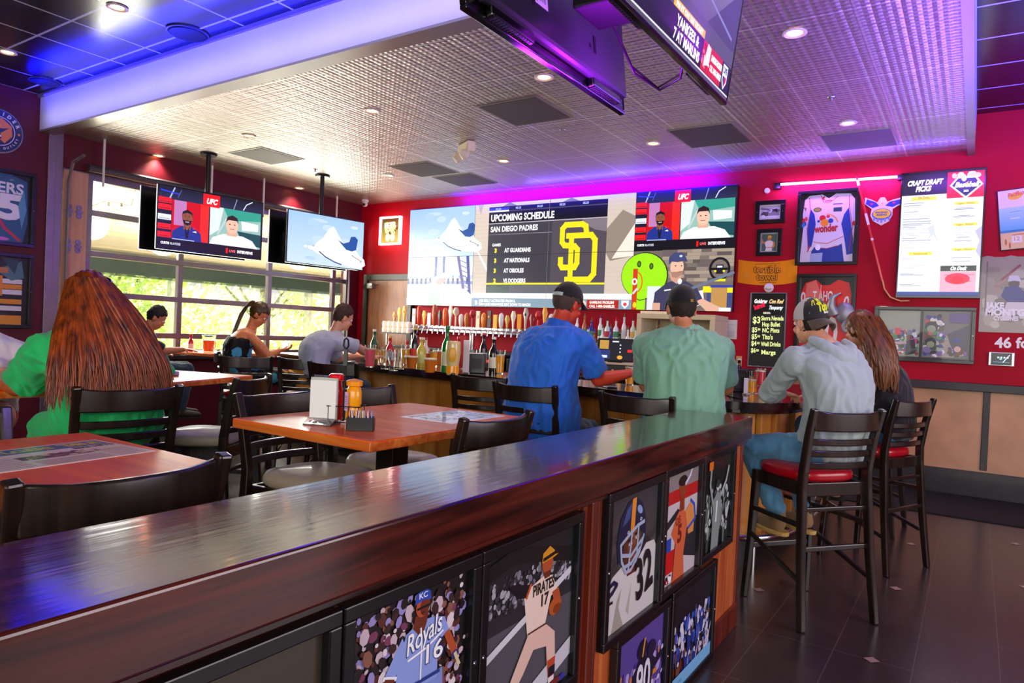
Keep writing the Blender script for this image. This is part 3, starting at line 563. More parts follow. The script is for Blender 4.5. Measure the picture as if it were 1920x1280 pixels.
def art_helmet(w, h):
    a = Art(w, h, '#4a4744'); a.grad(0, .5 * h, w, h, '#55504a', '#35323a'); a.specks(0, .2 * h, w, h, 30, ['#3a3836', '#2a2929', '#444040'], .02, .05, 4)
    a.poly([(0, 0), (0, .30 * h), (.12 * w, .42 * h), (.34 * w, .47 * h), (.6 * w, .44 * h), (.78 * w, .54 * h), (.95 * w, .53 * h), (w, .48 * h), (w, 0)], '#d8d5cf')
    a.poly([(.14 * w, .0), (.22 * w, .22 * h), (.30 * w, .30 * h), (.26 * w, .16 * h), (.36 * w, 0)], '#a9a394'); a.poly([(.4 * w, .1 * h), (.5 * w, .3 * h), (.46 * w, .05 * h)], '#b9b4a6')
    a.poly([(.33 * w, .47 * h), (.40 * w, .36 * h), (.58 * w, .36 * h), (.64 * w, .50 * h)], SKIN2)
    a.ell(.47 * w, .58 * h, .17 * w, .16 * h, '#5a3020', rot=-.2); a.ell(.51 * w, .57 * h, .12 * w, .13 * h, '#8a5034', rot=-.2)
    for x, y in ((.44, .60), (.57, .63)): a.ell(x * w, y * h, .035 * w, .014 * h, '#efe6dc'); a.ell(x * w, y * h, .014 * w, .013 * h, '#1a0f0a'); a.line([((x - .05) * w, (y + .03) * h), ((x + .05) * w, (y + .035) * h)], .008, '#24120c')
    a.poly([(.50 * w, .60 * h), (.47 * w, .54 * h), (.55 * w, .54 * h)], '#6e3a24'); a.ell(.53 * w, .485 * h, .055 * w, .018 * h, '#c4483c'); a.line([(.48 * w, .485 * h), (.58 * w, .487 * h)], .004, '#5c1612')
    a.poly([(.20 * w, .50 * h), (.17 * w, .66 * h), (.22 * w, .82 * h), (.36 * w, .93 * h), (.52 * w, .95 * h), (.66 * w, .88 * h), (.74 * w, .74 * h), (.74 * w, .58 * h), (.68 * w, .50 * h), (.69 * w, .64 * h), (.60 * w, .70 * h), (.38 * w, .68 * h), (.30 * w, .62 * h), (.27 * w, .50 * h)], '#141e40')
    a.poly([(.26 * w, .76 * h), (.34 * w, .88 * h), (.44 * w, .92 * h), (.40 * w, .80 * h)], '#3c5080'); a.ell(.60 * w, .84 * h, .06 * w, .03 * h, '#8fa4d0', rot=-.5); a.poly([(.42 * w, .69 * h), (.50 * w, .70 * h), (.52 * w, .95 * h), (.44 * w, .945 * h)], '#e8902a')
    for x, y in ((.63, .76), (.38, .70)): a.ell(x * w, y * h, .022 * w, .014 * h, '#cfd4da'); a.ell(x * w, y * h, .01 * w, .007 * h, '#50565c')
    G = '#aab8cc'
    for pts in ([(.24, .63), (.40, .68), (.56, .72), (.70, .73)], [(.24, .63), (.27, .50), (.36, .40), (.46, .40), (.62, .50), (.70, .62)], [(.26, .55), (.45, .51), (.68, .60)], [(.45, .67), (.40, .41)], [(.58, .71), (.56, .44)], [(.30, .45), (.46, .45), (.62, .53)]): a.line([(x * w, y * h) for x, y in pts], .013, G)
    a.text('32', .60 * w, .12 * h, .12, '#16161c', width=.36 * w, bold=.03, sy=1.2, rot=.2); a.line([(.04 * w, .36 * h), (.14 * w, .38 * h), (.2 * w, .35 * h), (.12 * w, .31 * h), (.05 * w, .29 * h)], .014, '#1a2040'); a.rect(.0, .23 * h, .13 * w, .25 * h, '#16161c'); return a
def art_oriole(w, h):
    a = Art(w, h, '#cfc6c4'); a.rect(0, .72 * h, w, .84 * h, '#c01818'); a.rect(0, .84 * h, w, h, '#8d8480'); a.line([(0, .5 * h), (.4 * w, .62 * h), (w, .44 * h)], .03, '#20222a'); a.rect(0, .1 * h, .4 * w, .3 * h, '#d01818'); a.rect(.0, .3 * h, .25 * w, .42 * h, '#2448b0'); a.poly([(.55 * w, .2 * h), (w, .1 * h), (w, .5 * h), (.7 * w, .45 * h)], '#22262c')
    a.poly([(.30 * w, 0), (.36 * w, .35 * h), (.24 * w, .45 * h), (.36 * w, .58 * h), (.50 * w, .66 * h), (.62 * w, .60 * h), (.70 * w, .45 * h), (.62 * w, .2 * h), (.66 * w, 0)], '#d8673a'); a.poly([(.45 * w, .62 * h), (.60 * w, .62 * h), (.58 * w, .76 * h), (.46 * w, .76 * h)], '#8a3416'); a.ell(.53 * w, .84 * h, .11 * w, .09 * h, '#96401c'); a.ell(.52 * w, .90 * h, .13 * w, .05 * h, '#2a1410')
    a.line([(.60 * w, .86 * h), (.74 * w, .93 * h), (.8 * w, h)], .014, '#dcdcec'); a.poly([(.62 * w, .6 * h), (.82 * w, .68 * h), (.92 * w, .5 * h), (.90 * w, .36 * h), (.74 * w, .36 * h)], '#e4924a'); a.line([(.78 * w, .68 * h), (.9 * w, .62 * h), (.95 * w, .48 * h), (.72 * w, .42 * h)], .014, '#2b56c0')
    a.text('5', .42 * w, .34 * h, .07, '#7a1c10', bold=.04); a.text('OS', .36 * w, .5 * h, .03, '#9c2c14', bold=.04, rot=.15); a.line([(.32 * w, .02 * h), (.36 * w, .34 * h)], .006, '#8a3414'); a.specks(.0, 0, .3 * w, .1 * h, 20, ['#ffffff', '#16161a', '#b82020'], .008, .014, 9); return a
def art_crowd(w, h, cols, n, seed, bg='#16161a', fig=None, arms=0):
    a = Art(w, h, bg); a.specks(0, 0, w, .72 * h, n, cols, .007, .02, seed, 2.0)
    q = random.Random(seed)
    if arms:
        for i in range(9):
            x = q.uniform(.08, .92) * w; y = q.uniform(.1, .55) * h; c = q.choice(cols); a.poly([(x - .03 * w, y - .14 * h), (x - .045 * w, y), (x, y + .03 * h), (x + .045 * w, y), (x + .03 * w, y - .14 * h)], c); a.ell(x, y + .055 * h, .022 * w, .026 * h, cols[1]); a.line([(x - .035 * w, y), (x - .07 * w, y + .12 * h)], .008, c); a.line([(x + .035 * w, y), (x + .08 * w, y + .13 * h)], .008, c)
    if fig: fig(a, w, h)
    return a
def fig_arms(a, w, h):
    a.poly([(.30 * w, 0), (.34 * w, .42 * h), (.30 * w, .52 * h), (.46 * w, .62 * h), (.58 * w, .58 * h), (.62 * w, .45 * h), (.56 * w, 0)], '#8a988e'); a.ell(.48 * w, .68 * h, .06 * w, .06 * h, '#c6cfc8'); a.ell(.48 * w, .70 * h, .07 * w, .045 * h, '#303a34'); a.line([(.32 * w, .50 * h), (.20 * w, .72 * h), (.23 * w, .92 * h)], .02, '#9aa69c'); a.line([(.60 * w, .56 * h), (.78 * w, .70 * h), (.86 * w, .84 * h)], .018, '#b4beb6'); a.rect(.14 * w, .88 * h, .28 * w, .97 * h, '#e8701a'); a.line([(.44 * w, .3 * h), (.46 * w, .5 * h)], .02, '#e6ece8')
def fig_90(a, w, h):
    P = '#1d1832'
    a.poly([(.36 * w, 0), (.40 * w, .32 * h), (.28 * w, .40 * h), (.32 * w, .58 * h), (.46 * w, .68 * h), (.70 * w, .66 * h), (.82 * w, .56 * h), (.74 * w, .40 * h), (.72 * w, 0)], P); a.ell(.52 * w, .76 * h, .10 * w, .09 * h, '#17122a'); a.line([(.52 * w, .70 * h), (.56 * w, .85 * h)], .012, '#d9a63a'); a.ell(.72 * w, .70 * h, .09 * w, .08 * h, '#241d40')
    a.poly([(.30 * w, .52 * h), (.24 * w, .42 * h), (.32 * w, .40 * h), (.36 * w, .50 * h)], '#e08a2c'); a.poly([(.78 * w, .56 * h), (.98 * w, .60 * h), (.99 * w, .55 * h), (.80 * w, .48 * h)], P); a.rect(.76 * w, .42 * h, .84 * w, .47 * h, '#e08a2c'); a.text('90', .55 * w, .30 * h, .10, '#f0ecf4', width=.30 * w, align='C', bold=.02, sy=1.3)
    a.poly([(.02 * w, 0), (.10 * w, .26 * h), (.24 * w, .24 * h), (.28 * w, 0)], P); a.line([(.05 * w, .12 * h), (.25 * w, .14 * h)], .014, '#e08a2c')
FRB = mat('black_frame', '#0e0d11', .3, coat=.3); MATT_ = mat('frame_glass_edge', '#6f8f88', .15, .3)
def framed(name, label, cat, org, u, v, w, h, art, bw=.03, dp=.028, matt=0, mcol='#e9e6de', group=None, fm=None, gloss=True, screws=True):
    t = thing(name, label, cat, (0, 0, 0), 0, group); t.matrix_world = frame_matrix(org, u, v)
    f = MB(); f.box((0, 0, 0), (w, bw, dp)); f.box((0, h - bw, 0), (w, h, dp)); f.box((0, bw, 0), (bw, h - bw, dp)); f.box((w - bw, bw, 0), (w, h - bw, dp)); f.build('frame', fm or FRB, t, .003)
    MB().box((bw, bw, 0), (w - bw, h - bw, .006)).build('backing', mat('backing_' + mcol, mcol, .6), t)
    b = bw + matt; art.build('picture', PRINT, t, Matrix.Translation((b, b, .008)))
    if screws:
        s = MB()
        for x, y in ((bw / 2, h * .5), (w - bw / 2, h * .5)): s.lathe([(0, 0), (.005, 0), (.004, .002), (0, .002)], 10, Matrix.Translation((x, y, dp)), cap=False)
        s.build('frame_screw', STEEL, t)
    return t
U, V = (0, 1, 0), (0, 0, 1)
FXX = -.968
def half(name_label, y0, y1, z0, z1, fn):
    w, h = y1 - y0, z1 - z0; return framed('framed_photo', name_label, 'framed photo', (FXX, y0, z0), U, V, w, h, fn(w - .06, h - .06), group=None)
half('black-framed photo of a blurred crowd in brown tones, nearest the camera on the wooden partition', .42, .90, .42, .93, lambda w, h: art_crowd(w, h, ['#6b5a3c', '#c8a878', '#8a7048', '#3c3222', '#b08a5a', '#2c2620'], 240, 6, '#3a3226'))
half('black-framed photo of a batter in a powder-blue Royals 16 shirt, on the wooden partition', .905, 1.335, .42, .93, art_batter)
half('black-framed photo of a pitcher in a white PIRATES uniform mid-throw, on the wooden partition', 1.34, 1.85, .42, .93, art_pitcher)
half('black-framed photo of a football player in a dark gold-striped helmet and white 32 shirt', 2.02, 2.50, .44, .95, art_helmet)
half('black-framed photo of a baseball player with glove in orange tones beside the helmet photo', 2.505, 2.955, .46, .955, art_oriole)
half('black-framed black-and-white photo of cheering people with raised arms, nearest the partition end', 2.96, 3.43, .48, .955, lambda w, h: art_crowd(w, h, ['#5d6a60', '#a8b2a8', '#39433c', '#c9d0c9', '#7d897f'], 120, 12, '#1b1f1c', fig_arms, 1))
half('black-framed photo of a football player in a dark 90 shirt, low on the partition', 2.13, 2.62, -.02 + .02, .445, lambda w, h: art_crowd(w, h, ['#6a4fae', '#b9a6e0', '#8f76cc', '#d8cdf0', '#c87a5a', '#4a3588'], 170, 15, '#5c4898', fig_90))
half('black-framed group photo of a sideline with a pale blue caption strip, low on partition', 2.64, 3.20, .0, .455, lambda w, h: (lambda a: (a.rect(0, 0, w, .14 * h, '#7fc0ea'), a.text('SIDELINE', .1 * w, .045 * h, .014, '#3a6a94'), a)[2])(art_crowd(w, h, ['#233a8c', '#d8d4e4', '#7a4a3a', '#e6e6f2', '#3f5cc4', '#241a20'], 200, 19, '#1c1820', None, 1)))

# ================================================================== bar-height ladder-back stools
BW = wood('espresso_wood', '#120c09', '#2a1e17', 2, .28, .4, .8, .03); REDV = mat('red_vinyl', '#a8081c', .3, coat=.3, bump=.04); TANV = mat('tan_vinyl', '#cfc0a4', .4, coat=.2)
def bow(half_, y, z0, z1, depth, t, n=11, lift=0):
    m = MB(); vs_ = []; fs_ = []
    for i in range(n):
        a = -1 + 2 * i / (n - 1); x = a * half_; yy = y - depth * (1 - a * a); e = lift * max(0, abs(a) - .6) / .4
        vs_ += [(x, yy - t / 2, z0), (x, yy + t / 2, z0), (x, yy + t / 2, z1 + e), (x, yy - t / 2, z1 + e)]
    for i in range(n - 1):
        for k in range(4): fs_.append((i * 4 + k, i * 4 + 4 + k, i * 4 + 4 + (k + 1) % 4, i * 4 + (k + 1) % 4))
    fs_ += [(0, 1, 2, 3), tuple(n * 4 - 4 + k for k in (3, 2, 1, 0))]; m.add(vs_, fs_); return m
def make_stool(seatm, label):
    t = thing('bar_stool', label, 'stool')
    s = MB(); n = 28; prof = [(.0, .735), (.93, .735), (1.0, .75), (1.0, .775), (.94, .795), (.7, .806), (0, .81)]
    vs_ = []; fs_ = []
    for r_, z in prof:
        for k in range(n):
            a = 2 * math.pi * k / n; c, q = math.cos(a), math.sin(a); w = .215 * (1 if q > 0 else .94); vs_.append((r_ * w * math.copysign(abs(c) ** .62, c), r_ * .205 * math.copysign(abs(q) ** .62, q) + .01, z))
    for i in range(len(prof) - 1):
        for k in range(n): fs_.append((i * n + k, i * n + (k + 1) % n, (i + 1) * n + (k + 1) % n, (i + 1) * n + k))
    s.add(vs_, fs_); s.build('seat', seatm, t, smooth=60)
    f = MB()
    for p, q in (((-.18, .18, .70), (.18, .18, .70)), ((-.185, .18, .70), (-.185, -.2, .70)), ((.185, .18, .70), (.185, -.2, .70)), ((-.18, -.19, .70), (.18, -.19, .70))): f.bar(p, q, .022, .07)
    f.build('seat_frame', BW, t, .004)
    for sx in (-1, 1):
        m = MB(); m.sweep([(sx * .235, -.275, .0), (sx * .222, -.235, .35), (sx * .21, -.205, .70), (sx * .205, -.205, .80), (sx * .21, -.235, .98), (sx * .218, -.275, 1.13)], [.034] * 6, [.036, .042, .048, .046, .04, .032], up=(0, 1, 0)); m.build('leg', BW, t, .006)
        m = MB(); m.sweep([(sx * .215, .215, .0), (sx * .20, .195, .35), (sx * .19, .18, .735)], [.032, .036, .04], [.032, .036, .04], up=(0, 1, 0)); m.build('leg', BW, t, .006)
    bow(.205, -.262, 1.015, 1.112, .045, .020, lift=.008).build('top_rail', BW, t, .006, smooth=50)
    for z, y in ((.955, -.232), (.895, -.219), (.832, -.209)): bow(.2, y, z - .017, z + .017, .04, .018).build('back_slat', BW, t, .005, smooth=50)
    for p, q, w, h in (((-.2, .20, .30), (.2, .20, .30), .03, .03), ((-.218, -.22, .40), (.218, -.22, .40), .022, .026), ((-.208, .19, .52), (-.213, -.215, .52), .02, .026), ((.208, .19, .52), (.213, -.215, .52), .02, .026), ((-.212, .2, .38), (-.22, -.225, .24), .018, .024), ((.212, .2, .38), (.22, -.225, .24), .018, .024), ((-.2, -.205, .60), (.2, -.205, .60), .02, .022)):
        MB().bar(p, q, w, h).build('stretcher', BW, t, .004)
    return t
stool0 = None; stoolT = None
def stool(x, y, fx, fy, label, tan=False):
    global stool0, stoolT
    src = stoolT if tan else stool0
    if src is None:
        t = make_stool(TANV if tan else REDV, label)
        if tan: stoolT = t
        else: stool0 = t
    else: t = copy_tree(src); t['label'] = label
    t['group'] = 'ladder-back bar stools'
    t.location = (x, y, 0); t.rotation_euler = (0, 0, math.atan2(-fx, fy)); return t
stool(-.743, 4.118, -.784, .62, 'dark ladder-back bar stool with red seat under the person in the pale grey hoodie')
stool(-.56, 5.36, -.90, .42, 'dark ladder-back bar stool with red seat under the long-haired woman in black')
stool(-.72, 6.35, -.98, .1, 'empty dark stool half hidden behind the long-haired woman, near the maple wall panels')
stool(-1.60, 3.98, .0, 1, 'dark bar stool under the person in the sage green t-shirt')
stool(-2.38, 4.00, -.05, 1.0, 'dark bar stool under the person in the bright blue shirt')
stool(-3.02, 4.32, -.25, .97, 'empty dark bar stool pulled up to the bar just behind the bright blue shirt')
stool(-1.80, 2.24, -1, .02, 'dark stool on the partition side of the glossy orange table with the condiments')
stool(-2.42, 2.12, 1, .05, 'dark stool tucked in behind the white menu card, far side of the condiment table', True)
stool(-2.44, 2.62, .99, -.1, 'dark stool across the condiment table beyond the sugar caddy', True)
stool(-1.76, .80, -1, 0.02, 'dark stool closest to the camera, its curved top rail cut by the picture edge')
stool(-2.38, .78, 1, 0, 'dark stool at the picture edge on the far side of the nearest orange table')
stool(-3.46, 1.73, -.99, .14, 'dark ladder-back stool under the person in the green dress')
stool(-3.72, 2.42, -.86, -.50, 'empty dark ladder-back stool standing just beside the green dress', True)
stool(-5.72, 4.12, -.80, .6, 'dark red-seated stool close behind the woman in the floral top')
stool(-5.32, 4.52, -.6, .8, 'dark red-seated stool under the person in the pale grey shirt')
stool(-4.62, 4.35, -.35, .94, 'empty dark stool at the bar beside the person in the pale grey shirt')

# ================================================================== tables
TOPW = wood('glossy_orange_wood', '#e04a0a', '#ff7216', 0, .3, .12, .4, .01); EDGEW = wood('orange_edge_wood', '#c4521a', '#e88a3c', 0, .25, .5, .8, .02)
TOPW.node_tree.nodes['Principled BSDF'].inputs['Specular IOR Level'].default_value = .15; TOPW.node_tree.nodes['Principled BSDF'].inputs['Roughness'].default_value = .4
def table(label, x0, y0, x1, y1, rz=0, h=1.05):
    cx, cy = (x0 + x1) / 2, (y0 + y1) / 2; w, d = (x1 - x0) / 2, (y1 - y0) / 2
    t = thing('pub_table', label, 'table', (cx, cy, 0), rz)
    m = MB(); m.box((-w, -d, h - .038), (w, d, h - .003)); m.build('table_edge', EDGEW, t, .006)
    m = MB(); m.box((-w + .002, -d + .002, h - .006), (w - .002, d - .002, h)); m.build('table_top', TOPW, t, .004)
    m = MB(); m.box((-.05, -.05, .04), (.05, .05, h - .05)); m.build('pedestal', BLACKM, t, .004)
    m = MB(); m.bar((-w * .8, 0, .02), (w * .8, 0, .02), .09, .035); m.bar((0, -d * .7, .022), (0, d * .7, .022), .09, .034); m.build('base', BLACKM, t, .008)
    m = MB(); m.box((-w * .6, -.03, h - .062), (w * .6, .03, h - .039)); m.box((-.03, -d * .6, h - .060), (.03, d * .6, h - .039)); m.build('top_bracket', BLACKM, t); return t
table('glossy orange pub table carrying the white menu card, mustard and sugar caddy', -2.50, 1.74, -1.72, 2.80)
table('glossy orange pub table nearest the camera with a printed placemat', -2.48, .10, -1.71, 1.175)
table('pub table with a folded purple napkin beyond the green dress', -4.98, 2.20, -4.20, 3.10, .35)
table('orange pub table at the picture edge in front of the person in the green dress', -4.75, .9, -3.95, 2.0)
table('window table with a beer pitcher beside the person in the black t-shirt', -8.1, 4.7, -7.3, 6.0, .1)
table('pale-lit window table in front of the woman in the floral top', -7.9, 6.55, -7.05, 7.7, .1)
def placemat(label, x, y, z, rz, art_fn, w=.43, h=.28):
    t = MB().box((-w / 2, -h / 2, 0), (w / 2, h / 2, .0012)).build('placemat', mat('white_paper', '#f2ece4', .5)); t.location = (x, y, z); t.rotation_euler = (0, 0, rz); tag(t, label, 'placemat')
    art_fn(w, h).build('print', PRINT, t, Matrix.Translation((-w / 2, -h / 2, .0014)), step=.00002); return t
def mat_near(w, h):
    a = Art(w, h, '#f3dcc6'); a.rect(.01, .70 * h, w - .01, .96 * h, '#2a6f92'); q = random.Random(3)
    for i, ch in enumerate('BEER LOVERS TABLE'): a.text(ch, .03 + i * .022, .77 * h, .034 + .012 * q.random(), '#e8c43a', bold=.04) if ch != ' ' else None
    a.rect(.12, .34 * h, .30, .52 * h, '#7a4a2c'); a.specks(.10, .30 * h, .34, .58 * h, 40, ['#4a2c1c', '#a8734a', '#e9c9a0'], .005, .014, 4); a.text('BIG HITS', .30, .60 * h, .022, '#3a241a', bold=.05)
    for r in range(7): a.line([(.015, (.08 + r * .075) * h), (.11, (.08 + r * .075) * h)], .004, '#b07a5a'); a.line([(.33, (.06 + r * .06) * h), (w - .02, (.06 + r * .06) * h)], .004, '#b78a70')
    for r in range(4): a.line([(.13, (.06 + r * .06) * h), (.31, (.06 + r * .06) * h)], .004, '#8c4a2c')
    return a
def mat_far(w, h):
    a = Art(w, h, '#cfd4e6'); a.rect(.0, 0, .45 * w, h, '#e6dfe6'); a.rect(.47 * w, .1 * h, w, h, '#9fb6dc'); a.specks(.47 * w, .05 * h, w, .95 * h, 110, ['#3c5c9a', '#7f9ccc', '#e8eef8', '#a8b8b0'], .006, .016, 8); a.specks(.05 * w, .2 * h, .42 * w, .8 * h, 50, ['#a84a4a', '#c9b0b8', '#8a8aa0'], .004, .012, 9)
    a.text('MENU', .03, .84 * h, .03, '#b04040', bold=.04); return a
placemat('printed paper placemat with a blue banner on the nearest orange table', -2.14, .92, 1.05, R(96), mat_near, .43, .30)
placemat('printed bluish placemat on the condiment table near the partition', -1.98, 2.53, 1.05, R(92), mat_far, .42, .29)
# condiment set on the middle table
p = on_z(604, 795, 1.05)
t = thing('menu_card', 'blank white menu card in a clear acrylic stand on the glossy orange table', 'menu stand', (p.x, p.y, 1.05), R(22))
ACR = mat('clear_acrylic', '#f4f4f4', .05, trans=.95, ior=1.45)
c_ = MB(); c_.box((-.055, -.004, .022), (.055, .004, .175)); c_.build('card', mat('white_card', '#f0f2f0', .35), t, .001)
c_ = MB(); c_.box((-.057, .004, .02), (.057, .012, .185)); c_.build('back_card', mat('grey_card', '#b7bcae', .4), t)
c_ = MB(); c_.sweep([(-.0, -.05, .002), (0, -.004, .024), (0, .004, .024), (0, .05, .002), (0, -.05, .002)], .115, .003); c_.build('acrylic_foot', ACR, t)
a = Art(.1, .03); a.specks(.01, .004, .07, .02, 16, ['#1a1a16', '#3a3a30'], .003, .006, 2); a.build('foot_print', PRINT, t, Matrix.Translation((-.05, -.045, .006)) @ Matrix.Rotation(R(26), 4, 'X'), step=.00002)
p = on_z(638, 796, 1.05)
t = thing('condiment_rack', 'black wire condiment rack with a tall loop handle on the glossy orange table', 'rack', (p.x, p.y + .03, 1.05), R(30)); CR = t
w_ = MB()
for z, s_ in ((.012, .062), (.075, .066)): w_.tube([(-s_, -.045, z), (s_, -.045, z), (s_, .045, z), (-s_, .045, z), (-s_, -.045, z)], .0022, 6)
for x in (-.06, -.02, .02, .06):
    for y in (-.045, .045): w_.tube([(x, y, .012), (x, y, .075)], .0018, 5)
    w_.tube([(x, -.045, .012), (x, .045, .012)], .0018, 5)
for x in (-.06, .06):
    for y in (-.045, .045): w_.ball((x, y, .006), .006, 8, 6)
w_.build('wire_basket', BLACKM, t); w_ = MB(); w_.tube([(-.012, 0, .012), (-.012, 0, .24)], .004, 8); w_.box((-.020, -.005, .235), (-.004, .005, .30)); w_.tube([(-.012, 0, .30), (-.022, 0, .315), (-.020, 0, .338), (-.012, 0, .345), (-.004, 0, .338), (-.002, 0, .315), (-.012, 0, .30)], .004, 8); w_.build('loop_handle', BLACKM, t)
def at_local(t, x, y, z): return t.matrix_basis @ Vector((x, y, z))
CR.rotation_euler = (0, 0, R(30)); M0 = Matrix.Translation(CR.location) @ Matrix.Rotation(R(30), 4, 'Z')
q = M0 @ Vector((.028, .002, .016)); YEL = mat('mustard_yellow', '#f0a008', .3, coat=.4)
t = thing('mustard_bottle', 'yellow mustard squeeze bottle with a pale label in the black wire rack', 'bottle', q, R(-20))
MB().lathe([(0, 0), (.028, 0), (.031, .008), (.031, .05), (.027, .06), (.031, .07), (.031, .115), (.024, .135), (.018, .14)], 20).build('bottle_body', YEL, t, smooth=50); MB().lathe([(.018, .139), (.032, .140), (.033, .158), (.028, .162), (.012, .166), (.0, .168)], 20).build('cap', mat('orange_cap', '#f6960a', .3, coat=.3), t, smooth=40)
a = Art(.036, .075, '#e9c6ea'); [a.line([(.004, .01 + k * .007), (.030, .01 + k * .007)], .0025, '#9c74b4') for k in range(8)]; a.build('label', PRINT, t, Matrix.Translation((-.012, -.034, .04)) @ Matrix.Rotation(R(90), 4, 'X'), step=.00002)
q = M0 @ Vector((-.052, .020, .016)); KR = mat('ketchup_red', '#cc0812', .25, coat=.5)
t = thing('ketchup_bottle', 'red ketchup squeeze bottle, its cap showing above the white menu card', 'bottle', q); MB().lathe([(0, 0), (.026, 0), (.029, .01), (.029, .11), (.022, .15), (.018, .155)], 18).build('bottle_body', KR, t, smooth=50); MB().lathe([(.018, .155), (.030, .157), (.031, .176), (.024, .183), (0, .185)], 18).build('cap', mat('red_cap', '#e8101a', .2, coat=.6), t, smooth=40)
p = on_z(676, 806, 1.05)
t = thing('sugar_caddy', 'small black caddy of sweetener packets on the glossy orange table', 'caddy', (p.x, p.y, 1.05), R(38))
c_ = MB(); 
for b in ((-.048, -.028, 0, .048, .028, .003), (-.05, -.031, 0, .05, -.028, .05), (-.05, .028, 0, .05, .031, .05), (-.051, -.03, 0, -.048, .03, .05), (.048, -.03, 0, .051, .03, .05)): c_.box(b[:3], b[3:])
c_.build('tray', mat('black_melamine', '#16161a', .3), t, .0015)
q = random.Random(4)
for i in range(16):
    c = q.choice(['#f2eee6', '#e8a8b4', '#f6f2ea', '#8fb0d8', '#f0d8a8']); o = MB().box((-.0008, -.018, 0), (.0008, .018, .07)).build('sweetener_packet', mat('packet' + c, c, .5), None); o.matrix_world = M = Matrix.Translation((p.x, p.y, 1.054)) @ Matrix.Rotation(R(38), 4, 'Z') @ Matrix.Translation((-.04 + i * .0053, q.uniform(-.003, .003), 0)) @ Matrix.Rotation(q.uniform(-.1, .1), 4, 'X') @ Matrix.Rotation(q.uniform(-.12, .12), 4, 'Y')
    tag(o, 'paper sweetener packet standing in the small black caddy', 'packet', 'sweetener packets')

# ================================================================== the bar counter
EDGE = [(-7.2, 5.55), (-5.8, 5.18), (-4.36, 4.86), (-3.4, 4.74), (-2.6, 4.62), (-2.0, 4.50), (-1.5, 4.44), (-1.18, 4.52), (-1.0, 4.75), (-.93, 5.1), (-.92, 5.8), (-.98, 6.6), (-1.05, 7.1)]
def smoothline(P, k=6):
    out = []
    for i in range(len(P) - 1):
        p0, p1, p2, p3 = P[max(i - 1, 0)], P[i], P[i + 1], P[min(i + 2, len(P) - 1)]
        for j in range(k):
            t = j / k; out.append(tuple(.5 * (2 * p1[a] + (p2[a] - p0[a]) * t + (2 * p0[a] - 5 * p1[a] + 4 * p2[a] - p3[a]) * t * t + (3 * p1[a] - p0[a] - 3 * p2[a] + p3[a]) * t ** 3) for a in (0, 1)))
    out.append(P[-1]); return out
EL = smoothline(EDGE)
def offset(L, d):      # inward (towards the bar's middle)
    out = []
    for i, p in enumerate(L):
        a, b = L[max(i - 1, 0)], L[min(i + 1, len(L) - 1)]; dx, dy = b[0] - a[0], b[1] - a[1]; q = math.hypot(dx, dy); out.append((p[0] - dy / q * d, p[1] + dx / q * d))
    return out
def band(L, d0, d1, z0, z1):
    A, B = offset(L, d0), offset(L, d1); m = MB(); vs_ = []; fs_ = []
    for a, b in zip(A, B): vs_ += [(a[0], a[1], z0), (b[0], b[1], z0), (b[0], b[1], z1), (a[0], a[1], z1)]
    for i in range(len(A) - 1):
        for k in range(4): fs_.append((i * 4 + k, i * 4 + 4 + k, i * 4 + 4 + (k + 1) % 4, i * 4 + (k + 1) % 4))
    fs_ += [(0, 1, 2, 3), tuple(len(A) * 4 - 4 + k for k in (3, 2, 1, 0))]; return m.add(vs_, fs_)
bar = thing('bar_counter', 'curved bar counter with a glossy near-black top, honey wood front and steel foot rail', 'bar', (0, 0, 0))
BTOP = wood('bar_top_wood', '#0e0505', '#260e0b', 0, .12, .8, .6, .02); BFRONT = wood('honey_bar_front', '#a8641c', '#d4923c', 2, .35, .3, .25, .02)
band(EL, 0, .62, 1.02, 1.07).build('bar_top', BTOP, bar, .008, smooth=40); band(EL, .02, .60, .995, 1.022).build('edge_molding', BTOP, bar, .004)
band(EL, .22, .27, .10, .995).build('front_panel', BFRONT, bar, smooth=40)
band(EL, .215, .275, .0, .12).build('kick_board', BLACKM, bar)
sm = MB()
for i in range(3, len(EL) - 2, 5):
    o0 = offset(EL, .205)[i]; sm = MB(); sm.bar((o0[0], o0[1], .12), (o0[0], o0[1], .99), .035, .035, up=(0, 1, 0)); sm.build('front_batten', BFRONT, bar, .003)
rail_ = MB(); rail_.tube([(p[0], p[1], .20) for p in offset(EL, .03)], .021, 10); rail_.build('foot_rail', CHROME, bar, smooth=True)
br = MB()
for i in range(4, len(EL), 10): a = offset(EL, .03)[i]; b = offset(EL, .22)[i]; br.tube([(a[0], a[1], .2), (b[0], b[1], .16)], .012, 8); br.tube([(a[0], a[1], .2), (a[0], a[1], 0)], .012, 8)
br.build('rail_bracket', CHROME, bar)
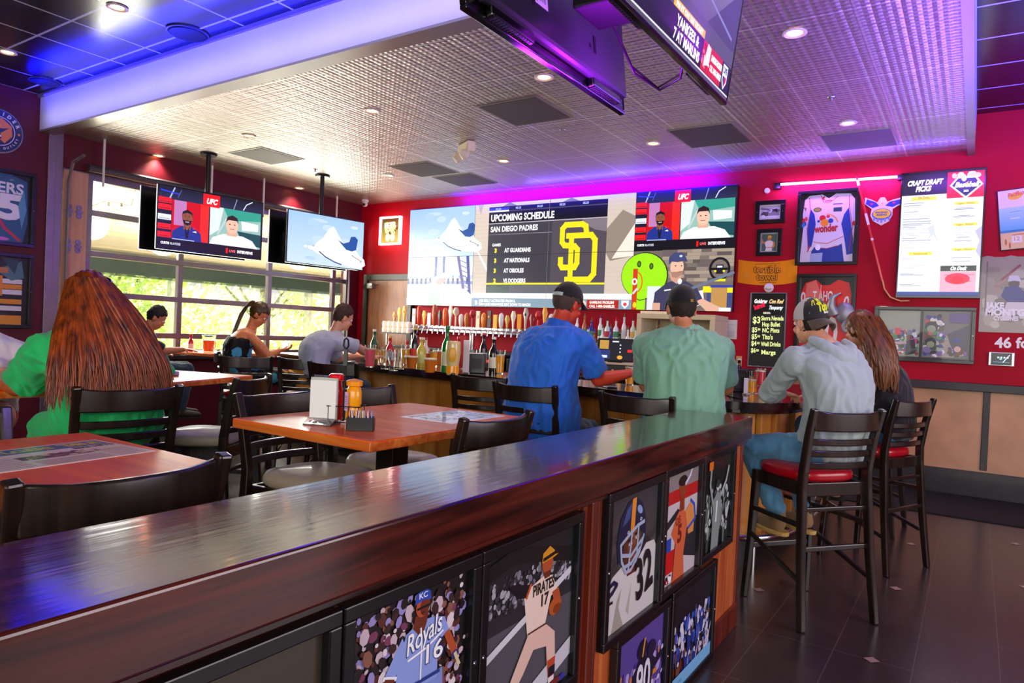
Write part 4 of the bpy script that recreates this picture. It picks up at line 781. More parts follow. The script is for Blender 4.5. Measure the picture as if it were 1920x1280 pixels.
# ================================================================== screens
def seg_man(a, x, y, s, suit, skin, hair, beard=None):      # torso-up figure for a screen
    a.poly([(x - .9 * s, y - 1.5 * s), (x - .8 * s, y - .45 * s), (x - .35 * s, y - .12 * s), (x + .35 * s, y - .12 * s), (x + .8 * s, y - .45 * s), (x + .9 * s, y - 1.5 * s)], suit)
    a.poly([(x - .2 * s, y - .3 * s), (x - .2 * s, y + .2 * s), (x + .2 * s, y + .2 * s), (x + .2 * s, y - .3 * s)], skin); a.ell(x, y + .38 * s, .30 * s, .40 * s, skin)
    a.poly([(x - .31 * s, y + .40 * s), (x - .27 * s, y + .70 * s), (x, y + .84 * s), (x + .27 * s, y + .70 * s), (x + .31 * s, y + .40 * s), (x + .24 * s, y + .58 * s), (x, y + .66 * s), (x - .24 * s, y + .58 * s)], hair)
    for q in (-.11, .11): a.ell(x + q * s, y + .42 * s, .035 * s, .018 * s, '#1c120e'); a.line([(x + (q - .06) * s, y + .49 * s), (x + (q + .06) * s, y + .50 * s)], .02 * s, hair)
    a.line([(x, y + .40 * s), (x + .03 * s, y + .29 * s), (x - .03 * s, y + .28 * s)], .018 * s, '#5a3424')
    if beard: a.poly([(x - .26 * s, y + .25 * s), (x - .2 * s, y + .02 * s), (x, y - .06 * s), (x + .2 * s, y + .02 * s), (x + .26 * s, y + .25 * s), (x + .12 * s, y + .22 * s), (x, y + .24 * s), (x - .12 * s, y + .22 * s)], beard)
    a.line([(x - .09 * s, y + .14 * s), (x + .09 * s, y + .14 * s)], .035 * s, '#e8d8d0' if beard else '#a86a5a')
def art_talk(w, h):
    a = Art(w, h, '#14182e'); a.grad(0, .8 * h, w, h, '#232a46', '#10131f'); a.line([(.10 * w, .82 * h), (.14 * w, .99 * h)], .012 * w, '#a8b4e0'); a.line([(.17 * w, .84 * h), (.20 * w, .97 * h)], .008 * w, '#4a567c'); a.line([(.02 * w, .93 * h), (.18 * w, .90 * h)], .01 * w, '#2440ff')
    a.line([(.70 * w, .80 * h), (.73 * w, .98 * h)], .008 * w, '#8a94b4'); a.line([(.80 * w, .82 * h), (.83 * w, .92 * h), (.89 * w, .98 * h)], .009 * w, '#d8e0f4')
    a.rect(.12 * w, .17 * h, .46 * w, .80 * h, '#c8080c'); a.rect(.14 * w, .4 * h, .25 * w, .80 * h, '#b878b0'); a.rect(.38 * w, .17 * h, .46 * w, .80 * h, '#e82818')
    for y, c in ((.79, '#e81c1c'), (.68, '#e81c1c'), (.52, '#dde3ea'), (.37, '#e81c1c'), (.24, '#e81c1c')): a.rect(.0, (y - .06) * h, .115 * w, (y + .03) * h, c); a.rect(.01 * w, (y - .045) * h, .105 * w, (y - .03) * h, '#a01010' if c[1] == 'e' else '#9aa4b0')
    seg_man(a, .26 * w, .43 * h, .17 * w * .95, '#1c2f86', '#8a4f36', '#1a1210', '#2a1812'); a.poly([(.235 * w, .42 * h), (.26 * w, .30 * h), (.285 * w, .42 * h), (.27 * w, .20 * h), (.25 * w, .20 * h)], '#0f1424'); a.ell(.325 * w, .38 * h, .012 * w, .018 * h, '#d81c2c'); a.poly([(.31 * w, .32 * h), (.34 * w, .34 * h), (.35 * w, .31 * h)], '#e8eef8')
    a.rect(.47 * w, .17 * h, .985 * w, .80 * h, '#8fb8b0'); a.poly([(.60 * w, .80 * h), (.985 * w, .80 * h), (.985 * w, .66 * h), (.66 * w, .60 * h)], '#2f9a86'); a.poly([(.47 * w, .80 * h), (.47 * w, .30 * h), (.56 * w, .42 * h), (.60 * w, .80 * h)], '#d6e2e0'); a.line([(.55 * w, .35 * h), (.63 * w, .62 * h)], .02 * w, '#b8c8c6'); a.poly([(.78 * w, .62 * h), (.96 * w, .60 * h), (.96 * w, .48 * h), (.79 * w, .46 * h)], '#eef4f2'); a.poly([(.74 * w, .44 * h), (.985 * w, .42 * h), (.985 * w, .20 * h), (.80 * w, .25 * h)], '#14484e')
    a.poly([(.47 * w, .17 * h), (.50 * w, .28 * h), (.60 * w, .36 * h), (.80 * w, .36 * h), (.90 * w, .30 * h), (.96 * w, .17 * h)], '#f0efe6'); a.poly([(.64 * w, .34 * h), (.64 * w, .42 * h), (.74 * w, .42 * h), (.74 * w, .34 * h)], '#d8a890'); a.ell(.69 * w, .52 * h, .062 * w, .14 * h, '#e8b8a0'); a.poly([(.625 * w, .56 * h), (.64 * w, .66 * h), (.69 * w, .70 * h), (.74 * w, .66 * h), (.755 * w, .56 * h), (.735 * w, .61 * h), (.65 * w, .61 * h)], '#2c1a16')
    for q in (.665, .715): a.ell(q * w, .54 * h, .009 * w, .009 * h, '#3a2018')
    a.line([(.67 * w, .46 * h), (.71 * w, .46 * h)], .006 * w, '#8a4a3c')
    a.rect(.40 * w, .78 * h, .56 * w, .985 * h, '#e01414'); a.text('UFC', .48 * w, .83 * h, .085 * h, '#ffffff', align='C', width=.10 * w, shear=.25, bold=.05)
    a.rect(0, 0, w, .165 * h, '#0c0d14'); a.rect(.13 * w, .165 * h, .33 * w, .18 * h, '#aab8e0'); a.text('CURTIS', .03 * w, .075 * h, .035 * h, '#ffffff', width=.075 * w, bold=.05); a.text('BLAYDES', .115 * w, .075 * h, .035 * h, '#d0d8e8', width=.09 * w, bold=.03); a.rect(.635 * w, .04 * h, .655 * w, .13 * h, '#e01414'); a.text('LIVE', .67 * w, .065 * h, .04 * h, '#ff6a6a', width=.06 * w, bold=.04); a.text('INTERVIEWS', .75 * w, .065 * h, .045 * h, '#f4f4f8', width=.16 * w, bold=.06)
    return a
def art_shoe(w, h, ox=0, sc=1.0, cap=None):
    a = Art(w, h, '#b4cdf6'); a.grad(0, 0, w, h, '#c2d6fa', '#9cc0f2'); q = random.Random(2)
    for i in range(16): a.ell(q.uniform(.1, .9) * w, q.uniform(.1, .9) * h, q.uniform(.05, .12) * w, q.uniform(.03, .07) * h, q.choice(['#c8daf8', '#bcd2f6', '#aac8f4']))
    P = lambda L: [((.5 + (x - .5) * sc + ox) * w, (.5 + (y - .5) * sc) * h) for x, y in L]
    a.poly(P([(.30, .28), (.36, .22), (.55, .12), (.80, .03), (.95, .02), (1.02, .10), (1.0, .22), (.92, .30), (.86, .42), (.80, .44), (.74, .40), (.66, .58), (.56, .82), (.50, .76), (.42, .55), (.33, .42)]), '#f2f4f6')
    a.poly(P([(.56, .82), (.50, .76), (.44, .60), (.42, .50), (.54, .50), (.62, .58)]), '#e2e8ec'); a.poly(P([(.62, .56), (.70, .50), (.78, .55), (.80, .66), (.86, .68), (.90, .62), (.88, .40), (.82, .36), (.74, .38)]), '#0f4a94')
    a.line(P([(.38, .27), (.46, .18), (.58, .10), (.68, .06)]), .013 * w * sc, '#16346e'); a.line(P([(.84, .26), (.97, .17)]), .006 * w, '#2a3a50')
    for x, y in ((.83, .27), (.95, .16), (.30, .36)): a.ell(*P([(x, y)])[0], .008 * w, .012 * h, '#1c2a44')
    a.poly(P([(.30, .36), (.24, .36), (.24, .30), (.31, .28)]), '#ffffff')
    for k in range(4): a.line(P([(.48 + .03 * k, .34 + .02 * k), (.62 + .03 * k, .26 + .02 * k)]), .006 * w, '#dfe5ea')
    a.text('SHOE MORN', .26 * w if not ox else .2 * w, .32 * h, .045 * h, '#ffffff', width=.36 * w, bold=.04); return a
def art_bridge(w, h):
    a = Art(w, h, '#dfeafc'); a.grad(0, .5 * h, w, h, '#e8f0fc', '#cfe0fa'); a.rect(0, .54 * h, w, .62 * h, '#bcc9e6'); a.specks(0, .52 * h, w, .64 * h, 60, ['#a8b8d8', '#7f93bf', '#eef4fd'], .01, .02, 3); a.rect(0, .44 * h, w, .5 * h, '#8a9cc8')
    for k in range(14): a.rect((.0 + .07 * k) * w, .44 * h, (.03 + .07 * k) * w, .56 * h, '#4a4a7c')
    for x in (.43, .55): a.rect(x * w, .50 * h, (x + .035) * w, h, '#2c4fa8')
    a.line([(.47 * w, .9 * h), (.54 * w, .8 * h)], .006 * w, '#5a78c4'); a.poly([(.76 * w, h), (.80 * w, h), (.90 * w, .30 * h), (.86 * w, .30 * h)], '#6a5a9c'); a.poly([(.90 * w, h), (.94 * w, h), (.99 * w, .20 * h), (.95 * w, .20 * h)], '#4a4a94')
    for k in range(7): a.line([((.79 + .014 * k) * w, (.93 - .1 * k) * h), ((.93 + .008 * k) * w, (.85 - .1 * k) * h)], .008 * w, '#5a5aa0')
    a.poly([(.84 * w, .32 * h), (.98 * w, .32 * h), (w, .15 * h), (w, .1 * h), (.9 * w, .25 * h)], '#3a3a7c')
    a.poly([(0, 0), (w, 0), (w, .22 * h), (.90 * w, .34 * h), (.62 * w, .40 * h), (.4 * w, .2 * h), (.2 * w, .1 * h), (0, .16 * h)], '#f8faff')
    a.poly([(.22 * w, 0), (.24 * w, .24 * h), (.34 * w, .44 * h), (.44 * w, .52 * h), (.58 * w, .48 * h), (.60 * w, .2 * h), (.56 * w, 0)], '#a9bcb6'); a.poly([(.22 * w, 0), (.2 * w, .22 * h), (.34 * w, .46 * h), (.36 * w, .2 * h), (.34 * w, 0)], '#d4def2')
    a.ell(.53 * w, .56 * h, .09 * w, .12 * h, '#a88890', rot=.4); a.poly([(.40 * w, .52 * h), (.48 * w, .64 * h), (.58 * w, .67 * h), (.66 * w, .60 * h), (.64 * w, .55 * h), (.52 * w, .57 * h), (.44 * w, .50 * h)], '#c2d0ee'); a.poly([(.53 * w, .06 * h), (.54 * w, .30 * h), (.58 * w, .30 * h), (.57 * w, .06 * h)], '#ffffff'); return a
def art_sched(w, h):
    a = Art(w, h, '#d3c3b4'); a.rect(.80 * w, 0, w, h, '#cbbcae')
    for k in range(26): a.line([(.0, (k + .5) / 26 * h), (w, (k + .4) / 26 * h)], .002 * h, '#c0ae9e')
    a.poly([(.80 * w, .62 * h), (.87 * w, .42 * h), (w, .46 * h), (w, .80 * h), (.93 * w, .86 * h)], '#8f8074'); a.poly([(.88 * w, .44 * h), (w, .74 * h), (w, .46 * h)], '#e9ddd0'); a.poly([(.0, .60 * h), (.01 * w, .60 * h), (.10 * w, .38 * h), (.10 * w, .34 * h)], '#ffffff')
    for cx in (.24, .63): a.poly([((cx - .05) * w, .965 * h), ((cx) * w, 1.0 * h), ((cx + .05) * w, .965 * h), ((cx + .035) * w, .93 * h), ((cx - .035) * w, .93 * h)], '#7d736a')
    a.poly([(.02 * w, h), (.06 * w, h), (.04 * w, .9 * h)], '#b4a494')
    x0, x1, y0, y1 = .10, .845, .135, .965
    a.rect(x0 * w, y0 * h, x1 * w, y1 * h, '#4a4450'); a.grad(x0 * w, y0 * h, x1 * w, .80 * h, '#3a3842', '#6a606e')
    a.rect(x0 * w, .925 * h, x1 * w, y1 * h, '#0c0f20'); a.rect(x0 * w, .93 * h, .235 * w, .955 * h, '#2b35c8'); a.rect(x0 * w, .915 * h, .235 * w, .93 * h, '#f2f2fa')
    for x in (.145, .28, .42, .56, .70): a.text('05.23', x * w, .935 * h, .018 * h, '#aab8ee', width=.035 * w, bold=.05)
    a.rect(x0 * w, .81 * h, x1 * w, .915 * h, '#05070e'); a.grad(x0 * w, .86 * h, x1 * w, .915 * h, '#05070e', '#3c3c4a'); a.text('UPCOMING SCHEDULE', .115 * w, .828 * h, .062 * h, '#ffffff', width=.415 * w, bold=.035)
    a.rect(x0 * w, .80 * h, x1 * w, .808 * h, '#b8b0bc'); a.text('SAN DIEGO PADRES', .115 * w, .725 * h, .05 * h, '#f4f2f6', width=.315 * w, bold=.035); a.rect(x0 * w, .695 * h, .52 * w, .70 * h, '#8a8290')
    a.text('GAMES', .13 * w, .585 * h, .026 * h, '#f4f2f6', width=.06 * w, bold=.04)
    for k, (n_, t_, tw) in enumerate((('3', 'AT GUARDIANS', .175), ('3', 'AT NATIONALS', .17), ('3', 'AT ORIOLES', .135), ('2', 'VS DODGERS', .15))):
        y = .525 - k * .097; a.text(n_, .148 * w, y * h, .038 * h, '#f0dc2c', bold=.07); a.text(t_, .215 * w, y * h, .038 * h, '#f6f4f8', width=tw * w, bold=.045)
    a.rect(.52 * w, .225 * h, x1 * w, .80 * h, '#2e2930'); a.grad(.52 * w, .225 * h, x1 * w, .80 * h, '#4d4650', '#241f26'); a.poly([(.70 * w, .80 * h), (x1 * w, .80 * h), (x1 * w, .68 * h), (.78 * w, .70 * h), (.72 * w, .75 * h)], '#7a7078')
    Yc = '#f2da1a'; lw = .030 * w      # interlocking SD
    Sx, Sy = .57 * w, .26 * h; W_, H_ = .22 * w, .50 * h; P = lambda L: [(Sx + x * W_, Sy + y * H_) for x, y in L]
    a.line(P([(.72, .86), (.70, .95), (.60, .99), (.16, .99), (.07, .92), (.07, .68), (.14, .62), (.42, .60), (.50, .54), (.50, .30), (.44, .22), (.10, .22), (.05, .28), (.05, .38)]), lw, Yc)
    a.line(P([(.33, .78), (.33, .0)]), lw, Yc); a.line(P([(.22, .0), (.84, .0), (.96, .10), (.96, .70), (.86, .79), (.22, .79)]), lw, Yc); a.line(P([(.33, .10), (.33, .55)]), lw * .9, Yc)
    a.rect(x0 * w, .215 * h, x1 * w, .232 * h, '#e8dc2a'); a.rect(x0 * w, .135 * h, x1 * w, .212 * h, '#5f6068'); a.rect(x0 * w, .135 * h, .26 * w, .212 * h, '#4c5a58')
    a.rect(0, .085 * h, w, .135 * h, '#efe8e2'); a.rect(0, 0, w, .085 * h, '#4a6272'); a.grad(0, 0, w, .085 * h, '#7f98a8', '#344654'); a.rect(.02 * w, .01 * h, .045 * w, .08 * h, '#6f8cf0'); a.text('B', .026 * w, .02 * h, .04 * h, '#ffffff', bold=.05)
    a.text('JOE KELLY ACTIVATED FROM IL', .055 * w, .048 * h, .024 * h, '#ffffff', width=.25 * w, bold=.035); a.text('GEN & JOSE HERNANDEZ SENT DOWN TO MINORS', .055 * w, .014 * h, .024 * h, '#ffffff', width=.35 * w, bold=.035)
    a.rect(.635 * w, .01 * h, .70 * w, .08 * h, '#d8a070'); a.ell(.72 * w, .045 * h, .025 * w, .035 * h, '#e8c8b8'); a.rect(.75 * w, .005 * h, .93 * w, .08 * h, '#a8241a'); a.text('GAMBLING PROBLEM?', .765 * w, .048 * h, .022 * h, '#fff0e8', width=.14 * w, bold=.04); a.text('CALL 1-800-GAMBLER', .765 * w, .014 * h, .022 * h, '#fff0e8', width=.145 * w, bold=.04)
    a.poly([(.945 * w, .078 * h), (.985 * w, .078 * h), (.985 * w, .04 * h), (.965 * w, .006 * h), (.945 * w, .04 * h)], '#e8e8f4'); a.ell(.965 * w, .045 * h, .01 * w, .015 * h, '#d83a4a'); return a
def art_host(w, h):
    a = Art(w, h, '#6e625c'); q = random.Random(6)
    for r in range(9):
        x = .3 * w
        while x < w: l = q.uniform(.07, .16) * w; a.rect(x, (.48 + r * .06) * h, min(w, x + l), (.48 + r * .06 + .056) * h, q.choice(['#756862', '#8d7f74', '#5a504c', '#a0917f', '#665a58']), .2); x += l
    a.z += 1; a.ell(.12 * w, .58 * h, .25 * w, .40 * h, '#2c3a22', n=30); a.ell(.115 * w, .58 * h, .24 * w, .385 * h, '#9ae016', n=30); a.rect(.02 * w, 0, .14 * w, .25 * h, '#9ae016')
    for x, y in ((.06, .78), (.19, .74)): a.ell(x * w, y * h, .022 * w, .055 * h, '#26321a'); a.ell(x * w, y * h, .012 * w, .035 * h, '#5a7a2a')
    a.line([(.03 * w, .20 * h), (.08 * w, .16 * h), (.16 * w, .19 * h)], .008 * w, '#2f4a12')
    a.rect(0, 0, .05 * w, .70 * h, '#c83a1c'); a.ell(.02 * w, .48 * h, .03 * w, .06 * h, '#e8e0e0'); a.ell(.02 * w, .48 * h, .014 * w, .03 * h, '#c8201c'); a.ell(.03 * w, .08 * h, .02 * w, .05 * h, '#f0d020'); a.line([(.05 * w, .36 * h), (.01 * w, .28 * h)], .02 * w, '#d8d0e4')
    for k in range(10):
        t0, t1 = -1.3 + k * .26, -1.3 + (k + 1) * .26; a.line([((.04 + .06 * math.cos(t0)) * w, (.47 + .17 * math.sin(t0)) * h), ((.04 + .06 * math.cos(t1)) * w, (.47 + .17 * math.sin(t1)) * h)], .012 * w, '#e8501c')
    a.rect(.76 * w, 0, w, .40 * h, '#3a4678'); a.rect(.72 * w, .30 * h, w, .40 * h, '#e8dc20'); a.rect(.80 * w, .0, .95 * w, .38 * h, '#b98a4c'); a.rect(.79 * w, .38 * h, w, .42 * h, '#2f3f9a')
    a.ell(.87 * w, .68 * h, .10 * w, .19 * h, '#141418', n=26); a.ell(.87 * w, .68 * h, .078 * w, .15 * h, '#756862', n=26); a.rect(.79 * w, .66 * h, .95 * w, .70 * h, '#18181c'); a.rect(.835 * w, .60 * h, .905 * w, .75 * h, '#1c1c22'); a.rect(.845 * w, .70 * h, .895 * w, .73 * h, '#e4e4ec'); a.rect(.82 * w, .63 * h, .84 * w, .66 * h, '#e8e02c'); a.rect(.90 * w, .63 * h, .92 * w, .66 * h, '#e8e02c'); a.rect(.81 * w, .48 * h, .93 * w, .52 * h, '#d8d41c')
    a.rect(.16 * w, 0, .30 * w, .40 * h, '#d8dce8'); a.poly([(.62 * w, .05 * h), (.74 * w, .12 * h), (.72 * w, .34 * h), (.62 * w, .3 * h)], '#dfe2ec')
    a.poly([(.22 * w, 0), (.24 * w, .30 * h), (.36 * w, .46 * h), (.44 * w, .50 * h), (.56 * w, .48 * h), (.66 * w, .38 * h), (.74 * w, .14 * h), (.66 * w, .08 * h), (.62 * w, 0)], '#3c3a58'); a.poly([(.40 * w, .50 * h), (.38 * w, .62 * h), (.50 * w, .62 * h), (.50 * w, .50 * h), (.46 * w, .44 * h)], '#c89880')
    a.poly([(.66 * w, .16 * h), (.72 * w, .20 * h), (.92 * w, .04 * h), (.88 * w, 0), (.76 * w, 0)], '#d8a890'); a.rect(.88 * w, .0, .99 * w, .06 * h, '#e8e4e8'); a.rect(.22 * w, .0, .30 * w, .12 * h, '#d0a088')
    a.ell(.455 * w, .72 * h, .068 * w, .15 * h, '#e0b49c'); a.poly([(.395 * w, .64 * h), (.41 * w, .55 * h), (.46 * w, .54 * h), (.51 * w, .60 * h), (.52 * w, .66 * h), (.47 * w, .64 * h)], '#a87c68'); a.poly([(.37 * w, .76 * h), (.37 * w, .88 * h), (.42 * w, .96 * h), (.50 * w, .96 * h), (.54 * w, .88 * h), (.56 * w, .80 * h), (.52 * w, .815 * h), (.46 * w, .80 * h), (.40 * w, .81 * h)], '#3f4470'); a.ell(.49 * w, .90 * h, .016 * w, .02 * h, '#c8cce0')
    for x in (.44, .50): a.ell(x * w, .74 * h, .008 * w, .009 * h, '#2a1a14')
    a.line([(.46 * w, .635 * h), (.50 * w, .64 * h)], .006 * w, '#8a4a40'); a.ell(.49 * w, .48 * h, .022 * w, .05 * h, '#e8e4e0'); a.line([(.34 * w, .33 * h), (.40 * w, .345 * h)], .012 * w, '#e8eaf2'); a.line([(.57 * w, .34 * h), (w, .62 * h)], .026 * w, '#6a7288'); return a
# video wall: eight panels on the back wall
VX = [-7.57, -6.28, -4.995, -3.71, -2.425]; VZ = [1.80, 2.552, 3.305]; VY = 8.33
GS = art_sched(VX[3] - VX[1], VZ[2] - VZ[0])
pw = VX[1] - VX[0]; ph = VZ[1] - VZ[0]
BEZ = mat('screen_bezel', '#050507', .25, coat=.4)
vlab = {(0, 1): 'video wall panel showing a white running shoe with blue lining', (0, 0): 'video wall panel showing a person in a cap in front of a bridge tower', (1, 1): 'video wall panel carrying the UPCOMING SCHEDULE heading', (2, 1): 'video wall panel carrying the top half of the yellow SD letters',
        (1, 0): 'video wall panel with the AT ORIOLES and VS DODGERS lines', (2, 0): 'video wall panel carrying the bottom half of the yellow SD letters', (3, 1): 'video wall panel with two talking men under a red UFC tab', (3, 0): 'video wall panel with a man in a cap and a big green smiling face'}
for i in range(4):
    for j in range(2):
        t = thing('video_wall_panel', vlab[(i, j)], 'video panel', (0, 0, 0), 0, 'video wall panels'); t.matrix_world = frame_matrix((VX[i], VY, VZ[j]), (1, 0, 0), (0, 0, 1))
        w, h = VX[i + 1] - VX[i], VZ[j + 1] - VZ[j]
        m = MB(); m.box((.001, .001, -.085), (w - .001, h - .001, 0)); m.build('casing', BEZ, t)
        if i == 0: a = art_shoe(w, h, .15, .9) if j == 1 else art_bridge(w, h)
        elif i == 3: a = art_talk(w, h) if j == 1 else art_host(w, h)
        else:
            ox, oy = VX[i] - VX[1], VZ[j] - VZ[0]; a = GS.clip(ox + .003, oy + .003, ox + w - .003, oy + h - .003)
        a.build('screen', SCREEN, t, Matrix.Translation((.003, .003, .0005)) @ Matrix.Diagonal(((w - .006) / a.w, (h - .006) / a.h, 1, 1)), step=.00008)
# televisions hanging in front of the garage window, in back-to-back pairs
def hung_tv(name_label, P0, u, w, h, art, tilt=0):
    t = thing('hanging_television', name_label, 'television'); T = frame_matrix(P0, u, (0, 0, 1)) @ Matrix.Rotation(tilt, 4, 'X'); t.matrix_world = T
    m = MB(); m.box((0, 0, -.035), (w, h, 0)); m.build('casing', BEZ, t, .006)
    m = MB(); m.box((.15 * w, .08 * h, -.075), (.85 * w, .6 * h, -.034)); m.build('back_housing', mat('tv_back_plastic', '#0d0d10', .45, bump=.05), t, .012)
    if art: art(w - .024, h - .024).build('screen', SCREEN, t, Matrix.Translation((.012, .012, .0008)), step=.00008)
    else: MB().box((.012, .012, 0), (w - .012, h - .012, .0008)).build('screen', mat('dark_screen', '#08080c', .12, coat=.3), t)
    return t
uA = Vector((.15, 1.30, 0)).normalized(); pA = Vector((-7.87, 4.40, 2.225)); uB = Vector((.145, 1.213, 0)).normalized(); pB = Vector((-7.447, 5.879, 2.22))
nA = uA.cross(Vector((0, 0, 1))); nB = uB.cross(Vector((0, 0, 1)))
hung_tv('window television showing two talking men under a red UFC tab', pA, uA, 1.32, .745, art_talk)
hung_tv('window television showing a white running shoe on pale blue', pB, uB, 1.222, .69, lambda w, h: art_shoe(w, h, .02, 1.0))
hung_tv('dark-backed television hung back to back behind the UFC screen, facing the glass', pA - nA * .34 + uA * 1.26, -uA, 1.32, .745, None)
hung_tv('dark-backed television hung back to back behind the shoe screen, facing the glass', pB - nB * .34 + uB * 1.15, -uB, 1.222, .69, None)
for p_, u_, n_, w_, lab in ((pA, uA, nA, 1.32, 'black ceiling pole carrying the pair of televisions nearer the white beam'), (pB, uB, nB, 1.222, 'black ceiling pole carrying the pair of televisions nearer the red wall')):
    c = p_ + u_ * (w_ * .5) - n_ * .17; t = thing('television_mount', lab, 'mount', (c.x, c.y, ZC))
    MB().tube([(0, 0, -.02), (0, 0, -.95)], .028, 12).build('pole', BLACKM, t, smooth=True); MB().lathe([(0, -.03), (.09, -.03), (.10, -.012), (.10, 0), (0, 0)], 20).build('ceiling_plate', BLACKM, t)
    m = MB(); m.bar((-.10, 0, -.85), (.10, 0, -.85), .3, .3, up=(0, 0, 1)); m.build('bracket', BLACKM, t, .01)
# the big pair near the camera, seen from underneath
def big_tv(label, P, u, w, h, art, tilt, back):
    t = thing('ceiling_television', label, 'television'); T = frame_matrix(P, u, (0, 0, 1)) @ Matrix.Rotation(tilt, 4, 'X'); t.matrix_world = T
    m = MB(); m.box((0, 0, -.028), (w, .018, .004)); m.box((0, h - .012, -.028), (w, h, .004)); m.box((0, .018, -.028), (.012, h - .012, .004)); m.box((w - .012, .018, -.028), (w, h - .012, .004)); m.build('bezel', mat('gloss_bezel', '#101014', .15, coat=.6), t, .004)
    MB().box((.01, .01, -.024), (w - .01, h - .01, -.001)).build('panel', BEZ, t)
    m = MB(); m.box((.06, .05, -.075), (w - .06, h * .72, -.022)); m.build('back_housing', mat('tv_back_gloss', '#2a2a32', .35, bump=.05), t, .02)
    for x0 in (.12, w - .42):
        g_ = MB(); g_.box((x0, .012, -.06), (x0 + .30, .055, -.024)); b = g_.build('speaker_box', BEZ, t, .008)
        g_ = MB()
        for k in range(14):
            for r in range(4): g_.box((x0 + .02 + k * .019, .0108, -.055 + r * .008), (x0 + .03 + k * .019, .0125, -.051 + r * .008))
        g_.build('speaker_slot', mat('slot_grey', '#3c3a44', .4), b)
    s_ = MB(); s_.box((w * .3, .16, -.0785), (w * .3 + .02, .24, -.0745)); s_.box((w * .3 + .05, .17, -.0785), (w * .3 + .062, .19, -.0745)); s_.box((w * .7, .16, -.0785), (w * .7 + .02, .24, -.0745)); s_.build('vent_slot', mat('deep_black', '#020203', .8), t)
    st = Art(.16, .10, '#e4e6ea'); [st.line([(.01, .012 + k * .009), (.01 + (.05 if k % 3 else .07), .012 + k * .009)], .003, '#55585e') for k in range(9)]; [st.rect(.09 + .01 * k, .02, .094 + .01 * k, .08, '#2a2c30') for k in range(6)]; st.build('rating_sticker', PRINT, t, Matrix.Translation((w * .74, .18, -.0765)) @ Matrix.Rotation(math.pi, 4, 'Y'), step=.00002)
    if art: art(w - .024, h - .03).build('screen', SCREEN, t, Matrix.Translation((.012, .018, .0006)), step=.00008)
    return t
def art_sport(w, h):
    a = Art(w, h, '#4c4a54'); a.grad(0, .3 * h, w, h, '#55505e', '#8a8490'); a.poly([(.7 * w, .3 * h), (w, .7 * h), (w, .3 * h)], '#3c3a48'); a.line([(.5 * w, .5 * h), (.95 * w, .36 * h)], .01 * w, '#7a7aa8')
    a.rect(0, .02 * h, w, .20 * h, '#14141c'); a.rect(0, .02 * h, w, .03 * h, '#d8d8e0'); a.rect(.42 * w, .20 * h, .70 * w, .245 * h, '#f0a81c'); a.text('PM ET ON TBS TICKET', .44 * w, .208 * h, .028 * h, '#ffffff', width=.24 * w, bold=.04)
    a.text('YANKEES &', .46 * w, .125 * h, .055 * h, '#ffffff', width=.20 * w, bold=.04); a.text('7 AT MARLINS', .45 * w, .05 * h, .055 * h, '#ffffff', width=.23 * w, bold=.04)
    a.rect(.70 * w, .035 * h, .90 * w, .20 * h, '#c41818'); a.specks(.69 * w, .035 * h, .78 * w, .20 * h, 30, ['#e86a6a', '#f4c8c8', '#a01010'], .006, .016, 4); a.poly([(.72 * w, .06 * h), (.74 * w, .20 * h), (.775 * w, .19 * h), (.77 * w, .09 * h)], '#f0d8d8')
    a.text('GAMBLING PROBLEM?', .785 * w, .13 * h, .035 * h, '#ffffff', width=.115 * w, bold=.05); a.text('CALL 1-800-GAMBLER', .785 * w, .07 * h, .035 * h, '#ffffff', width=.12 * w, bold=.05)
    a.poly([(.915 * w, .19 * h), (.965 * w, .19 * h), (.965 * w, .09 * h), (.94 * w, .04 * h), (.915 * w, .09 * h)], '#f2f2fa'); a.poly([(.92 * w, .12 * h), (.96 * w, .12 * h), (.958 * w, .095 * h), (.94 * w, .055 * h), (.922 * w, .095 * h)], '#2c3a8c'); a.poly([(.94 * w, .12 * h), (.96 * w, .12 * h), (.958 * w, .095 * h), (.94 * w, .055 * h)], '#c8203a'); a.text('LIVE', .94 * w, .14 * h, .035 * h, '#1c2c6c', align='C', width=.036 * w, bold=.06); return a
big_tv('large television near the camera whose bright screen faces the open floor', (-1.07, 2.05, 2.60), (0, 1, 0), 1.36, .77, art_sport, R(7), 0)
big_tv('large television near the camera seen from its dark purple-lit back', (-1.60, 3.34, 2.60), (0, -1, 0), 1.36, .77, None, R(7), 1)
t = thing('television_bracket', 'black double bracket and pole between the two large televisions near the camera', 'mount', (-1.33, 2.7, ZU))
MB().tube([(0, 0, 0), (0, 0, -.95)], .03, 12).build('pole', BLACKM, t, smooth=True); m = MB(); m.bar((-.15, 0, -.92), (.15, 0, -.92), .25, .2); m.build('cross_arm', BLACKM, t, .01); m = MB(); m.tube([(-.15, .3, -.95), (-.1, .42, -1.12), (.0, .5, -1.19), (.1, .5, -1.15), (.16, .42, -1.0)], .007, 6); m.tube([(-.15, .2, -.9), (-.12, .42, -1.08), (-.02, .52, -1.17), (.1, .52, -1.12), (.16, .3, -.95)], .006, 6); m.build('cable', BLACKM, t)

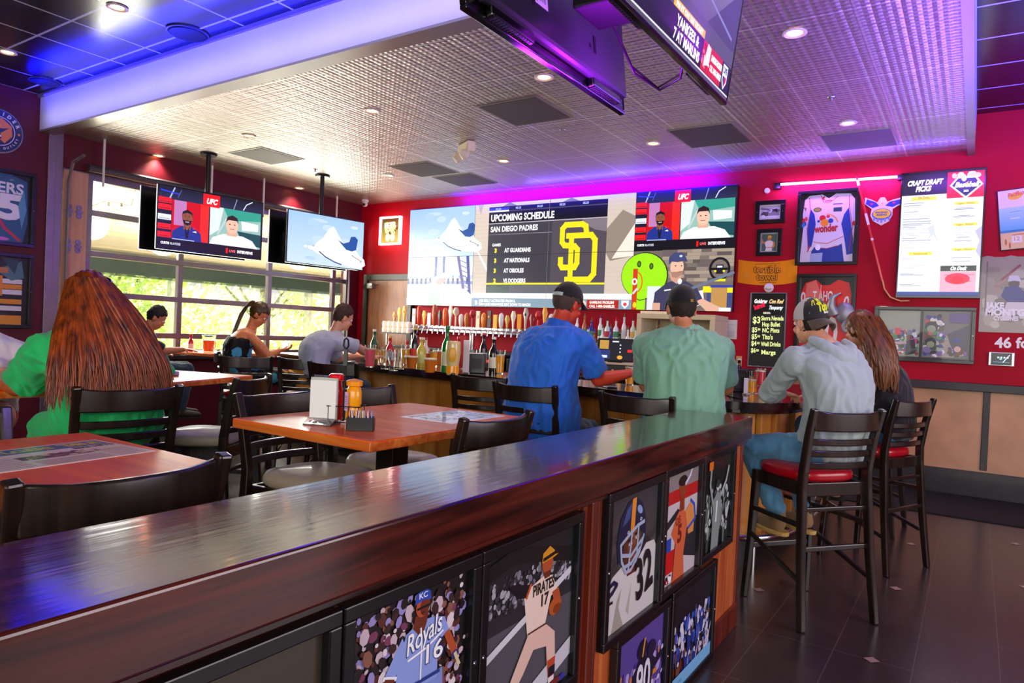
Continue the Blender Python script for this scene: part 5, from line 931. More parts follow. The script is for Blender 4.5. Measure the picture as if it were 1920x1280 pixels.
# ================================================================== things on the red wall
WX, WZ = (1, 0, 0), (0, 0, 1)
YW = YB - .002
def art_yellow(w, h):
    a = Art(w, h, '#5a4a06'); a.grad(0, 0, w, h, '#c8a818', '#3c3406'); a.specks(.02, .02, w - .02, h - .02, 26, ['#ffe050', '#2a2404', '#f8c820'], .02, .05, 5)
    a.text('BEER', w / 2, .62 * h, .09, '#fffbe0', width=w * .7, align='C', bold=.05, rot=.06); a.text('BAR', w / 2, .42 * h, .09, '#fff2b0', width=w * .6, align='C', bold=.05); a.ell(w * .36, h * .22, .05, .07, '#fff4c8'); a.ell(w * .64, h * .22, .05, .07, '#fff4c8'); return a
t = thing('lit_picture', 'small glowing yellow picture in a lit white frame on the red wall above the door', 'lit sign'); t.matrix_world = frame_matrix((-8.27, YW, 2.78), WX, WZ)
f = MB(); w, h = .46, .46
for b in (((0, 0, 0), (w, .03, .06)), ((0, h - .03, 0), (w, h, .06)), ((0, .03, 0), (.03, h - .03, .06)), ((w - .03, .03, 0), (w, h - .03, .06))): f.box(*b)
f.build('lit_frame', mat('lit_frame_tube', '#fff0f0', .4, emit=2.2, ecol='#ffe8e6'), t, .006); MB().box((.03, .03, 0), (w - .03, h - .03, .03)).build('box_body', BLACKM, t); art_yellow(w - .08, h - .08).build('picture', BACKLIT, t, Matrix.Translation((.04, .04, .032)))
area('lit_picture_glow', (-8.04, YW - .2, 3.0), (0, 1, 0), .5, .5, 2.0, (1, .12, .1))
def art_car(w, h): a = Art(w, h, '#b9b9b5'); a.rect(0, 0, w, .25 * h, '#dcdcd6'); a.rect(.35 * w, .2 * h, w, .7 * h, '#8b8b88'); a.poly([(0, .35 * h), (.1 * w, .55 * h), (.4 * w, .5 * h), (.4 * w, .2 * h), (0, .15 * h)], '#4c4c4c'); a.ell(.12 * w, .15 * h, .12 * w, .14 * h, '#e8e8e2'); a.line([(0, .8 * h), (.5 * w, .72 * h), (w, .6 * h)], .015, '#5a5a5a'); a.specks(.4 * w, .5 * h, .95 * w, .75 * h, 18, ['#3a3a3a', '#c8c8c4', '#20201f'], .008, .02, 3); return a
def art_pitch2(w, h):
    a = Art(w, h, '#4f6a5c'); a.poly([(.25 * w, 0), (.3 * w, .2 * h), (.18 * w, .5 * h), (.38 * w, .62 * h), (.62 * w, .62 * h), (.85 * w, .5 * h), (.7 * w, .2 * h), (.72 * w, 0)], '#e8e0d8'); a.ell(.52 * w, .75 * h, .13 * w, .11 * h, '#c87a3c'); a.poly([(.38 * w, .76 * h), (.42 * w, .9 * h), (.6 * w, .92 * h), (.68 * w, .80 * h)], '#e8a82c'); a.line([(.22 * w, .5 * h), (.05 * w, .5 * h), (.02 * w, .65 * h)], .02, '#d88a4c'); a.line([(.82 * w, .5 * h), (.84 * w, .3 * h), (.72 * w, .2 * h)], .02, '#d88a4c'); a.rect(.28 * w, .19 * h, .7 * w, .22 * h, '#c87a2c'); return a
framed('framed_photo', 'small black-framed black-and-white photo of a car, above the yellow-helmeted player', 'framed photo', (-2.23, YW, 2.835), WX, WZ, .335, .27, art_car(.335 - .13, .27 - .13), .05, .03, .015, '#d8d8cf')
framed('framed_photo', 'small black-framed photo of a ballplayer in a yellow cap on green', 'framed photo', (-2.20, YW, 2.46), WX, WZ, .285, .315, art_pitch2(.285 - .12, .315 - .12), .045, .03, .015, '#a8b0a8')
def art_suit(w, h):
    a = Art(w, h, '#16181e'); Wc = '#e6dfe0'
    a.poly([(.02 * w, .0), (.02 * w, .12 * h), (.05 * w, .5 * h), (.03 * w, .7 * h), (.06 * w, .92 * h), (.14 * w, .98 * h), (.38 * w, .99 * h), (.5 * w, .93 * h), (.62 * w, .99 * h), (.88 * w, .98 * h), (.96 * w, .9 * h), (.98 * w, .6 * h), (.96 * w, .15 * h), (.97 * w, 0)], Wc)
    a.poly([(.38 * w, 1.0 * h), (.62 * w, 1.0 * h), (.52 * w, .94 * h), (.47 * w, .94 * h)], '#14141a'); B = '#1d3f9a'
    a.poly([(.18 * w, .78 * h), (.25 * w, .70 * h), (.28 * w, .56 * h), (.24 * w, .32 * h), (.20 * w, .16 * h), (.15 * w, .2 * h), (.13 * w, .5 * h)], B); a.poly([(.86 * w, .78 * h), (.78 * w, .68 * h), (.74 * w, .55 * h), (.80 * w, .36 * h), (.86 * w, .1 * h), (.97 * w, .12 * h), (.96 * w, .34 * h), (.90 * w, .6 * h)], B)
    a.poly([(.22 * w, .0), (.22 * w, .16 * h), (.27 * w, .22 * h), (.72 * w, .24 * h), (.76 * w, .3 * h), (.80 * w, .1 * h), (.82 * w, 0)], B); a.poly([(.2 * w, .0), (.2 * w, .13 * h), (.43 * w, .14 * h), (.42 * w, 0)], '#a8bcd8'); a.poly([(.24 * w, .28 * h), (.5 * w, .26 * h), (.8 * w, .36 * h), (.76 * w, .26 * h), (.5 * w, .2 * h), (.26 * w, .22 * h)], Wc)
    RD = '#c8202c'
    for L in ([(.14, .95), (.17, .75), (.12, .5), (.16, .2)], [(.86, .95), (.87, .78), (.94, .5), (.9, .15)], [(.25, .3), (.5, .27), (.79, .37)], [(.27, .22), (.5, .2), (.72, .24)], [(.35, .98), (.4, .88), (.5, .86), (.66, .95)]): a.line([(x * w, y * h) for x, y in L], .006, RD)
    a.poly([(.36 * w, .93 * h), (.42 * w, .97 * h), (.42 * w, .9 * h)], RD); a.rect(.43 * w, .885 * h, .55 * w, .90 * h, RD)
    a.ell(.30 * w, .77 * h, .075 * w, .035 * h, '#6a7a28'); a.ell(.30 * w, .77 * h, .05 * w, .02 * h, '#a8a848'); a.rect(.59 * w, .73 * h, .74 * w, .79 * h, '#2c4a50'); a.line([(.58 * w, .84 * h), (.74 * w, .84 * h)], .012, '#6a6aa8'); a.poly([(.04 * w, .82 * h), (.1 * w, .80 * h), (.08 * w, .75 * h)], '#8a7a2c')
    for x, y, r_, c in ((.40, .645, .055, '#d81c1c'), (.50, .665, .028, '#d81c1c'), (.44, .575, .07, '#f29a1c'), (.55, .60, .045, '#1c3f9c'), (.33, .60, .025, '#1c3f9c')): a.ell(x * w, y * h, r_ * w * 1.05, r_ * w * 1.05, c)
    for k in range(6):
        t0 = .2 + k * .22; a.line([((.46 + .22 * math.cos(t0)) * w, (.55 + .15 * math.sin(t0)) * h), ((.46 + .22 * math.cos(t0 + .22)) * w, (.55 + .15 * math.sin(t0 + .22)) * h)], .012, '#f2a83c')
    a.text('wonder', .26 * w, .435 * h, .105 * h, RD, width=.43 * w, bold=.045, rot=.06); a.ell(.34 * w, .22 * h, .05 * w, .045 * h, '#ffffff'); a.ell(.2 * w, .2 * h, .035 * w, .03 * h, '#e8e8e8'); a.line([(.15 * w, .16 * h), (.2 * w, .24 * h)], .012, RD)
    for x, y, c in ((.05, .62, '#c8202c'), (.08, .57, '#1c5aa8'), (.05, .55, '#2c8ac8'), (.10, .64, '#e8504c'), (.96, .55, '#c8202c')): a.ell(x * w, y * h, .028 * w, .035 * h, c)
    return a
framed('framed_racing_suit', 'framed white and blue racing suit with red wonder lettering on the red wall', 'framed suit', (-1.755, YW, 2.342), WX, WZ, .64, .835, art_suit(.64 - .07, .835 - .07), .035, .06)
def art_red(w, h):
    a = Art(w, h, '#101014'); RD = '#e00c14'; a.poly([(.02 * w, 0), (.02 * w, .80 * h), (.1 * w, .93 * h), (.3 * w, .97 * h), (.42 * w, .90 * h), (.56 * w, .9 * h), (.72 * w, .97 * h), (.92 * w, .93 * h), (.97 * w, .8 * h), (.97 * w, 0)], RD); a.poly([(.1 * w, .7 * h), (.12 * w, .92 * h), (.3 * w, .965 * h), (.4 * w, .8 * h), (.36 * w, .6 * h)], '#ee7068')
    a.text('T AHO', .25 * w, .71 * h, .07, '#f4f0ec', width=.38 * w, bold=.02, sy=1.5); a.text('0', .02 * w, .68 * h, .12, '#f4f0ec', width=.09 * w, bold=.02); a.text('0', .82 * w, .61 * h, .14, '#f4f0ec', width=.10 * w, bold=.02, shear=.1)
    a.text('20', .25 * w, .15 * h, .32, '#f4f0ec', width=.5 * w, bold=.02); a.line([(.4 * w, .9 * h), (.37 * w, .3 * h)], .008, '#f0a8a0'); return a
framed('framed_jersey', 'framed bright red jersey with white AHO lettering, below the racing suit', 'framed jersey', (-1.725, YW, 1.28), WX, WZ, .615, .965, art_red(.615 - .07, .965 - .07), .035, .055)
t = thing('ram_head_ornament', 'grey metal ornament with a curled horn in front of the red jersey frame', 'ornament', (-1.33, YW - .065, 1.75)); m = MB(); q_ = [(.02, 0, .05), (-.02, -.03, .14), (.0, -.04, .24), (.08, -.03, .28)]; m.tube(q_, [.06, .05, .03, .008], 10); m.ball((.12, 0, .06), (.10, .05, .12)); m.build('horn', mat('pewter', '#9a9ea4', .4, .5), t, smooth=True)
m = MB(); m.tube([(.16 + .06 * math.cos(k * .55) * (1 - k * .06), -.05, -.1 + .08 * math.sin(k * .55) * (1 - k * .06)) for k in range(12)], [.035 - k * .0025 for k in range(12)], 8); m.build('curl', MATS['pewter'], t, smooth=True); m = MB(); m.bar((.1, 0.01, .0), (.1, .06, .0), .05, .05); m.build('wall_stud', MATS['pewter'], t)
# towel
a = Art(.655, .265, '#f5940c'); a.specks(.01, .01, .64, .25, 26, ['#f79c18', '#ee8a08', '#f8a024'], .02, .06, 4, up=.02); a.z += 1
for tx, y, ww, sz in (('terrible', .142, .30, .082), ('towel', .055, .235, .08)):
    a.text(tx, .3275, y, sz, '#24180a', align='C', width=ww * 1.03, bold=.06); a.text(tx, .3275, y + .001, sz, '#f79a14', align='C', width=ww, bold=.012)
a.line([(.19, .238), (.47, .24)], .004, '#3a2408'); a.line([(.25, .026), (.44, .026)], .004, '#3a2408')
t = thing('terrible_towel'.replace('terrible', 'rally'), 'orange rally towel reading terrible towel, hung flat on the red wall', 'towel'); t.matrix_world = frame_matrix((-2.395, YW - .002, 2.158), WX, WZ)
sag = lambda x, y: -(.0)
m = MB(); N = 24; vs_ = []; fs_ = []
for i in range(N + 1):
    x = -.005 + .665 * i / N; s = .035 * (1 - (2 * i / N - 1) ** 2)
    vs_ += [(x, -.002 - s, .002 + .004 * math.sin(i * .9)), (x, .268 - s, .002 + .004 * math.sin(i * .9)), (x, -.002 - s, .0), (x, .268 - s, .0)]
for i in range(N): b = i * 4; fs_ += [(b, b + 4, b + 5, b + 1), (b + 2, b + 3, b + 7, b + 6), (b + 1, b + 5, b + 7, b + 3), (b, b + 2, b + 6, b + 4)]
m.add(vs_, fs_); m.build('cloth', mat('orange_towel', '#ff9c0a', .9, bump=.4, bscale=300), t, smooth=True)
for k, (P, c, z) in enumerate(a.t): a.t[k] = ([(x, y - .035 * (1 - (2 * (x + .005) / .665 - 1) ** 2)) for x, y in P], c, z)
a.t = [q for q in a.t if q[2] > 1.5]; a.build('lettering', PRINT, t, Matrix.Translation((0, 0, .0075)), step=.0001)
# chalk menu board
def board():
    w, h = .41, .87; t = thing('menu_board', 'tall black chalkboard with hand-lettered drink prices on the red wall', 'menu board'); t.matrix_world = frame_matrix((-2.235, YW, 1.165), WX, WZ)
    f = MB()
    for b in (((0, 0, 0), (w, .012, .03)), ((0, h - .012, 0), (w, h, .03)), ((0, .012, 0), (.012, h - .012, .03)), ((w - .012, .012, 0), (w, h - .012, .03))): f.box(*b)
    f.build('frame', mat('board_frame', '#8a90a0', .3, .7), t, .002); a = Art(w - .024, h - .024, '#0b0d0c'); a.rect(0, 0, w - .024, .6, '#2c322c'); L = Art(w - .024, h - .024)
    L.text('Goldstar', .03, .735, .045, '#f0f0f4', width=.15, bold=.05, shear=.1); L.text('Con Red', .195, .735, .045, '#f4c88a', width=.155, bold=.04, shear=.3); L.text('Smirnoff', .04, .655, .055, '#e01c3c', width=.13, bold=.05, rot=.35); L.text('Tanqueray', .195, .665, .042, '#e8f0f0', width=.155, bold=.04, shear=.3); L.text('RUMCHATA', .14, .612, .02, '#e8e0c8', width=.08, bold=.05)
    C = '#e8f49c'
    for s_, x, y, z_, ww in (('$3', .025, .50, .075, .085), ('Sierra Nevada', .12, .535, .05, .25), ('Hop Bullet', .135, .465, .05, .2), ('$5', .02, .395, .055, .06), ('00', .085, .415, .025, .03), ('NC Pints', .14, .395, .05, .19), ('$5', .02, .315, .055, .06), ('00', .085, .335, .025, .03), ("Tito's", .14, .315, .055, .12), ('$4', .02, .235, .055, .06), ('00', .085, .255, .025, .03), ('Well Drinks', .13, .235, .05, .22), ('$6', .02, .155, .05, .055), ('00', .08, .17, .025, .03), ('Margs', .14, .14, .05, .16)): L.text(s_, x, y, z_, C, width=ww, bold=.025, rot=.02)
    a.build('slate', PRINT, t, Matrix.Translation((.012, .012, .012))); MB().box((.012, .012, 0), (w - .012, h - .012, .011)).build('backing', BLACKM, t); L.build('lettering', CHALK, t, Matrix.Translation((.012, .012, .0128)), step=.00002)
board()
t = thing('wall_baseball', 'round white ball-shaped plaque hung just above the chalkboard', 'plaque', (-2.03, YW - .03, 2.09)); m = MB(); m.ball((0, 0, 0), (.055, .03, .055)); m.build('ball', WHITE, t, smooth=True); m = MB(); m.tube([(-.035, -.025, -.01), (0, -.031, -.025), (.035, -.025, -.01)], .004, 6); m.build('stitching', REDV, t); m = MB(); m.tube([(0, .0, .05), (.0, .01, .10)], .003, 5); m.build('hook', BLACKM, t)
t = thing('notice_sheet', 'white paper notice with small grey print taped to the red wall left of the chalkboard'.replace(' left of', ' beside'), 'notice'); t.matrix_world = frame_matrix((-2.665, YW, 1.478), WX, WZ); MB().box((0, 0, 0), (.285, .23, .002)).build('paper', mat('notice_paper', '#d9d6d2', .6), t); a = Art(.285, .23); [a.line([(.03, .05 + .02 * k), (.25 - .03 * (k % 3), .05 + .02 * k)], .003, '#9a9a9c') for k in range(7)]; a.rect(.02, .02, .26, .10, '#c4c2be'); a.build('print', PRINT, t, Matrix.Translation((0, 0, .0022)), step=.00004)
t = thing('wall_sensor', 'small round white sensor on the red wall above the car photo', 'sensor', (-2.108, YW, 3.222)); MB().lathe([(0, 0), (.032, 0), (.030, .018), (.018, .024), (0, .024)], 18, Matrix.Rotation(R(90), 4, 'X')).build('cover', WHITE, t, smooth=True)
t = thing('wall_outlet', 'brass-coloured wall outlet low beside the chalkboard', 'outlet', (-2.34, YW, 1.22)); MB().box((-.035, -.008, -.06), (.035, 0, .06)).build('plate', mat('brass_plate', '#d8a85a', .4, .3), t, .004); MB().box((-.014, -.011, -.02), (.014, -.007, .02)).build('socket', WHITE, t)
t = thing('tube_light', 'long blue-white led tube on the wall above the racing suit', 'light tube', (-2.0, YW - .045, 3.275)); MB().tube([(0, 0, 0), (1.27, 0, -.015)], .014, 10).build('tube', mat('blue_white_tube', '#c8d4ff', .4, emit=6, ecol='#7f9cff'), t); [MB().box(*b_).build('end_bracket', BLACKM, t, .003) for b_ in (((-.02, -.02, -.05), (.05, .045, .018)), ((1.23, -.02, -.05), (1.29, .045, .0)))]
t = thing('hockey_stick', 'red hockey stick with white bands and tan blade leaning on the wall', 'hockey stick', (0, 0, 0)); s0, s1 = Vector((-1.18, YW - .08, 3.37)), Vector((-.86, YW - .04, 2.16))
m = MB(); m.bar(s0, s1, .022, .032, up=(0, 1, 0)); m.build('shaft', mat('stick_red', '#e01c30', .3, coat=.3), t, .003); d_ = (s1 - s0)
m = MB(); [m.bar(s0 + d_ * a_, s0 + d_ * b_, .024, .034, up=(0, 1, 0)) for a_, b_ in ((.10, .15), (.40, .50), (.62, .64))]; m.build('white_band', mat('stick_white', '#f2e6e8', .3), t); m = MB(); m.sweep([s1 + Vector((-.002, 0, .02)), (-.84, YW - .03, 2.08), (-.78, YW - .03, 1.99), (-.68, YW - .035, 1.95), (-.60, YW - .04, 1.955)], .014, [.034, .045, .07, .07, .05], up=(0, 1, 0)); m.T = Matrix(); m.build('blade', mat('stick_blade', '#d0a060', .4, var=.2), t, .003)
# crest plaque
t = thing('eagle_crest', 'small winged eagle crest plaque in blue, yellow and white beside the hockey stick', 'plaque'); t.matrix_world = frame_matrix((-1.075, YW, 2.76), WX, WZ); o_ = [(.17, .0), (.24, .04), (.27, .11), (.27, .17), (.35, .22), (.36, .29), (.27, .27), (.22, .25), (.19, .30), (.15, .30), (.12, .25), (.07, .28), (.0, .31), (.0, .24), (.07, .18), (.06, .11), (.09, .05)]
MB().prism(o_, 0, .014).build('backing', mat('crest_cream', '#efe6c8', .4), t, .002); a = Art(.36, .31); a.poly([(.01, .24), (.02, .29), (.11, .25), (.14, .21), (.08, .19)], '#2c38a8'); a.poly([(.35, .27), (.34, .225), (.27, .19), (.2, .21), (.24, .25)], '#2c38a8'); [a.ell(x, y, .014, .01, '#d8343c') for x, y in ((.07, .235), (.28, .235))]; a.ell(.17, .12, .095, .06, '#4a50b8'); a.ell(.17, .125, .085, .05, '#f0dc28'); a.ell(.17, .25, .025, .03, '#f2f0ea'); a.poly([(.16, .24), (.18, .24), (.17, .22)], '#f0a82c'); a.text('PHOENIX', .17, .13, .018, '#3c3c94', align='C', width=.12, bold=.05); a.text('RISING', .17, .105, .016, '#3c3c94', align='C', width=.10, bold=.05); [a.ell(.10 + k * .035, .045 + abs(k - 2) * .012, .012, .02, '#8a9ad0') for k in range(5)]; a.build('artwork', PRINT, t, Matrix.Translation((0, 0, .0145)), step=.00006)
# digital menu
def art_menu(w, h):
    a = Art(w, h, '#eaecf8'); a.rect(0, 0, w, .035 * h, '#1c2c78'); a.grad(0, 0, w, .035 * h, '#14206a', '#2c4a9c'); a.rect(0, .83 * h, .56 * w, h, '#131628'); a.text('CRAFT DRAFT', .06 * w, .91 * h, .05, '#ffffff', width=.44 * w, bold=.06, shear=.2, rot=.02); a.text('PICKS', .17 * w, .86 * h, .05, '#ffffff', width=.19 * w, bold=.06, shear=.2, rot=.02)
    a.rect(.56 * w, .79 * h, w, h, '#e01c30'); a.specks(.58 * w, .94 * h, w - .02, .995 * h, 14, ['#f0e6ee', '#f6c8d0'], .015, .04, 6); a.poly([(.59 * w, .89 * h), (.68 * w, .96 * h), (.90 * w, .96 * h), (.99 * w, .89 * h), (.79 * w, .78 * h)], '#f0f2fa'); a.poly([(.62 * w, .89 * h), (.69 * w, .945 * h), (.89 * w, .945 * h), (.96 * w, .89 * h), (.79 * w, .80 * h)], '#1f2a6a'); a.text('Baseball', .79 * w, .875 * h, .05, '#ffffff', width=.28 * w, align='C', bold=.05, shear=.3); a.poly([(.76 * w, .90 * h), (.82 * w, .92 * h), (.80 * w, .89 * h)], '#f0c020'); a.ell(.76 * w, .94 * h, .03 * w, .02 * h, '#f6f6fa'); a.text('2023', .79 * w, .835 * h, .02, '#ffffff', align='C', width=.06 * w, bold=.05)
    q = random.Random(9)
    def lines(x, y0, y1, wmax, ctr=0):
        y = y0
        while y > y1:
            ww = q.uniform(.35, .9) * wmax; c = q.choice(['#b4b6c8', '#8a8ca8', '#c8cad8']); x_ = x - ww / 2 if ctr else x; a.line([(x_, y), (x_ + ww, y)], .0035 if c != '#8a8ca8' else .006, c, .3); y -= q.choice([.012, .012, .026]) 
    a.text('IPA Drafts', .28 * w, .795 * h, .03, '#8a6a10', align='C', width=.1); a.rect(.12 * w, .785 * h, .44 * w, .815 * h, '#f6dc62', -.5); lines(.03 * w, .765 * h, .37 * h, .42 * w)
    a.rect(.12 * w, .335 * h, .42 * w, .362 * h, '#f6dc62'); a.text('Seasonal', .27 * w, .34 * h, .022, '#8a6a10', align='C', width=.12); lines(.03 * w, .32 * h, .05 * h, .36 * w)
    for y in (.745, .575, .375): a.rect(.66 * w, (y - .011) * h, .94 * w, (y + .011) * h, '#f6dc62'); a.text('Lager - Pilsner', .80 * w, (y - .008) * h, .02, '#8a6a10', align='C', width=.2 * w)
    lines(.78 * w, .715 * h, .62 * h, .34 * w, 1); lines(.78 * w, .55 * h, .41 * h, .30 * w, 1); lines(.78 * w, .35 * h, .25 * h, .34 * w, 1)
    a.poly([(.34 * w, .56 * h), (.42 * w, .58 * h), (.44 * w, .52 * h), (.50 * w, .42 * h), (.42 * w, .50 * h), (.32 * w, .44 * h), (.38 * w, .50 * h)], '#cfd2ee'); a.poly([(.92 * w, .52 * h), (w, .56 * h), (w, .3 * h), (.94 * w, .36 * h), (.98 * w, .44 * h)], '#bcb8e4')
    a.rect(.53 * w, .20 * h, .96 * w, .245 * h, '#3a403c'); a.text('On Deck', .745 * w, .21 * h, .035, '#ffffff', align='C', width=.2 * w, bold=.07, shear=.3); a.rect(.53 * w, .035 * h, .96 * w, .198 * h, '#f4a4bc'); a.ell(.74 * w, .14 * h, .15 * w, .045 * h, '#ee2c50'); a.ell(.74 * w, .13 * h, .08 * w, .03 * h, '#e80c30'); a.line([(.6 * w, .12 * h), (.9 * w, .12 * h)], .006, '#b81038'); a.line([(.58 * w, .17 * h), (.94 * w, .172 * h)], .005, '#c83058'); return a
t = thing('menu_screen', 'tall lit menu screen headed CRAFT DRAFT PICKS on the crimson wall', 'menu screen'); w, h = .745, 1.31; t.matrix_world = frame_matrix((-.735, YW - .04, 1.985), WX, WZ); m = MB(); m.box((0, 0, -.035), (w, h, 0)); m.build('casing', BEZ, t, .004); m = MB(); m.box((.2, .4, -.038), (.5, .9, -.034)); m.build('wall_bracket', BLACKM, t); art_menu(w - .03, h - .05).build('screen', SCREEN, t, Matrix.Translation((.015, .022, .0008)), step=.00008)
def art_collage(w, h):
    a = Art(w, h, '#0c0c10'); cols = ['#d8e0c8', '#3a4a30', '#c8203c', '#2a2c80', '#7a6a9c', '#e8e8f0', '#5a5a3a', '#1a1a22', '#a8b8a0', '#6a3a2a', '#3c8a4a']
    a.rect(.02 * w, .03 * h, .47 * w, .98 * h, '#9aa48c'); a.rect(.50 * w, .03 * h, .985 * w, .98 * h, '#77746a'); a.poly([(.74 * w, .5 * h), (.98 * w, .72 * h), (.98 * w, .1 * h), (.86 * w, .1 * h)], '#4a4658'); a.poly([(.60 * w, .05 * h), (.72 * w, .5 * h), (.76 * w, .5 * h), (.84 * w, .05 * h)], '#a89c88')
    a.specks(.02 * w, .03 * h, .47 * w, .62 * h, 150, cols, .012, .034, 5); a.specks(.50 * w, .03 * h, .75 * w, .95 * h, 110, cols, .012, .034, 7); a.specks(.76 * w, .04 * h, .98 * w, .28 * h, 26, cols, .012, .03, 8)
    for cx, cy, r_ in ((.59, .66, .07), (.59, .34, .06)): a.ell(cx * w, cy * h, r_ * w, r_ * w, '#1c1426'); a.ell(cx * w, (cy - .04) * h, r_ * .7 * w, r_ * .65 * w, '#8f9a78')
    a.rect(.2 * w, .48 * h, .26 * w, .62 * h, '#d82840'); a.rect(.38 * w, .3 * h, .44 * w, .4 * h, '#e828a0'); a.poly([(.32 * w, .05 * h), (.33 * w, .35 * h), (.42 * w, .4 * h), (.44 * w, .1 * h)], '#1a1226'); a.line([(.07 * w, .42 * h), (.12 * w, .28 * h), (.32 * w, .32 * h)], .03, '#c8a8b0'); a.rect(.475 * w, 0, .50 * w, h, '#0a0a10')
    a.rect(.78 * w, .75 * h, .98 * w, .95 * h, '#5c4c84'); a.ell(.86 * w, .40 * h, .05 * w, .03 * h, '#2c4a9c'); a.ell(.87 * w, .22 * h, .035 * w, .06 * h, '#e0b0a0'); return a
framed('framed_collage', 'wide black-framed double photo of a colourful cycling crowd below the menu screen', 'framed photo', (-.925, YW, 1.325), WX, WZ, .91, .57, art_collage(.91 - .07, .57 - .07), .035, .04)
t = thing('beach_poster', 'tilted beach poster in cream, turquoise and sand at the upper picture edge', 'poster'); t.matrix_world = frame_matrix((.155, YW, 2.455), WX, WZ) @ Matrix.Rotation(R(5.5), 4, 'Z'); w, h = .52, .60
MB().box((0, 0, 0), (w, h, .016)).build('board', mat('poster_edge', '#3a2c3c', .4), t, .006); a = Art(w - .02, h - .02, '#efe4c8'); a.rect(0, .30 * h, w - .02, .68 * h, '#8fd0dc'); a.grad(0, .30 * h, w - .02, .68 * h, '#5ab4d0', '#b4e4e4'); a.rect(0, 0, w - .02, .27 * h, '#e8c88a'); a.rect(0, .27 * h, w - .02, .31 * h, '#2c84b8'); a.ell(.14, .86 * h, .06, .035, '#f4c01c', rot=.2); a.text('Pacifico', .08, .85 * h, .04, '#d8502c', width=.13, bold=.03, rot=.12, shear=.2); a.line([(.09, .60 * h), (.18, .61 * h)], .006, '#6ab4c4'); a.line([(.09, .5 * h), (.16, .5 * h)], .012, '#d8f0ee'); a.rect(.09, .10 * h, .17, .21 * h, '#f4ecdc'); a.text('12', .13, .13 * h, .04, '#d8b078', align='C', bold=.03); a.line([(.10, .225 * h), (.19, .23 * h)], .008, '#c8742c'); a.ell(.04, .12 * h, .008, .03, '#c8601c'); a.ell(.07, .06 * h, .008, .03, '#c8601c'); a.line([(.30, .0), (.31, .32 * h)], .01, '#8a5a3c'); a.build('print', PRINT, t, Matrix.Translation((.01, .01, .0165)), step=.00006)
t = thing('baseball_banner', 'grey-beige cloth banner of a batter in blue with white MONTGOMERY lettering', 'banner'); t.matrix_world = frame_matrix((.01, YW, 1.655), WX, WZ); w, h = .78, .745
m = MB(); N = 20; vs_ = []; fs_ = []
for i in range(N + 1): x = w * i / N; s = .014 * math.sin(i * 1.3); z_ = .006; vs_ += [(x, 0, z_), (x, h + s, z_), (x, 0, 0), (x, h + s, 0)]
for i in range(N): b = i * 4; fs_ += [(b, b + 4, b + 5, b + 1), (b + 2, b + 3, b + 7, b + 6), (b + 1, b + 5, b + 7, b + 3), (b, b + 2, b + 6, b + 4)]
m.add(vs_, fs_); m.build('cloth', mat('banner_cloth', '#a39a86', .7, bump=.3, bscale=20, var=.1), t); a = Art(w, h, '#9c937f'); a.specks(0, 0, w, h - .03, 60, ['#b0a894', '#8c8470', '#c4bca8', '#7c7666'], .03, .08, 3, up=.05)
a.z += 1; a.rect(.04, .2, .052, .7, '#6a6058'); a.ell(.27, .48, .045, .05, '#4a3a34'); a.poly([(.22, .50), (.23, .56), (.30, .56), (.33, .50), (.27, .51)], '#d0ccd4'); a.poly([(.17, .36), (.2, .45), (.30, .46), (.36, .40), (.36, .30), (.24, .28)], '#2a2878'); a.line([(.14, .40), (.12, .46), (.2, .52)], .02, '#b08a74'); a.line([(.17, .52), (.31, .66)], .022, '#8a3048'); a.poly([(.22, .30), (.36, .30), (.40, .14), (.33, .14), (.3, .24), (.24, .12), (.18, .12)], '#d8d4cc'); a.poly([(.42, .5), (w, .72), (w, .6), (.44, .36)], '#c8c4c0'); a.poly([(.48, .40), (w, .58), (w, .36), (.5, .22)], '#3a3a80')
a.text('JAKE', .05, .235, .06, '#f2f0ee', width=.15, bold=.06); a.text('MONTGOMERY', .05, .17, .06, '#f2f0ee', width=.62, bold=.06); a.text('CYCLONES', .12, .12, .04, '#e8e4e0', width=.2, bold=.05); a.build('print', PRINT, t, Matrix.Translation((0, 0, .0065)), step=.00006)
a = Art(.8, .2); a.text('46 for', .02, .03, .1, '#f2e8ea', width=.34, bold=.03, rot=.03); a.text('LIFE', .42, .045, .1, '#f2e8ea', width=.2, bold=.03); o = a.build('wall_lettering', PRINT, None, frame_matrix((.13, YB - .0025, 1.475), WX, WZ), step=.00002); tag(o, 'hand-cut white letters reading 46 for on the crimson wall', 'lettering')
t = thing('wall_tablet', 'small black touch panel with silver ends below the white wall lettering', 'touch panel'); t.matrix_world = frame_matrix((.105, YW, 1.325), WX, WZ); MB().box((0, 0, 0), (.21, .135, .02)).build('casing', STEEL, t, .004); a = Art(.17, .12, '#07090c'); [a.ell(.06 + .025 * k, .075, .009, .009, '#bfe4f0') for k in range(4)]; a.line([(.02, .03), (.15, .028)], .006, '#3a8aa8'); a.line([(.10, .03), (.15, .10)], .007, '#d8f0f8'); a.ell(.08, .06, .012, .01, '#7fb8c8'); a.build('screen', SCREEN, t, Matrix.Translation((.02, .008, .0205)), step=.00006)

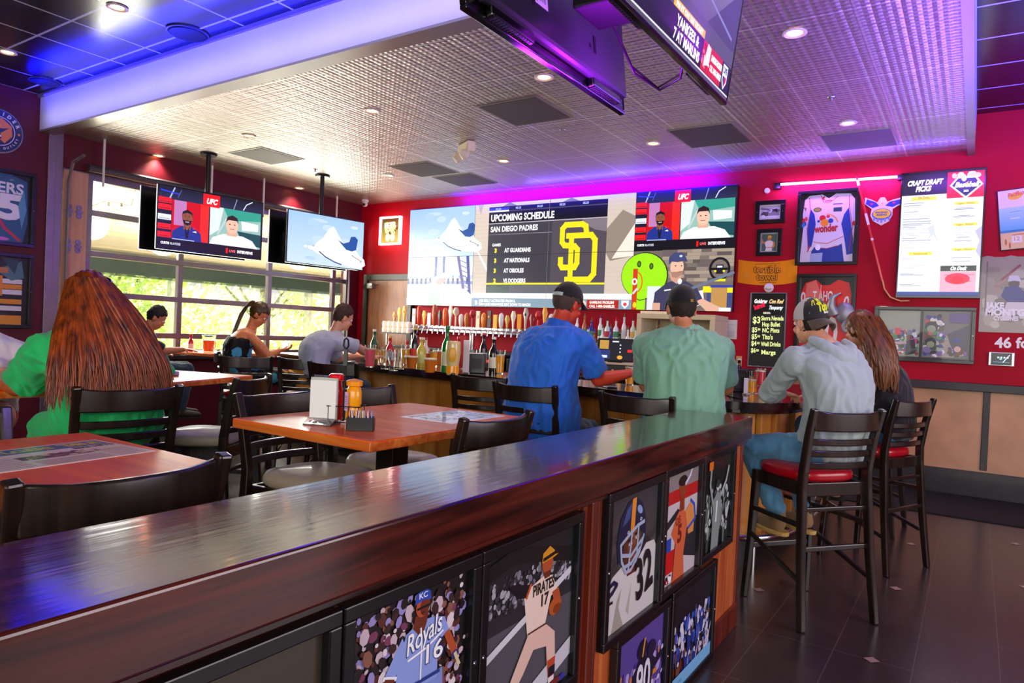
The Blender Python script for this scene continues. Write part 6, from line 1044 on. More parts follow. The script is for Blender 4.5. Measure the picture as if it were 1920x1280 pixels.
# ================================================================== dark red pier on the window side
t = thing('round_sign', 'round blue-rimmed sign with an orange and navy helmet logo on the dark red pier', 'sign'); t.matrix_world = frame_matrix((XW + .002, 3.135, 3.34), (0, 1, 0), (0, 0, 1))
MB().lathe([(0, 0), (.235, 0), (.235, .02), (.225, .026), (0, .026)], 40).build('disc', mat('sign_rim', '#9aa4b4', .3, .5), t, .003); a = Art(1, 1); a.ell(0, 0, .222, .222, '#16204a', n=40); a.ell(0, 0, .155, .155, '#e4e6f0', n=36); a.ell(0, 0, .148, .148, '#16204a', n=36); a.poly([(-.13, .02), (-.08, .12), (.03, .14), (.12, .07), (.13, -.03), (.06, -.12), (-.02, -.06), (-.05, 0)], '#f0842c'); a.poly([(-.12, .05), (.03, .03), (.10, .05), (.02, -.02), (.03, -.08), (-.08, -.08)], '#101a4c'); a.line([(-.10, -.04), (.02, -.05)], .018, '#f2f2f6')
for i, ch in enumerate('RIDER'): an = R(95 - i * 17); a.text(ch, .182 * math.cos(an), .182 * math.sin(an) - .01, .035, '#dfe2ee', align='C', bold=.05, rot=an - math.pi / 2)
for i, ch in enumerate('GENERAL OUTLET'): an = R(205 + i * 10.5); a.text(ch, .195 * math.cos(an), .195 * math.sin(an), .022, '#dfe2ee', align='C', bold=.04, rot=an + math.pi / 2) if ch != ' ' else None
a.ell(.19, .0, .012, .012, '#f0842c'); a.build('emblem', PRINT, t, Matrix.Translation((0, 0, .0265)), step=.0001)
def art_blue(w, h):
    a = Art(w, h, '#0e1216'); a.poly([(0, 0), (0, h), (.7 * w, h * .99), (.95 * w, .92 * h), (.97 * w, .3 * h), (.9 * w, .0)], '#1d5f86'); a.poly([(.0, 0), (0, .45 * h), (.3 * w, .3 * h), (.6 * w, .05 * h), (.6 * w, 0)], '#1c3fb0'); a.line([(.45 * w, .45 * h), (.62 * w, .2 * h), (.85 * w, .04 * h)], .03, '#c82c4c'); a.text('ERS', .50 * w, .72 * h, .10, '#e8ecf0', width=.40 * w, bold=.03, sy=1.1); a.text('5', .50 * w, .35 * h, .25, '#eef0f4', width=.40 * w, bold=.05); a.text('8', .0 * w, .35 * h, .25, '#eef0f4', width=.36 * w, bold=.05); a.text('CHAMB', -.1 * w + .1 * w, .72 * h, .10, '#e8ecf0', width=.46 * w, bold=.03); a.ell(.5 * w, .04 * h, .2 * w, .03 * h, '#e070d8'); a.poly([(.82 * w, .55 * h), (.9 * w, .8 * h), (.95 * w, .5 * h), (.88 * w, .2 * h)], '#5aa0bc'); return a
framed('framed_jersey', 'framed blue jersey with white ERS 5 lettering on the dark red pier', 'framed jersey', (XW + .002, 2.80, 2.14), (0, 1, 0), WZ, .70, .81, art_blue(.70 - .08, .81 - .08), .04, .06)
def art_stripe(w, h):
    a = Art(w, h, '#0a0a0c')
    for y, c in ((.10, '#e8941c'), (.24, '#e6e2e6'), (.34, '#e8941c'), (.56, '#e8941c'), (.64, '#e6e2e6'), (.48, '#e6e2e6')): a.rect(0, (y - .035) * h, .92 * w, (y + .035) * h, c)
    a.rect(0, 0, .92 * w, .13 * h, '#e8941c'); a.rect(.30 * w, .42 * h, .62 * w, .72 * h, '#ee8a1c'); [a.rect(.42 * w, y * h, .50 * w, (y + .05) * h, '#0a0a0c') for y in (.49, .60)]; a.poly([(.5 * w, .8 * h), (.9 * w, .95 * h), (.95 * w, .7 * h), (.75 * w, .65 * h)], '#4a7c84'); a.rect(.3 * w, .76 * h, .7 * w, .84 * h, '#c8784c'); a.poly([(.6 * w, .98 * h), (.8 * w, .75 * h), (.86 * w, .97 * h)], '#1c4450'); return a
framed('framed_jersey', 'framed black jersey with orange and white stripes, lower on the dark red pier', 'framed jersey', (XW + .002, 2.80, 1.25), (0, 1, 0), WZ, .70, .81, art_stripe(.70 - .08, .81 - .08), .04, .06)
# ================================================================== people
def remeshed(mb, name, mats, vox, smooth=5, wr=0, wscale=18, seed=0, parent=None, region=None, fac=.5):
    me = mb.mesh('tmp', mats if isinstance(mats, (list, tuple)) else [mats]); ob = bpy.data.objects.new('tmp', me); COL.objects.link(ob)
    bm = bmesh.new(); bm.from_mesh(me); bmesh.ops.recalc_face_normals(bm, faces=bm.faces); bm.to_mesh(me); bm.free()
    r = ob.modifiers.new('r', 'REMESH'); r.mode = 'VOXEL'; r.voxel_size = vox; r.use_smooth_shade = True
    s = ob.modifiers.new('s', 'SMOOTH'); s.iterations = smooth; s.factor = fac
    dg = bpy.context.evaluated_depsgraph_get(); dg.update(); out = bpy.data.meshes.new_from_object(ob.evaluated_get(dg)); bpy.data.objects.remove(ob); bpy.data.meshes.remove(me)
    out.name = name; out.materials.clear()
    for m in (mats if isinstance(mats, (list, tuple)) else [mats]): out.materials.append(m)
    if wr:
        off = Vector((seed * 3.1, seed * 1.7, seed))
        ns = [v.normal.copy() for v in out.vertices]
        for v, n_ in zip(out.vertices, ns):
            p = v.co * wscale; p = Vector((p.x, p.y, p.z * .55)) + off; q = noise.noise(p + Vector((noise.noise(p * .6) * 1.6, 0, noise.noise(p * .5 + Vector((7, 3, 1))) * 1.6)))
            v.co += n_ * wr * (1 - 3.2 * abs(q))
    if region:
        for p in out.polygons: p.material_index = region(p.center)
    for p in out.polygons: p.use_smooth = True
    o = bpy.data.objects.new(name, out); COL.objects.link(o)
    if parent: o.parent = parent; o.matrix_parent_inverse = parent.matrix_basis.inverted()
    return o
def limb(m, pts, rs, n=14):
    pts = [Vector(p) for p in pts]
    for p, r_ in zip(pts, rs): m.ball(p, r_, 12, 8)
    for a, b, ra, rb in zip(pts, pts[1:], rs, rs[1:]): m.tube([a, b], [ra * .985, rb * .985], n)
def skin(name, c): return mat('skin_' + name, c, .45, bump=.05, bscale=90, var=.08)
def cloth(name, c, rough=.8, var=.08): return mat(name, c, rough, bump=.25, bscale=260, var=var, vscale=9, sheen=.2)
UPV = Vector((0, 0, 1))
def world(px, py, d): return at_d(px, py, d)
def headT(c, fwd, roll=0, up=None):
    f = Vector(fwd).normalized(); x = f.cross(up or UPV).normalized(); z = x.cross(f); T = Matrix((x, f, z)).transposed().to_4x4() @ Matrix.Rotation(roll, 4, 'Y'); T.translation = Vector(c); return T
def head_shape(m, T, s=1.0, neckbase=None, fem=False):
    def B(c, r_): 
        S = MB(); S.ball(c, r_, 20, 14); m.add([tuple(Vector(v) * s) for v in S.v], S.f, T)
    B((0, -.012, .03), (.075, .094, .098)); B((0, .03, -.04), (.056, .062, .07)); B((0, .066, -.092), (.024, .022, .02)); B((0, .045, .035), (.062, .045, .055))
    for q in (-1, 1): B((q * .078, -.006, -.008), (.010, .020, .031)); B((q * .082, -.014, .004), (.010, .012, .018)); B((q * .036, .068, -.030), (.022, .018, .022)); B((q * .028, .078, .030), (.024, .012, .008))
    B((0, .100, -.026), (.016, .016, .013)); B((0, .094, -.004), (.009, .014, .026)); B((0, .088, -.060), (.024, .011, .007)); B((0, .086, -.070), (.020, .011, .008))
    if neckbase is not None:
        a = T @ (Vector((0, -.020, -.055)) * s); limb(m, [a, (a + neckbase) / 2, neckbase], [.054 * s * (.88 if fem else 1), .055 * s * (.86 if fem else 1), .062 * s * (.88 if fem else 1)])
def eyes(T, s, parent):
    for q in (-1, 1):
        m = MB(); m.ball((0, 0, 0), .0118 * s, 14, 10); e = m.build('eye', mat('eye_white', '#e9e4dc', .2), None, smooth=True); e.matrix_world = T @ Matrix.Translation(Vector((q * .030, .0795, .010)) * s); e.parent = parent; e.matrix_parent_inverse = parent.matrix_basis.inverted()
        m = MB(); m.ball((0, .0078 * s, 0), (.0058 * s, .0045 * s, .0058 * s), 12, 8); i = m.build('iris', mat('iris_brown', '#2a1810', .15), e, smooth=True)
def shell(name, T, s, c, r_, keep, m, parent, thick=.006, wav=0, nu=48, nv=34, fine=90, smooth=True):      # part of an ellipsoid around the head: hair or a cap crown
    S = MB(); S.ball(c, r_, nu, nv); vs_ = [Vector(v) for v in S.v]; fs_ = [f for f in S.f if keep(sum((vs_[i] for i in f), Vector()) / len(f))]
    used = sorted({i for f in fs_ for i in f}); mp = {i: k for k, i in enumerate(used)}
    out = []
    for i in used:
        v = vs_[i]; n_ = (v - Vector(c)).normalized()
        if wav: v = v + n_ * wav * (noise.noise(Vector((v.x * fine, v.y * fine, v.z * fine * .3))) + .6 * noise.noise(Vector((v.x * 30, v.y * 30, v.z * 14))))
        out.append(tuple(v * s))
    o = MB().add(out, [tuple(mp[i] for i in f) for f in fs_]).build(name, m, None, smooth=60); o.matrix_world = T; o.parent = parent; o.matrix_parent_inverse = parent.matrix_basis.inverted()
    so = o.modifiers.new('solid', 'SOLIDIFY'); so.thickness = thick; so.offset = -1; return o
def short_hair(T, s, m, parent, low=-.05, front=.052, wav=.006, top=1.0):
    return shell('hair', T, s, (0, -.014, .034), (.083, .102, .106 * top), lambda p: (p.z > .075 or p.y < front - .03 * (p.z < .03)) and p.z > low and not (abs(p.x) > .055 and p.y > -.02 and p.z < .012) and not (p.y > .02 and p.z < .045), m, parent, .008, wav)
def hand(m, w, d, n, s=1.0, curl=.5, flip=1, thumb=1):
    """w wrist, d direction of the fingers, n palm normal (the way the palm faces)"""
    d = Vector(d).normalized(); n = (Vector(n) - d * Vector(n).dot(d)).normalized(); x = d.cross(n) * flip
    P = lambda a, b, c: Vector(w) + (x * a + d * b + n * c) * s
    for a in (-.024, -.008, .008, .024): limb(m, [P(a * .6, .008, 0), P(a, .05, 0), P(a, .088, 0)], [.018 * s, .0145 * s, .011 * s], 10)
    for a, L in ((-.033, .062), (-.011, .075), (.011, .080), (.033, .070)):
        L1, L2, L3 = L * .45, L * .32, L * .26; p0 = P(a * .9, .085, 0); t0 = .25 * curl; t1 = t0 + 1.0 * curl; t2 = t1 + .9 * curl; sp = a * .9
        q = (d * math.cos(t0) + n * math.sin(t0) + x * sp); p1 = p0 + q * L1 * s; p2 = p1 + (d * math.cos(t1) + n * math.sin(t1) + x * sp) * L2 * s; p3 = p2 + (d * math.cos(t2) + n * math.sin(t2)) * L3 * s
        limb(m, [p0, p1, p2, p3], [.0095 * s, .0088 * s, .0082 * s, .0070 * s], 8)
    a0 = P(.022 * thumb, .022, .004); a1 = P(.048 * thumb, .052, .018); a2 = P(.052 * thumb, .080, .032); limb(m, [a0, a1, a2], [.014 * s, .0105 * s, .0085 * s], 8)
def person(label, seat, face, spec):
    """seat = stool centre (x, y); face = facing direction; everything else in metres or world points"""
    g = spec.get; s = g('s', 1.0); fx, fy = Vector(face).normalized(); F_ = Vector((fx, fy, 0)); Sd = Vector((fy, -fx, 0)); base = Vector((seat[0], seat[1], 0)); L = lambda x, y, z: base + Sd * x + F_ * y + UPV * z
    t = thing('person', label, 'person', base); vox = g('vox', .0075); bw, bd = g('w', 1.0), g('d', 1.0)
    pel = g('pel') or L(0, -.03, .90); nk = g('neck') or L(0, .08, 1.44); hc = g('head') or nk + Vector((0, 0, .17)) + F_ * .03; hf = g('hf') or F_; T = headT(hc, hf, g('roll', 0)); hs = g('hs', .95)
    tw = g('twist', 0); SdT = (Matrix.Rotation(tw, 3, 'Z') @ Sd); FT = (Matrix.Rotation(tw, 3, 'Z') @ F_); ax = (nk - pel).normalized()
    sh = g('sh', .185) * s; drop = g('drop', .085); shp = {q: nk + SdT * q * sh - UPV * drop for q in (-1, 1)}
    bow_ = g('bow', .05)      # rounded back
    def pt(k): return pel.lerp(nk, k) - F_ * bow_ * math.sin(math.pi * min(1, k)) * 1.0
    def rings(inf, lo=-.02, hi=1.0, bottom=None):
        R_ = []
        for k, w_, d_ in ((-.12, .15, .11), (0.0, .178, .135), (.18, .172, .128), (.38, .160, .118), (.58, .176, .122), (.76, .188, .118), (.88, .172, .100), (.96, .120, .078), (1.03, .066, .058)):
            if k < lo or k > hi: continue
            f = k if k > 0 else 0; c = pt(f) + (nk - pel) * (k - f); sx = Sd.lerp(SdT, min(1, max(0, k))).normalized(); sy = F_.lerp(FT, min(1, max(0, k))).normalized(); sy = (sy - ax * sy.dot(ax)).normalized(); bel = 1 + g('belly', 0) * math.exp(-((k - .22) / .22) ** 2)
            R_.append((c + sy * (bel - 1) * .04, w_ * s * bw * (1 + (bel - 1) * .5) + inf, d_ * s * bd * bel + inf, sx, sy))
        return R_
    ar = g('ar', 1.0); arms = g('arms'); A = []
    for q, (el, wr_, hd, pn, curl) in zip((-1, 1), arms): A.append((q, shp[q], Vector(el), Vector(wr_), hd, pn, curl))
    legs = []
    for q in (-1, 1):
        hip = pel + Sd * q * .095 * s - UPV * .02; kn = g('knees', {}).get(q) or L(q * .15, .42, .87); an = g('ankles', {}).get(q) or L(q * .15, .36, .43); legs.append((q, hip, Vector(kn), Vector(an)))
    # the continuous body
    b = MB(); b.loft(rings(0)); [limb(b, [nk - UPV * .05, nk.lerp(shp[q], .6) - UPV * .04, shp[q] - UPV * .03], [.048 * s, .046 * s, .044 * s]) for q in (-1, 1)]; head_shape(b, T, hs, nk - UPV * .01, g('fem', False))
    for q in (-1, 1): b.ball(shp[q] - UPV * .018, .048 * s, 14, 10)
    ar = g('ar', 1.0)
    for q, S_, E_, W_, hd, pn, curl in A:
        mid = (S_ + E_) / 2; m2 = E_.lerp(W_, .3)
        limb(b, [S_ - UPV * .02, mid, E_, m2, W_], [.048 * ar, .050 * ar, .041 * ar, .043 * ar, .027 * ar ** .5]); hand(b, W_, hd, pn, .98, curl, q, -1)
    for q, H_, K_, A_ in legs:
        limb(b, [H_, H_.lerp(K_, .5), K_], [.088 * s, .075 * s, .056 * s]); limb(b, [K_, K_.lerp(A_, .35), A_], [.055 * s, .056 * s, .036 * s])
        f0 = A_ - UPV * .05; limb(b, [A_, f0, f0 + F_ * .15 - UPV * .015], [.036, .040, .026])
    sk = g('skin'); body = remeshed(b, 'body', sk, vox, 3, parent=t, fac=.45)
    eyes(T, hs, t)
    # shirt
    inf = .020; c = MB(); sl = g('sleeve', .62); lo = g('hem', -.13)
    c.loft(rings(inf, lo, .97 if sl >= 0 else .80)); 
    if sl >= 0:
        for q in (-1, 1): limb(c, [nk - UPV * .045 + SdT * q * .05, nk.lerp(shp[q], .6) - UPV * .028, shp[q] - UPV * .022], [.064 * s, .068 * s, .070 * s * ar])
        c.ball(nk - UPV * .015, (.072 * s, .072 * s, .035 * s), 14, 10)
        for q, S_, E_, W_, hd, pn, curl in A:
            if sl <= 1: e = S_.lerp(E_, sl + .28); limb(c, [S_, S_.lerp(e, .5), e], [.072 * ar, .070 * ar, .069 * ar]) if False else (limb(c, [S_ - UPV * .02, S_.lerp(e, .6)], [.066 * ar, .064 * ar]), c.tube([S_ - UPV * .02, S_.lerp(e, .5), e], [.064 * ar, .067 * ar, .073 * ar], 18))
            else: limb(c, [S_, S_.lerp(E_, .5), E_, E_.lerp(W_, .35), E_.lerp(W_, .93)], [.070 * ar, .062 * ar, .054 * ar, .054 * ar, .040 * ar])
    shirt = remeshed(c, g('shirt_name', 'shirt'), g('shirt'), max(vox, .009), 14, g('wr', .006), 15, g('seed', 1), t)
    # trousers and shoes
    c = MB(); c.loft(rings(inf - .010, -.13, .10))
    for q, H_, K_, A_ in legs: limb(c, [H_, H_.lerp(K_, .5), K_], [.105 * s, .092 * s, .073 * s]); limb(c, [K_, K_.lerp(A_, .4), A_.lerp(K_, g('cuff', .06))], [.072 * s, .070 * s, .058 * s])
    remeshed(c, g('pants_name', 'trousers'), g('pants'), max(vox, .010), 4, .006, 16, 5, t)
    for q, H_, K_, A_ in legs:
        c = MB(); f0 = A_ - UPV * .055; limb(c, [A_ - UPV * .005, f0, f0 + F_ * .10 - UPV * .012, f0 + F_ * .18 - UPV * .018], [.048, .050, .045, .036]); o = remeshed(c, 'shoe', g('shoe', mat('dark_shoe', '#2a2420', .5)), .010, 3, parent=t)
        c = MB(); z0 = f0.z - .062; c.loft([(f0 + F_ * .06 + UPV * (-.058), .052, .145, Sd, F_), (f0 + F_ * .06 + UPV * (-.035), .052, .145, Sd, F_)], 22); so = c.build('sole', g('sole', mat('dark_sole', '#1a1614', .7)), None, .004); so.parent = o; so.matrix_parent_inverse = (t.matrix_basis @ o.matrix_parent_inverse @ o.matrix_basis).inverted()
    t['_x'] = 0; del t['_x']; return t, T, hs, dict(nk=nk, F=F_, S=Sd, SdT=SdT, FT=FT, shp=shp, pel=pel, pt=pt, L=L)
def child(o, t): o.parent = t; o.matrix_parent_inverse = t.matrix_basis.inverted(); return o
def cap_part(T, s, t, m, mback=None, brim=1, name='cap', bm_=None, strap=None, buckle=None, back_open=True):
    def keep(p):
        if p.z < (.048 - .018 * (p.y < 0) * min(1, abs(p.y) * 14) if brim > 0 else .012 + .03 * max(0, p.y) * 10): return False
        if back_open and brim > 0 and p.y < -.06 and abs(p.x) < .036 and p.z < .036 + .034 * (1 - (p.x / .036) ** 2): return False
        return True
    c = shell(name, T, s, (0, -.012, .040), (.086, .106, .108), keep, m, t, .004, 0)
    if mback: c.data.materials.append(mback); [setattr(p, 'material_index', 1) for p in c.data.polygons if (p.center.y / s) * brim < .012]
    b = MB(); n = 14; vs_ = []; fs_ = []; sg = brim
    for j in range(5):
        for i in range(n + 1):
            a = -1 + 2 * i / n; y0 = -.012 + math.sqrt(max(0, 1 - (a * .078 / .086) ** 2)) * .105 * 1.0; y = y0 + (j / 4) * ((.075 if sg > 0 else .052) * (1 - .35 * a * a)); x = a * .078 * (1 - .05 * j / 4); z = (.046 if sg > 0 else .014) - (.014 if sg > 0 else .035) * (j / 4) - .022 * a * a * (j / 4 + (.6 if sg < 0 else 0))
            vs_.append((x * s, (y if sg > 0 else -(y) - .024) * s, z * s))
    for j in range(4):
        for i in range(n): fs_.append((j * (n + 1) + i, j * (n + 1) + i + 1, (j + 1) * (n + 1) + i + 1, (j + 1) * (n + 1) + i))
    b.add(vs_, fs_); o = b.build('brim', bm_ or m, None, smooth=60); o.matrix_world = T; o.parent = c; o.matrix_parent_inverse = (c.matrix_parent_inverse.inverted() if False else (t.matrix_basis @ c.matrix_parent_inverse @ c.matrix_basis).inverted()); q = o.modifiers.new('solid', 'SOLIDIFY'); q.thickness = .004
    def kid(mm, nm, mt, **k): oo = mm.build(nm, mt, None, **k); oo.matrix_world = T; oo.parent = c; oo.matrix_parent_inverse = (t.matrix_basis @ c.matrix_parent_inverse @ c.matrix_basis).inverted(); return oo
    m2 = MB(); m2.ball((0, -.012 * s, .149 * s), (.008, .008, .005), 10, 6); kid(m2, 'button', m, smooth=True)
    if strap:
        m3 = MB(); ps = [(.087 * math.sin(a) * s, (-.012 - .107 * math.cos(a)) * s, .034 * s) for a in [(-.55 + .11 * k) for k in range(11)]]; m3.sweep(ps, .003, .022 * s); kid(m3, 'strap', strap)
    if buckle: m4 = MB(); m4.box((.018 * s, -.124 * s, .026 * s), (.034 * s, -.117 * s, .042 * s)); kid(m4, 'buckle', buckle)
    return c, kid
def locks(starts, fn, n_seg, r0, m, t, name='hair', seed=1, taper=.25, nn=6):
    b = MB(); q = random.Random(seed)
    for i, s0 in enumerate(starts):
        P = [fn(s0, k / n_seg, q, i) for k in range(n_seg + 1)]; rr = r0 * q.uniform(.7, 1.2); b.tube(P, [rr * (.55 + .45 * math.sin(math.pi * min(1, .25 + k / n_seg * .8))) * (1 - (1 - taper) * (k / n_seg) ** 3) for k in range(n_seg + 1)], nn)
    o = b.build(name, m, None, smooth=80); child(o, t); return o
def hair_mat(name, c0, c1, c2=None):
    m, n, l, b = nt(name); tc = n.new('ShaderNodeTexCoord'); mp = n.new('ShaderNodeMapping'); mp.inputs['Scale'].default_value = (26, 26, 1.1); l.new(tc.outputs['Object'], mp.inputs[0]); t = n.new('ShaderNodeTexNoise'); t.inputs['Scale'].default_value = 1.6; t.inputs['Detail'].default_value = 6; l.new(mp.outputs[0], t.inputs[0])
    cr = n.new('ShaderNodeValToRGB'); e = cr.color_ramp.elements; e[0].position = .25; e[1].position = .75; e[0].color = lin(c0); e[1].color = lin(c1); l.new(t.outputs[0], cr.inputs[0]); l.new(cr.outputs[0], b.inputs['Base Color']); b.inputs['Roughness'].default_value = .38; b.inputs['Anisotropic'].default_value = .4
    bp = n.new('ShaderNodeBump'); bp.inputs['Strength'].default_value = .5; bp.inputs['Distance'].default_value = .006; l.new(t.outputs[0], bp.inputs['Height']); l.new(bp.outputs[0], b.inputs['Normal']); return m
SKR = skin('ruddy', '#d8482e'); SKL = skin('light', '#d99a78'); SKT = skin('tan', '#c97f58'); JEAN = cloth('blue_denim', '#2f5f86', .85, .25); JEAND = cloth('dark_denim', '#2a3f50', .85, .25); BLK = cloth('black_cap_cloth', '#0c0c0d')
vd = Vector((-.553, .833, 0)); vr = Vector((.832, .553, 0))

# 1 bright blue polo
F1 = (.197, .98); seat = (-2.43, 3.965); S1 = Vector((.98, -.197, 0)); FF = Vector((.197, .98, 0))
nk = world(1046, 606, 4.56); hc = world(1064, 572, 4.55); hf = vr * .72 + vd * .60 - UPV * .30
t, T, hs, J = person('person in a bright blue polo shirt and black cap leaning an arm on the bar', seat, F1, dict(pel=world(1016, 800, 4.62), neck=nk, head=hc, hf=hf, hs=1.04, w=1.28, d=1.28, sh=.215, s=1.0, belly=.22, bow=.07, drop=.10, ar=1.12, skin=SKR,
    arms=[(nk - S1 * .24 + FF * .22 - UPV * .27, nk - S1 * .10 + FF * .42 - UPV * .33, FF * .6 + S1 * .6, -UPV, .5), (world(1122, 712, 4.50), world(1180, 700, 4.60), vr * .9 + vd * .25 + UPV * .02, -UPV, .45)], shirt=cloth('royal_blue_polo', '#2470e0', .7, .06), sleeve=.55, hem=-.13, wr=.007, seed=2, pants=JEAND, shirt_name='polo_shirt', knees={1: world(1105, 805, 4.85), -1: world(1060, 800, 5.0)}))
short_hair(T, hs, mat('brown_grey_hair', '#4a3a30', .7, bump=.5, bscale=200), t, -.055)
cap_part(T, hs, t, BLK, None, 1, strap=mat('pale_strap', '#b9cbc4', .5))
c = MB(); a_ = J['nk']; c.loft([(a_ - UPV * .02 + J['F'] * .0, .085, .078, J['S'], J['F']), (a_ + UPV * .035 + J['F'] * .01, .074, .070, J['S'], J['F'])], 24); child(c.build('collar', cloth('royal_blue_collar', '#1f62cc', .7), None, .004, smooth=50), t)

# 2 sage green tee
F2 = (-.42, .91); nk = world(1282, 612, 4.08); FF = Vector((-.42, .91, 0)).normalized(); SS = Vector((FF.y, -FF.x, 0))
t, T, hs, J = person('person in a sage green t-shirt and black cap seen from behind at the bar', (-1.46, 3.98), F2, dict(pel=world(1280, 800, 4.06), neck=nk, head=world(1277, 580, 4.08), hf=vd * 1 - vr * .05 - UPV * .12, hs=1.0, w=1.24, d=1.1, sh=.215, bow=.07, drop=.105, ar=1.1, skin=SKT,
    arms=[(world(1212, 722, 4.25), world(1235, 716, 4.50), FF, -UPV, .3), (world(1362, 728, 4.22), world(1345, 730, 4.48), FF * .8 - SS * .5, -UPV, .3)], shirt=cloth('sage_green_tee', '#7fb595', .8, .06), sleeve=.55, wr=.008, seed=4, pants=JEAND, shirt_name='t_shirt'))
short_hair(T, hs, mat('dark_brown_hair', '#2a1c14', .7, bump=.5, bscale=200), t, -.06)
cap_part(T, hs, t, BLK, None, 1, strap=BLK, buckle=mat('brass_buckle', '#c8a050', .3, .8), back_open=False)

# 3 pale grey hoodie, trucker cap worn backwards
F3 = (-.784, .62); FF = Vector((-.784, .62, 0)); SS = Vector((.62, .784, 0)); nk = world(1546, 643, 3.86)
t, T, hs, J = person('person in a pale grey hoodie, jeans and backwards trucker cap on a bar stool', (-.743, 4.118), F3, dict(pel=world(1557, 838, 3.86), neck=nk, head=world(1519, 606, 3.93), hf=(vd * .93 - vr * .34 - UPV * .14), hs=.98, w=1.0, d=1.0, sh=.185, bow=.08, drop=.095, ar=1.06, skin=SKL,
    arms=[(world(1441, 738, 4.06), world(1462, 736, 4.20), vr * .8 + vd * .3 - UPV * .1, -UPV, .7), (world(1608, 748, 3.95), world(1540, 744, 4.25), -vr * .8 + vd * .3, -UPV, .5)], shirt=cloth('pale_grey_jersey', '#a9b6b6', .85, .05), sleeve=2, hem=-.13, wr=.008, seed=7, pants=cloth('washed_denim', '#5286a8', .85, .35), shirt_name='hoodie', pants_name='jeans',
    knees={-1: world(1410, 838, 4.05), 1: world(1498, 850, 4.22)}, ankles={-1: world(1458, 962, 4.02), 1: world(1510, 960, 4.12)}, cuff=.10, shoe=cloth('tan_suede', '#8a6a44', .8, .2), sole=mat('gum_sole', '#c8a45a', .6)))
short_hair(T, hs, MATS['dark_brown_hair'], t, -.055)
c, kid = cap_part(T, hs, t, cloth('charcoal_cap', '#2b2725'), None, -1, bm_=cloth('dark_tan_brim', '#5a4a3a'), back_open=False)
c.data.materials.append(mat('white_cap_mesh', '#d6d2cf', .7, bump=.8, bscale=400)); [setattr(p, 'material_index', 1) for p in c.data.polygons if p.center.y > -.035]
def capcurve(x, y, T=T):  return 0
lg = Art(.12, .08); lg.poly([(.0, .0), (.02, .045), (.07, .035), (.06, .0)], '#1c6a8c'); lg.text('Witty', .005, .042, .034, '#e6ee1c', width=.085, bold=.06, shear=.25, rot=.15, sy=1.2); lg.text('Tots', .045, .010, .034, '#e6ee1c', width=.065, bold=.06, shear=.25, rot=.15, sy=1.2); lg.text('BRAND', .075, .0, .010, '#f0f0e8', width=.032, bold=.05, rot=.12)
bend = []
for P_, cc, z in lg.t:
    q = []
    for (x, y) in P_: q.append((x, y))
    bend.append((q, cc, z))
vs_ = []; fs_ = []; cs = []
for P_, cc, z in bend:
    o0 = len(vs_)
    for x, y in P_:
        ph = (x - .085) / .085; zz = .040 + y * 1.15; k = math.sqrt(max(.05, 1 - ((zz - .04) / .108) ** 2)); vs_.append(((-math.sin(ph) * (.0888 + z * .00012) * k * -1) * hs, (-.012 - math.cos(ph) * (.1085 + z * .00012) * k) * hs, zz * hs)); cs.append(lin(cc))
    fs_.append((o0, o0 + 1, o0 + 2))
me = bpy.data.meshes.new('cap_logo'); me.from_pydata(vs_, [], fs_); me.materials.append(PRINT); ca = me.color_attributes.new('Col', 'FLOAT_COLOR', 'POINT'); [setattr(ca.data[i], 'color', cc) for i, cc in enumerate(cs)]
o = bpy.data.objects.new('cap_logo', me); COL.objects.link(o); o.matrix_world = T; o.parent = c; o.matrix_parent_inverse = (t.matrix_basis @ c.matrix_parent_inverse @ c.matrix_basis).inverted()
m = MB(); a_ = J['nk']; f_ = J['F']; s_ = J['S']      # the hood lying on the shoulders
hp = [a_ + s_ * .10 + f_ * .045 + UPV * .01, a_ + s_ * .115 - f_ * .03 + UPV * .0, a_ + s_ * .09 - f_ * .10 - UPV * .035, a_ + s_ * .04 - f_ * .145 - UPV * .085, a_ - s_ * .03 - f_ * .145 - UPV * .085, a_ - s_ * .085 - f_ * .10 - UPV * .03, a_ - s_ * .11 - f_ * .03 + UPV * .005, a_ - s_ * .095 + f_ * .045 + UPV * .015]
hp = [v + UPV * .012 for v in hp[1:7]]; limb(m, hp, [.024, .036, .042, .042, .036, .024]); m.ball(a_ - f_ * .08 - UPV * .05, (.085, .065, .055)); remeshed(m, 'hood', MATS['pale_grey_jersey'], .007, 14, .003, 16, 3, t)

# 4 long-haired woman in black
F4 = (-.90, .42); FF = Vector((-.9, .42, 0)).normalized(); SS = Vector((FF.y, -FF.x, 0)); nk = world(1628, 664, 4.72); hc = world(1612, 618, 4.68)
t, T, hs, J = person('person with long auburn hair in a black top and jeans beside the hoodie', (-.56, 5.36), F4, dict(pel=world(1664, 805, 4.80), neck=nk, head=hc, hf=(-vr * .38 + vd * .9 - UPV * .2), hs=.93, w=.98, d=1.0, sh=.165, bow=.06, drop=.095, ar=.86, fem=True, skin=SKL,
    arms=[(world(1600, 735, 4.75), world(1570, 735, 4.95), -vr, -UPV, .4), (world(1650, 745, 4.95), world(1590, 735, 5.1), -vr, -UPV, .4)], shirt=cloth('black_top', '#17121c', .85, .1), sleeve=.5, wr=.005, seed=9, pants=cloth('mid_denim', '#2c5c88', .85, .25), shirt_name='top', pants_name='jeans', shoe=skin('foot', '#c98a70')))
HA = hair_mat('auburn_hair', '#2c1408', '#8a4a1c')
shell('hair', T, hs, (0, -.014, .034), (.088, .108, .112), lambda p: (p.z > .06 or p.y < .05) and p.z > -.10 and not (p.y > .035 and p.z < .05), HA, t, .010, .006)
q = random.Random(3); st = [(q.uniform(-1.45, 1.45), q.uniform(.2, 1)) for _ in range(150)]
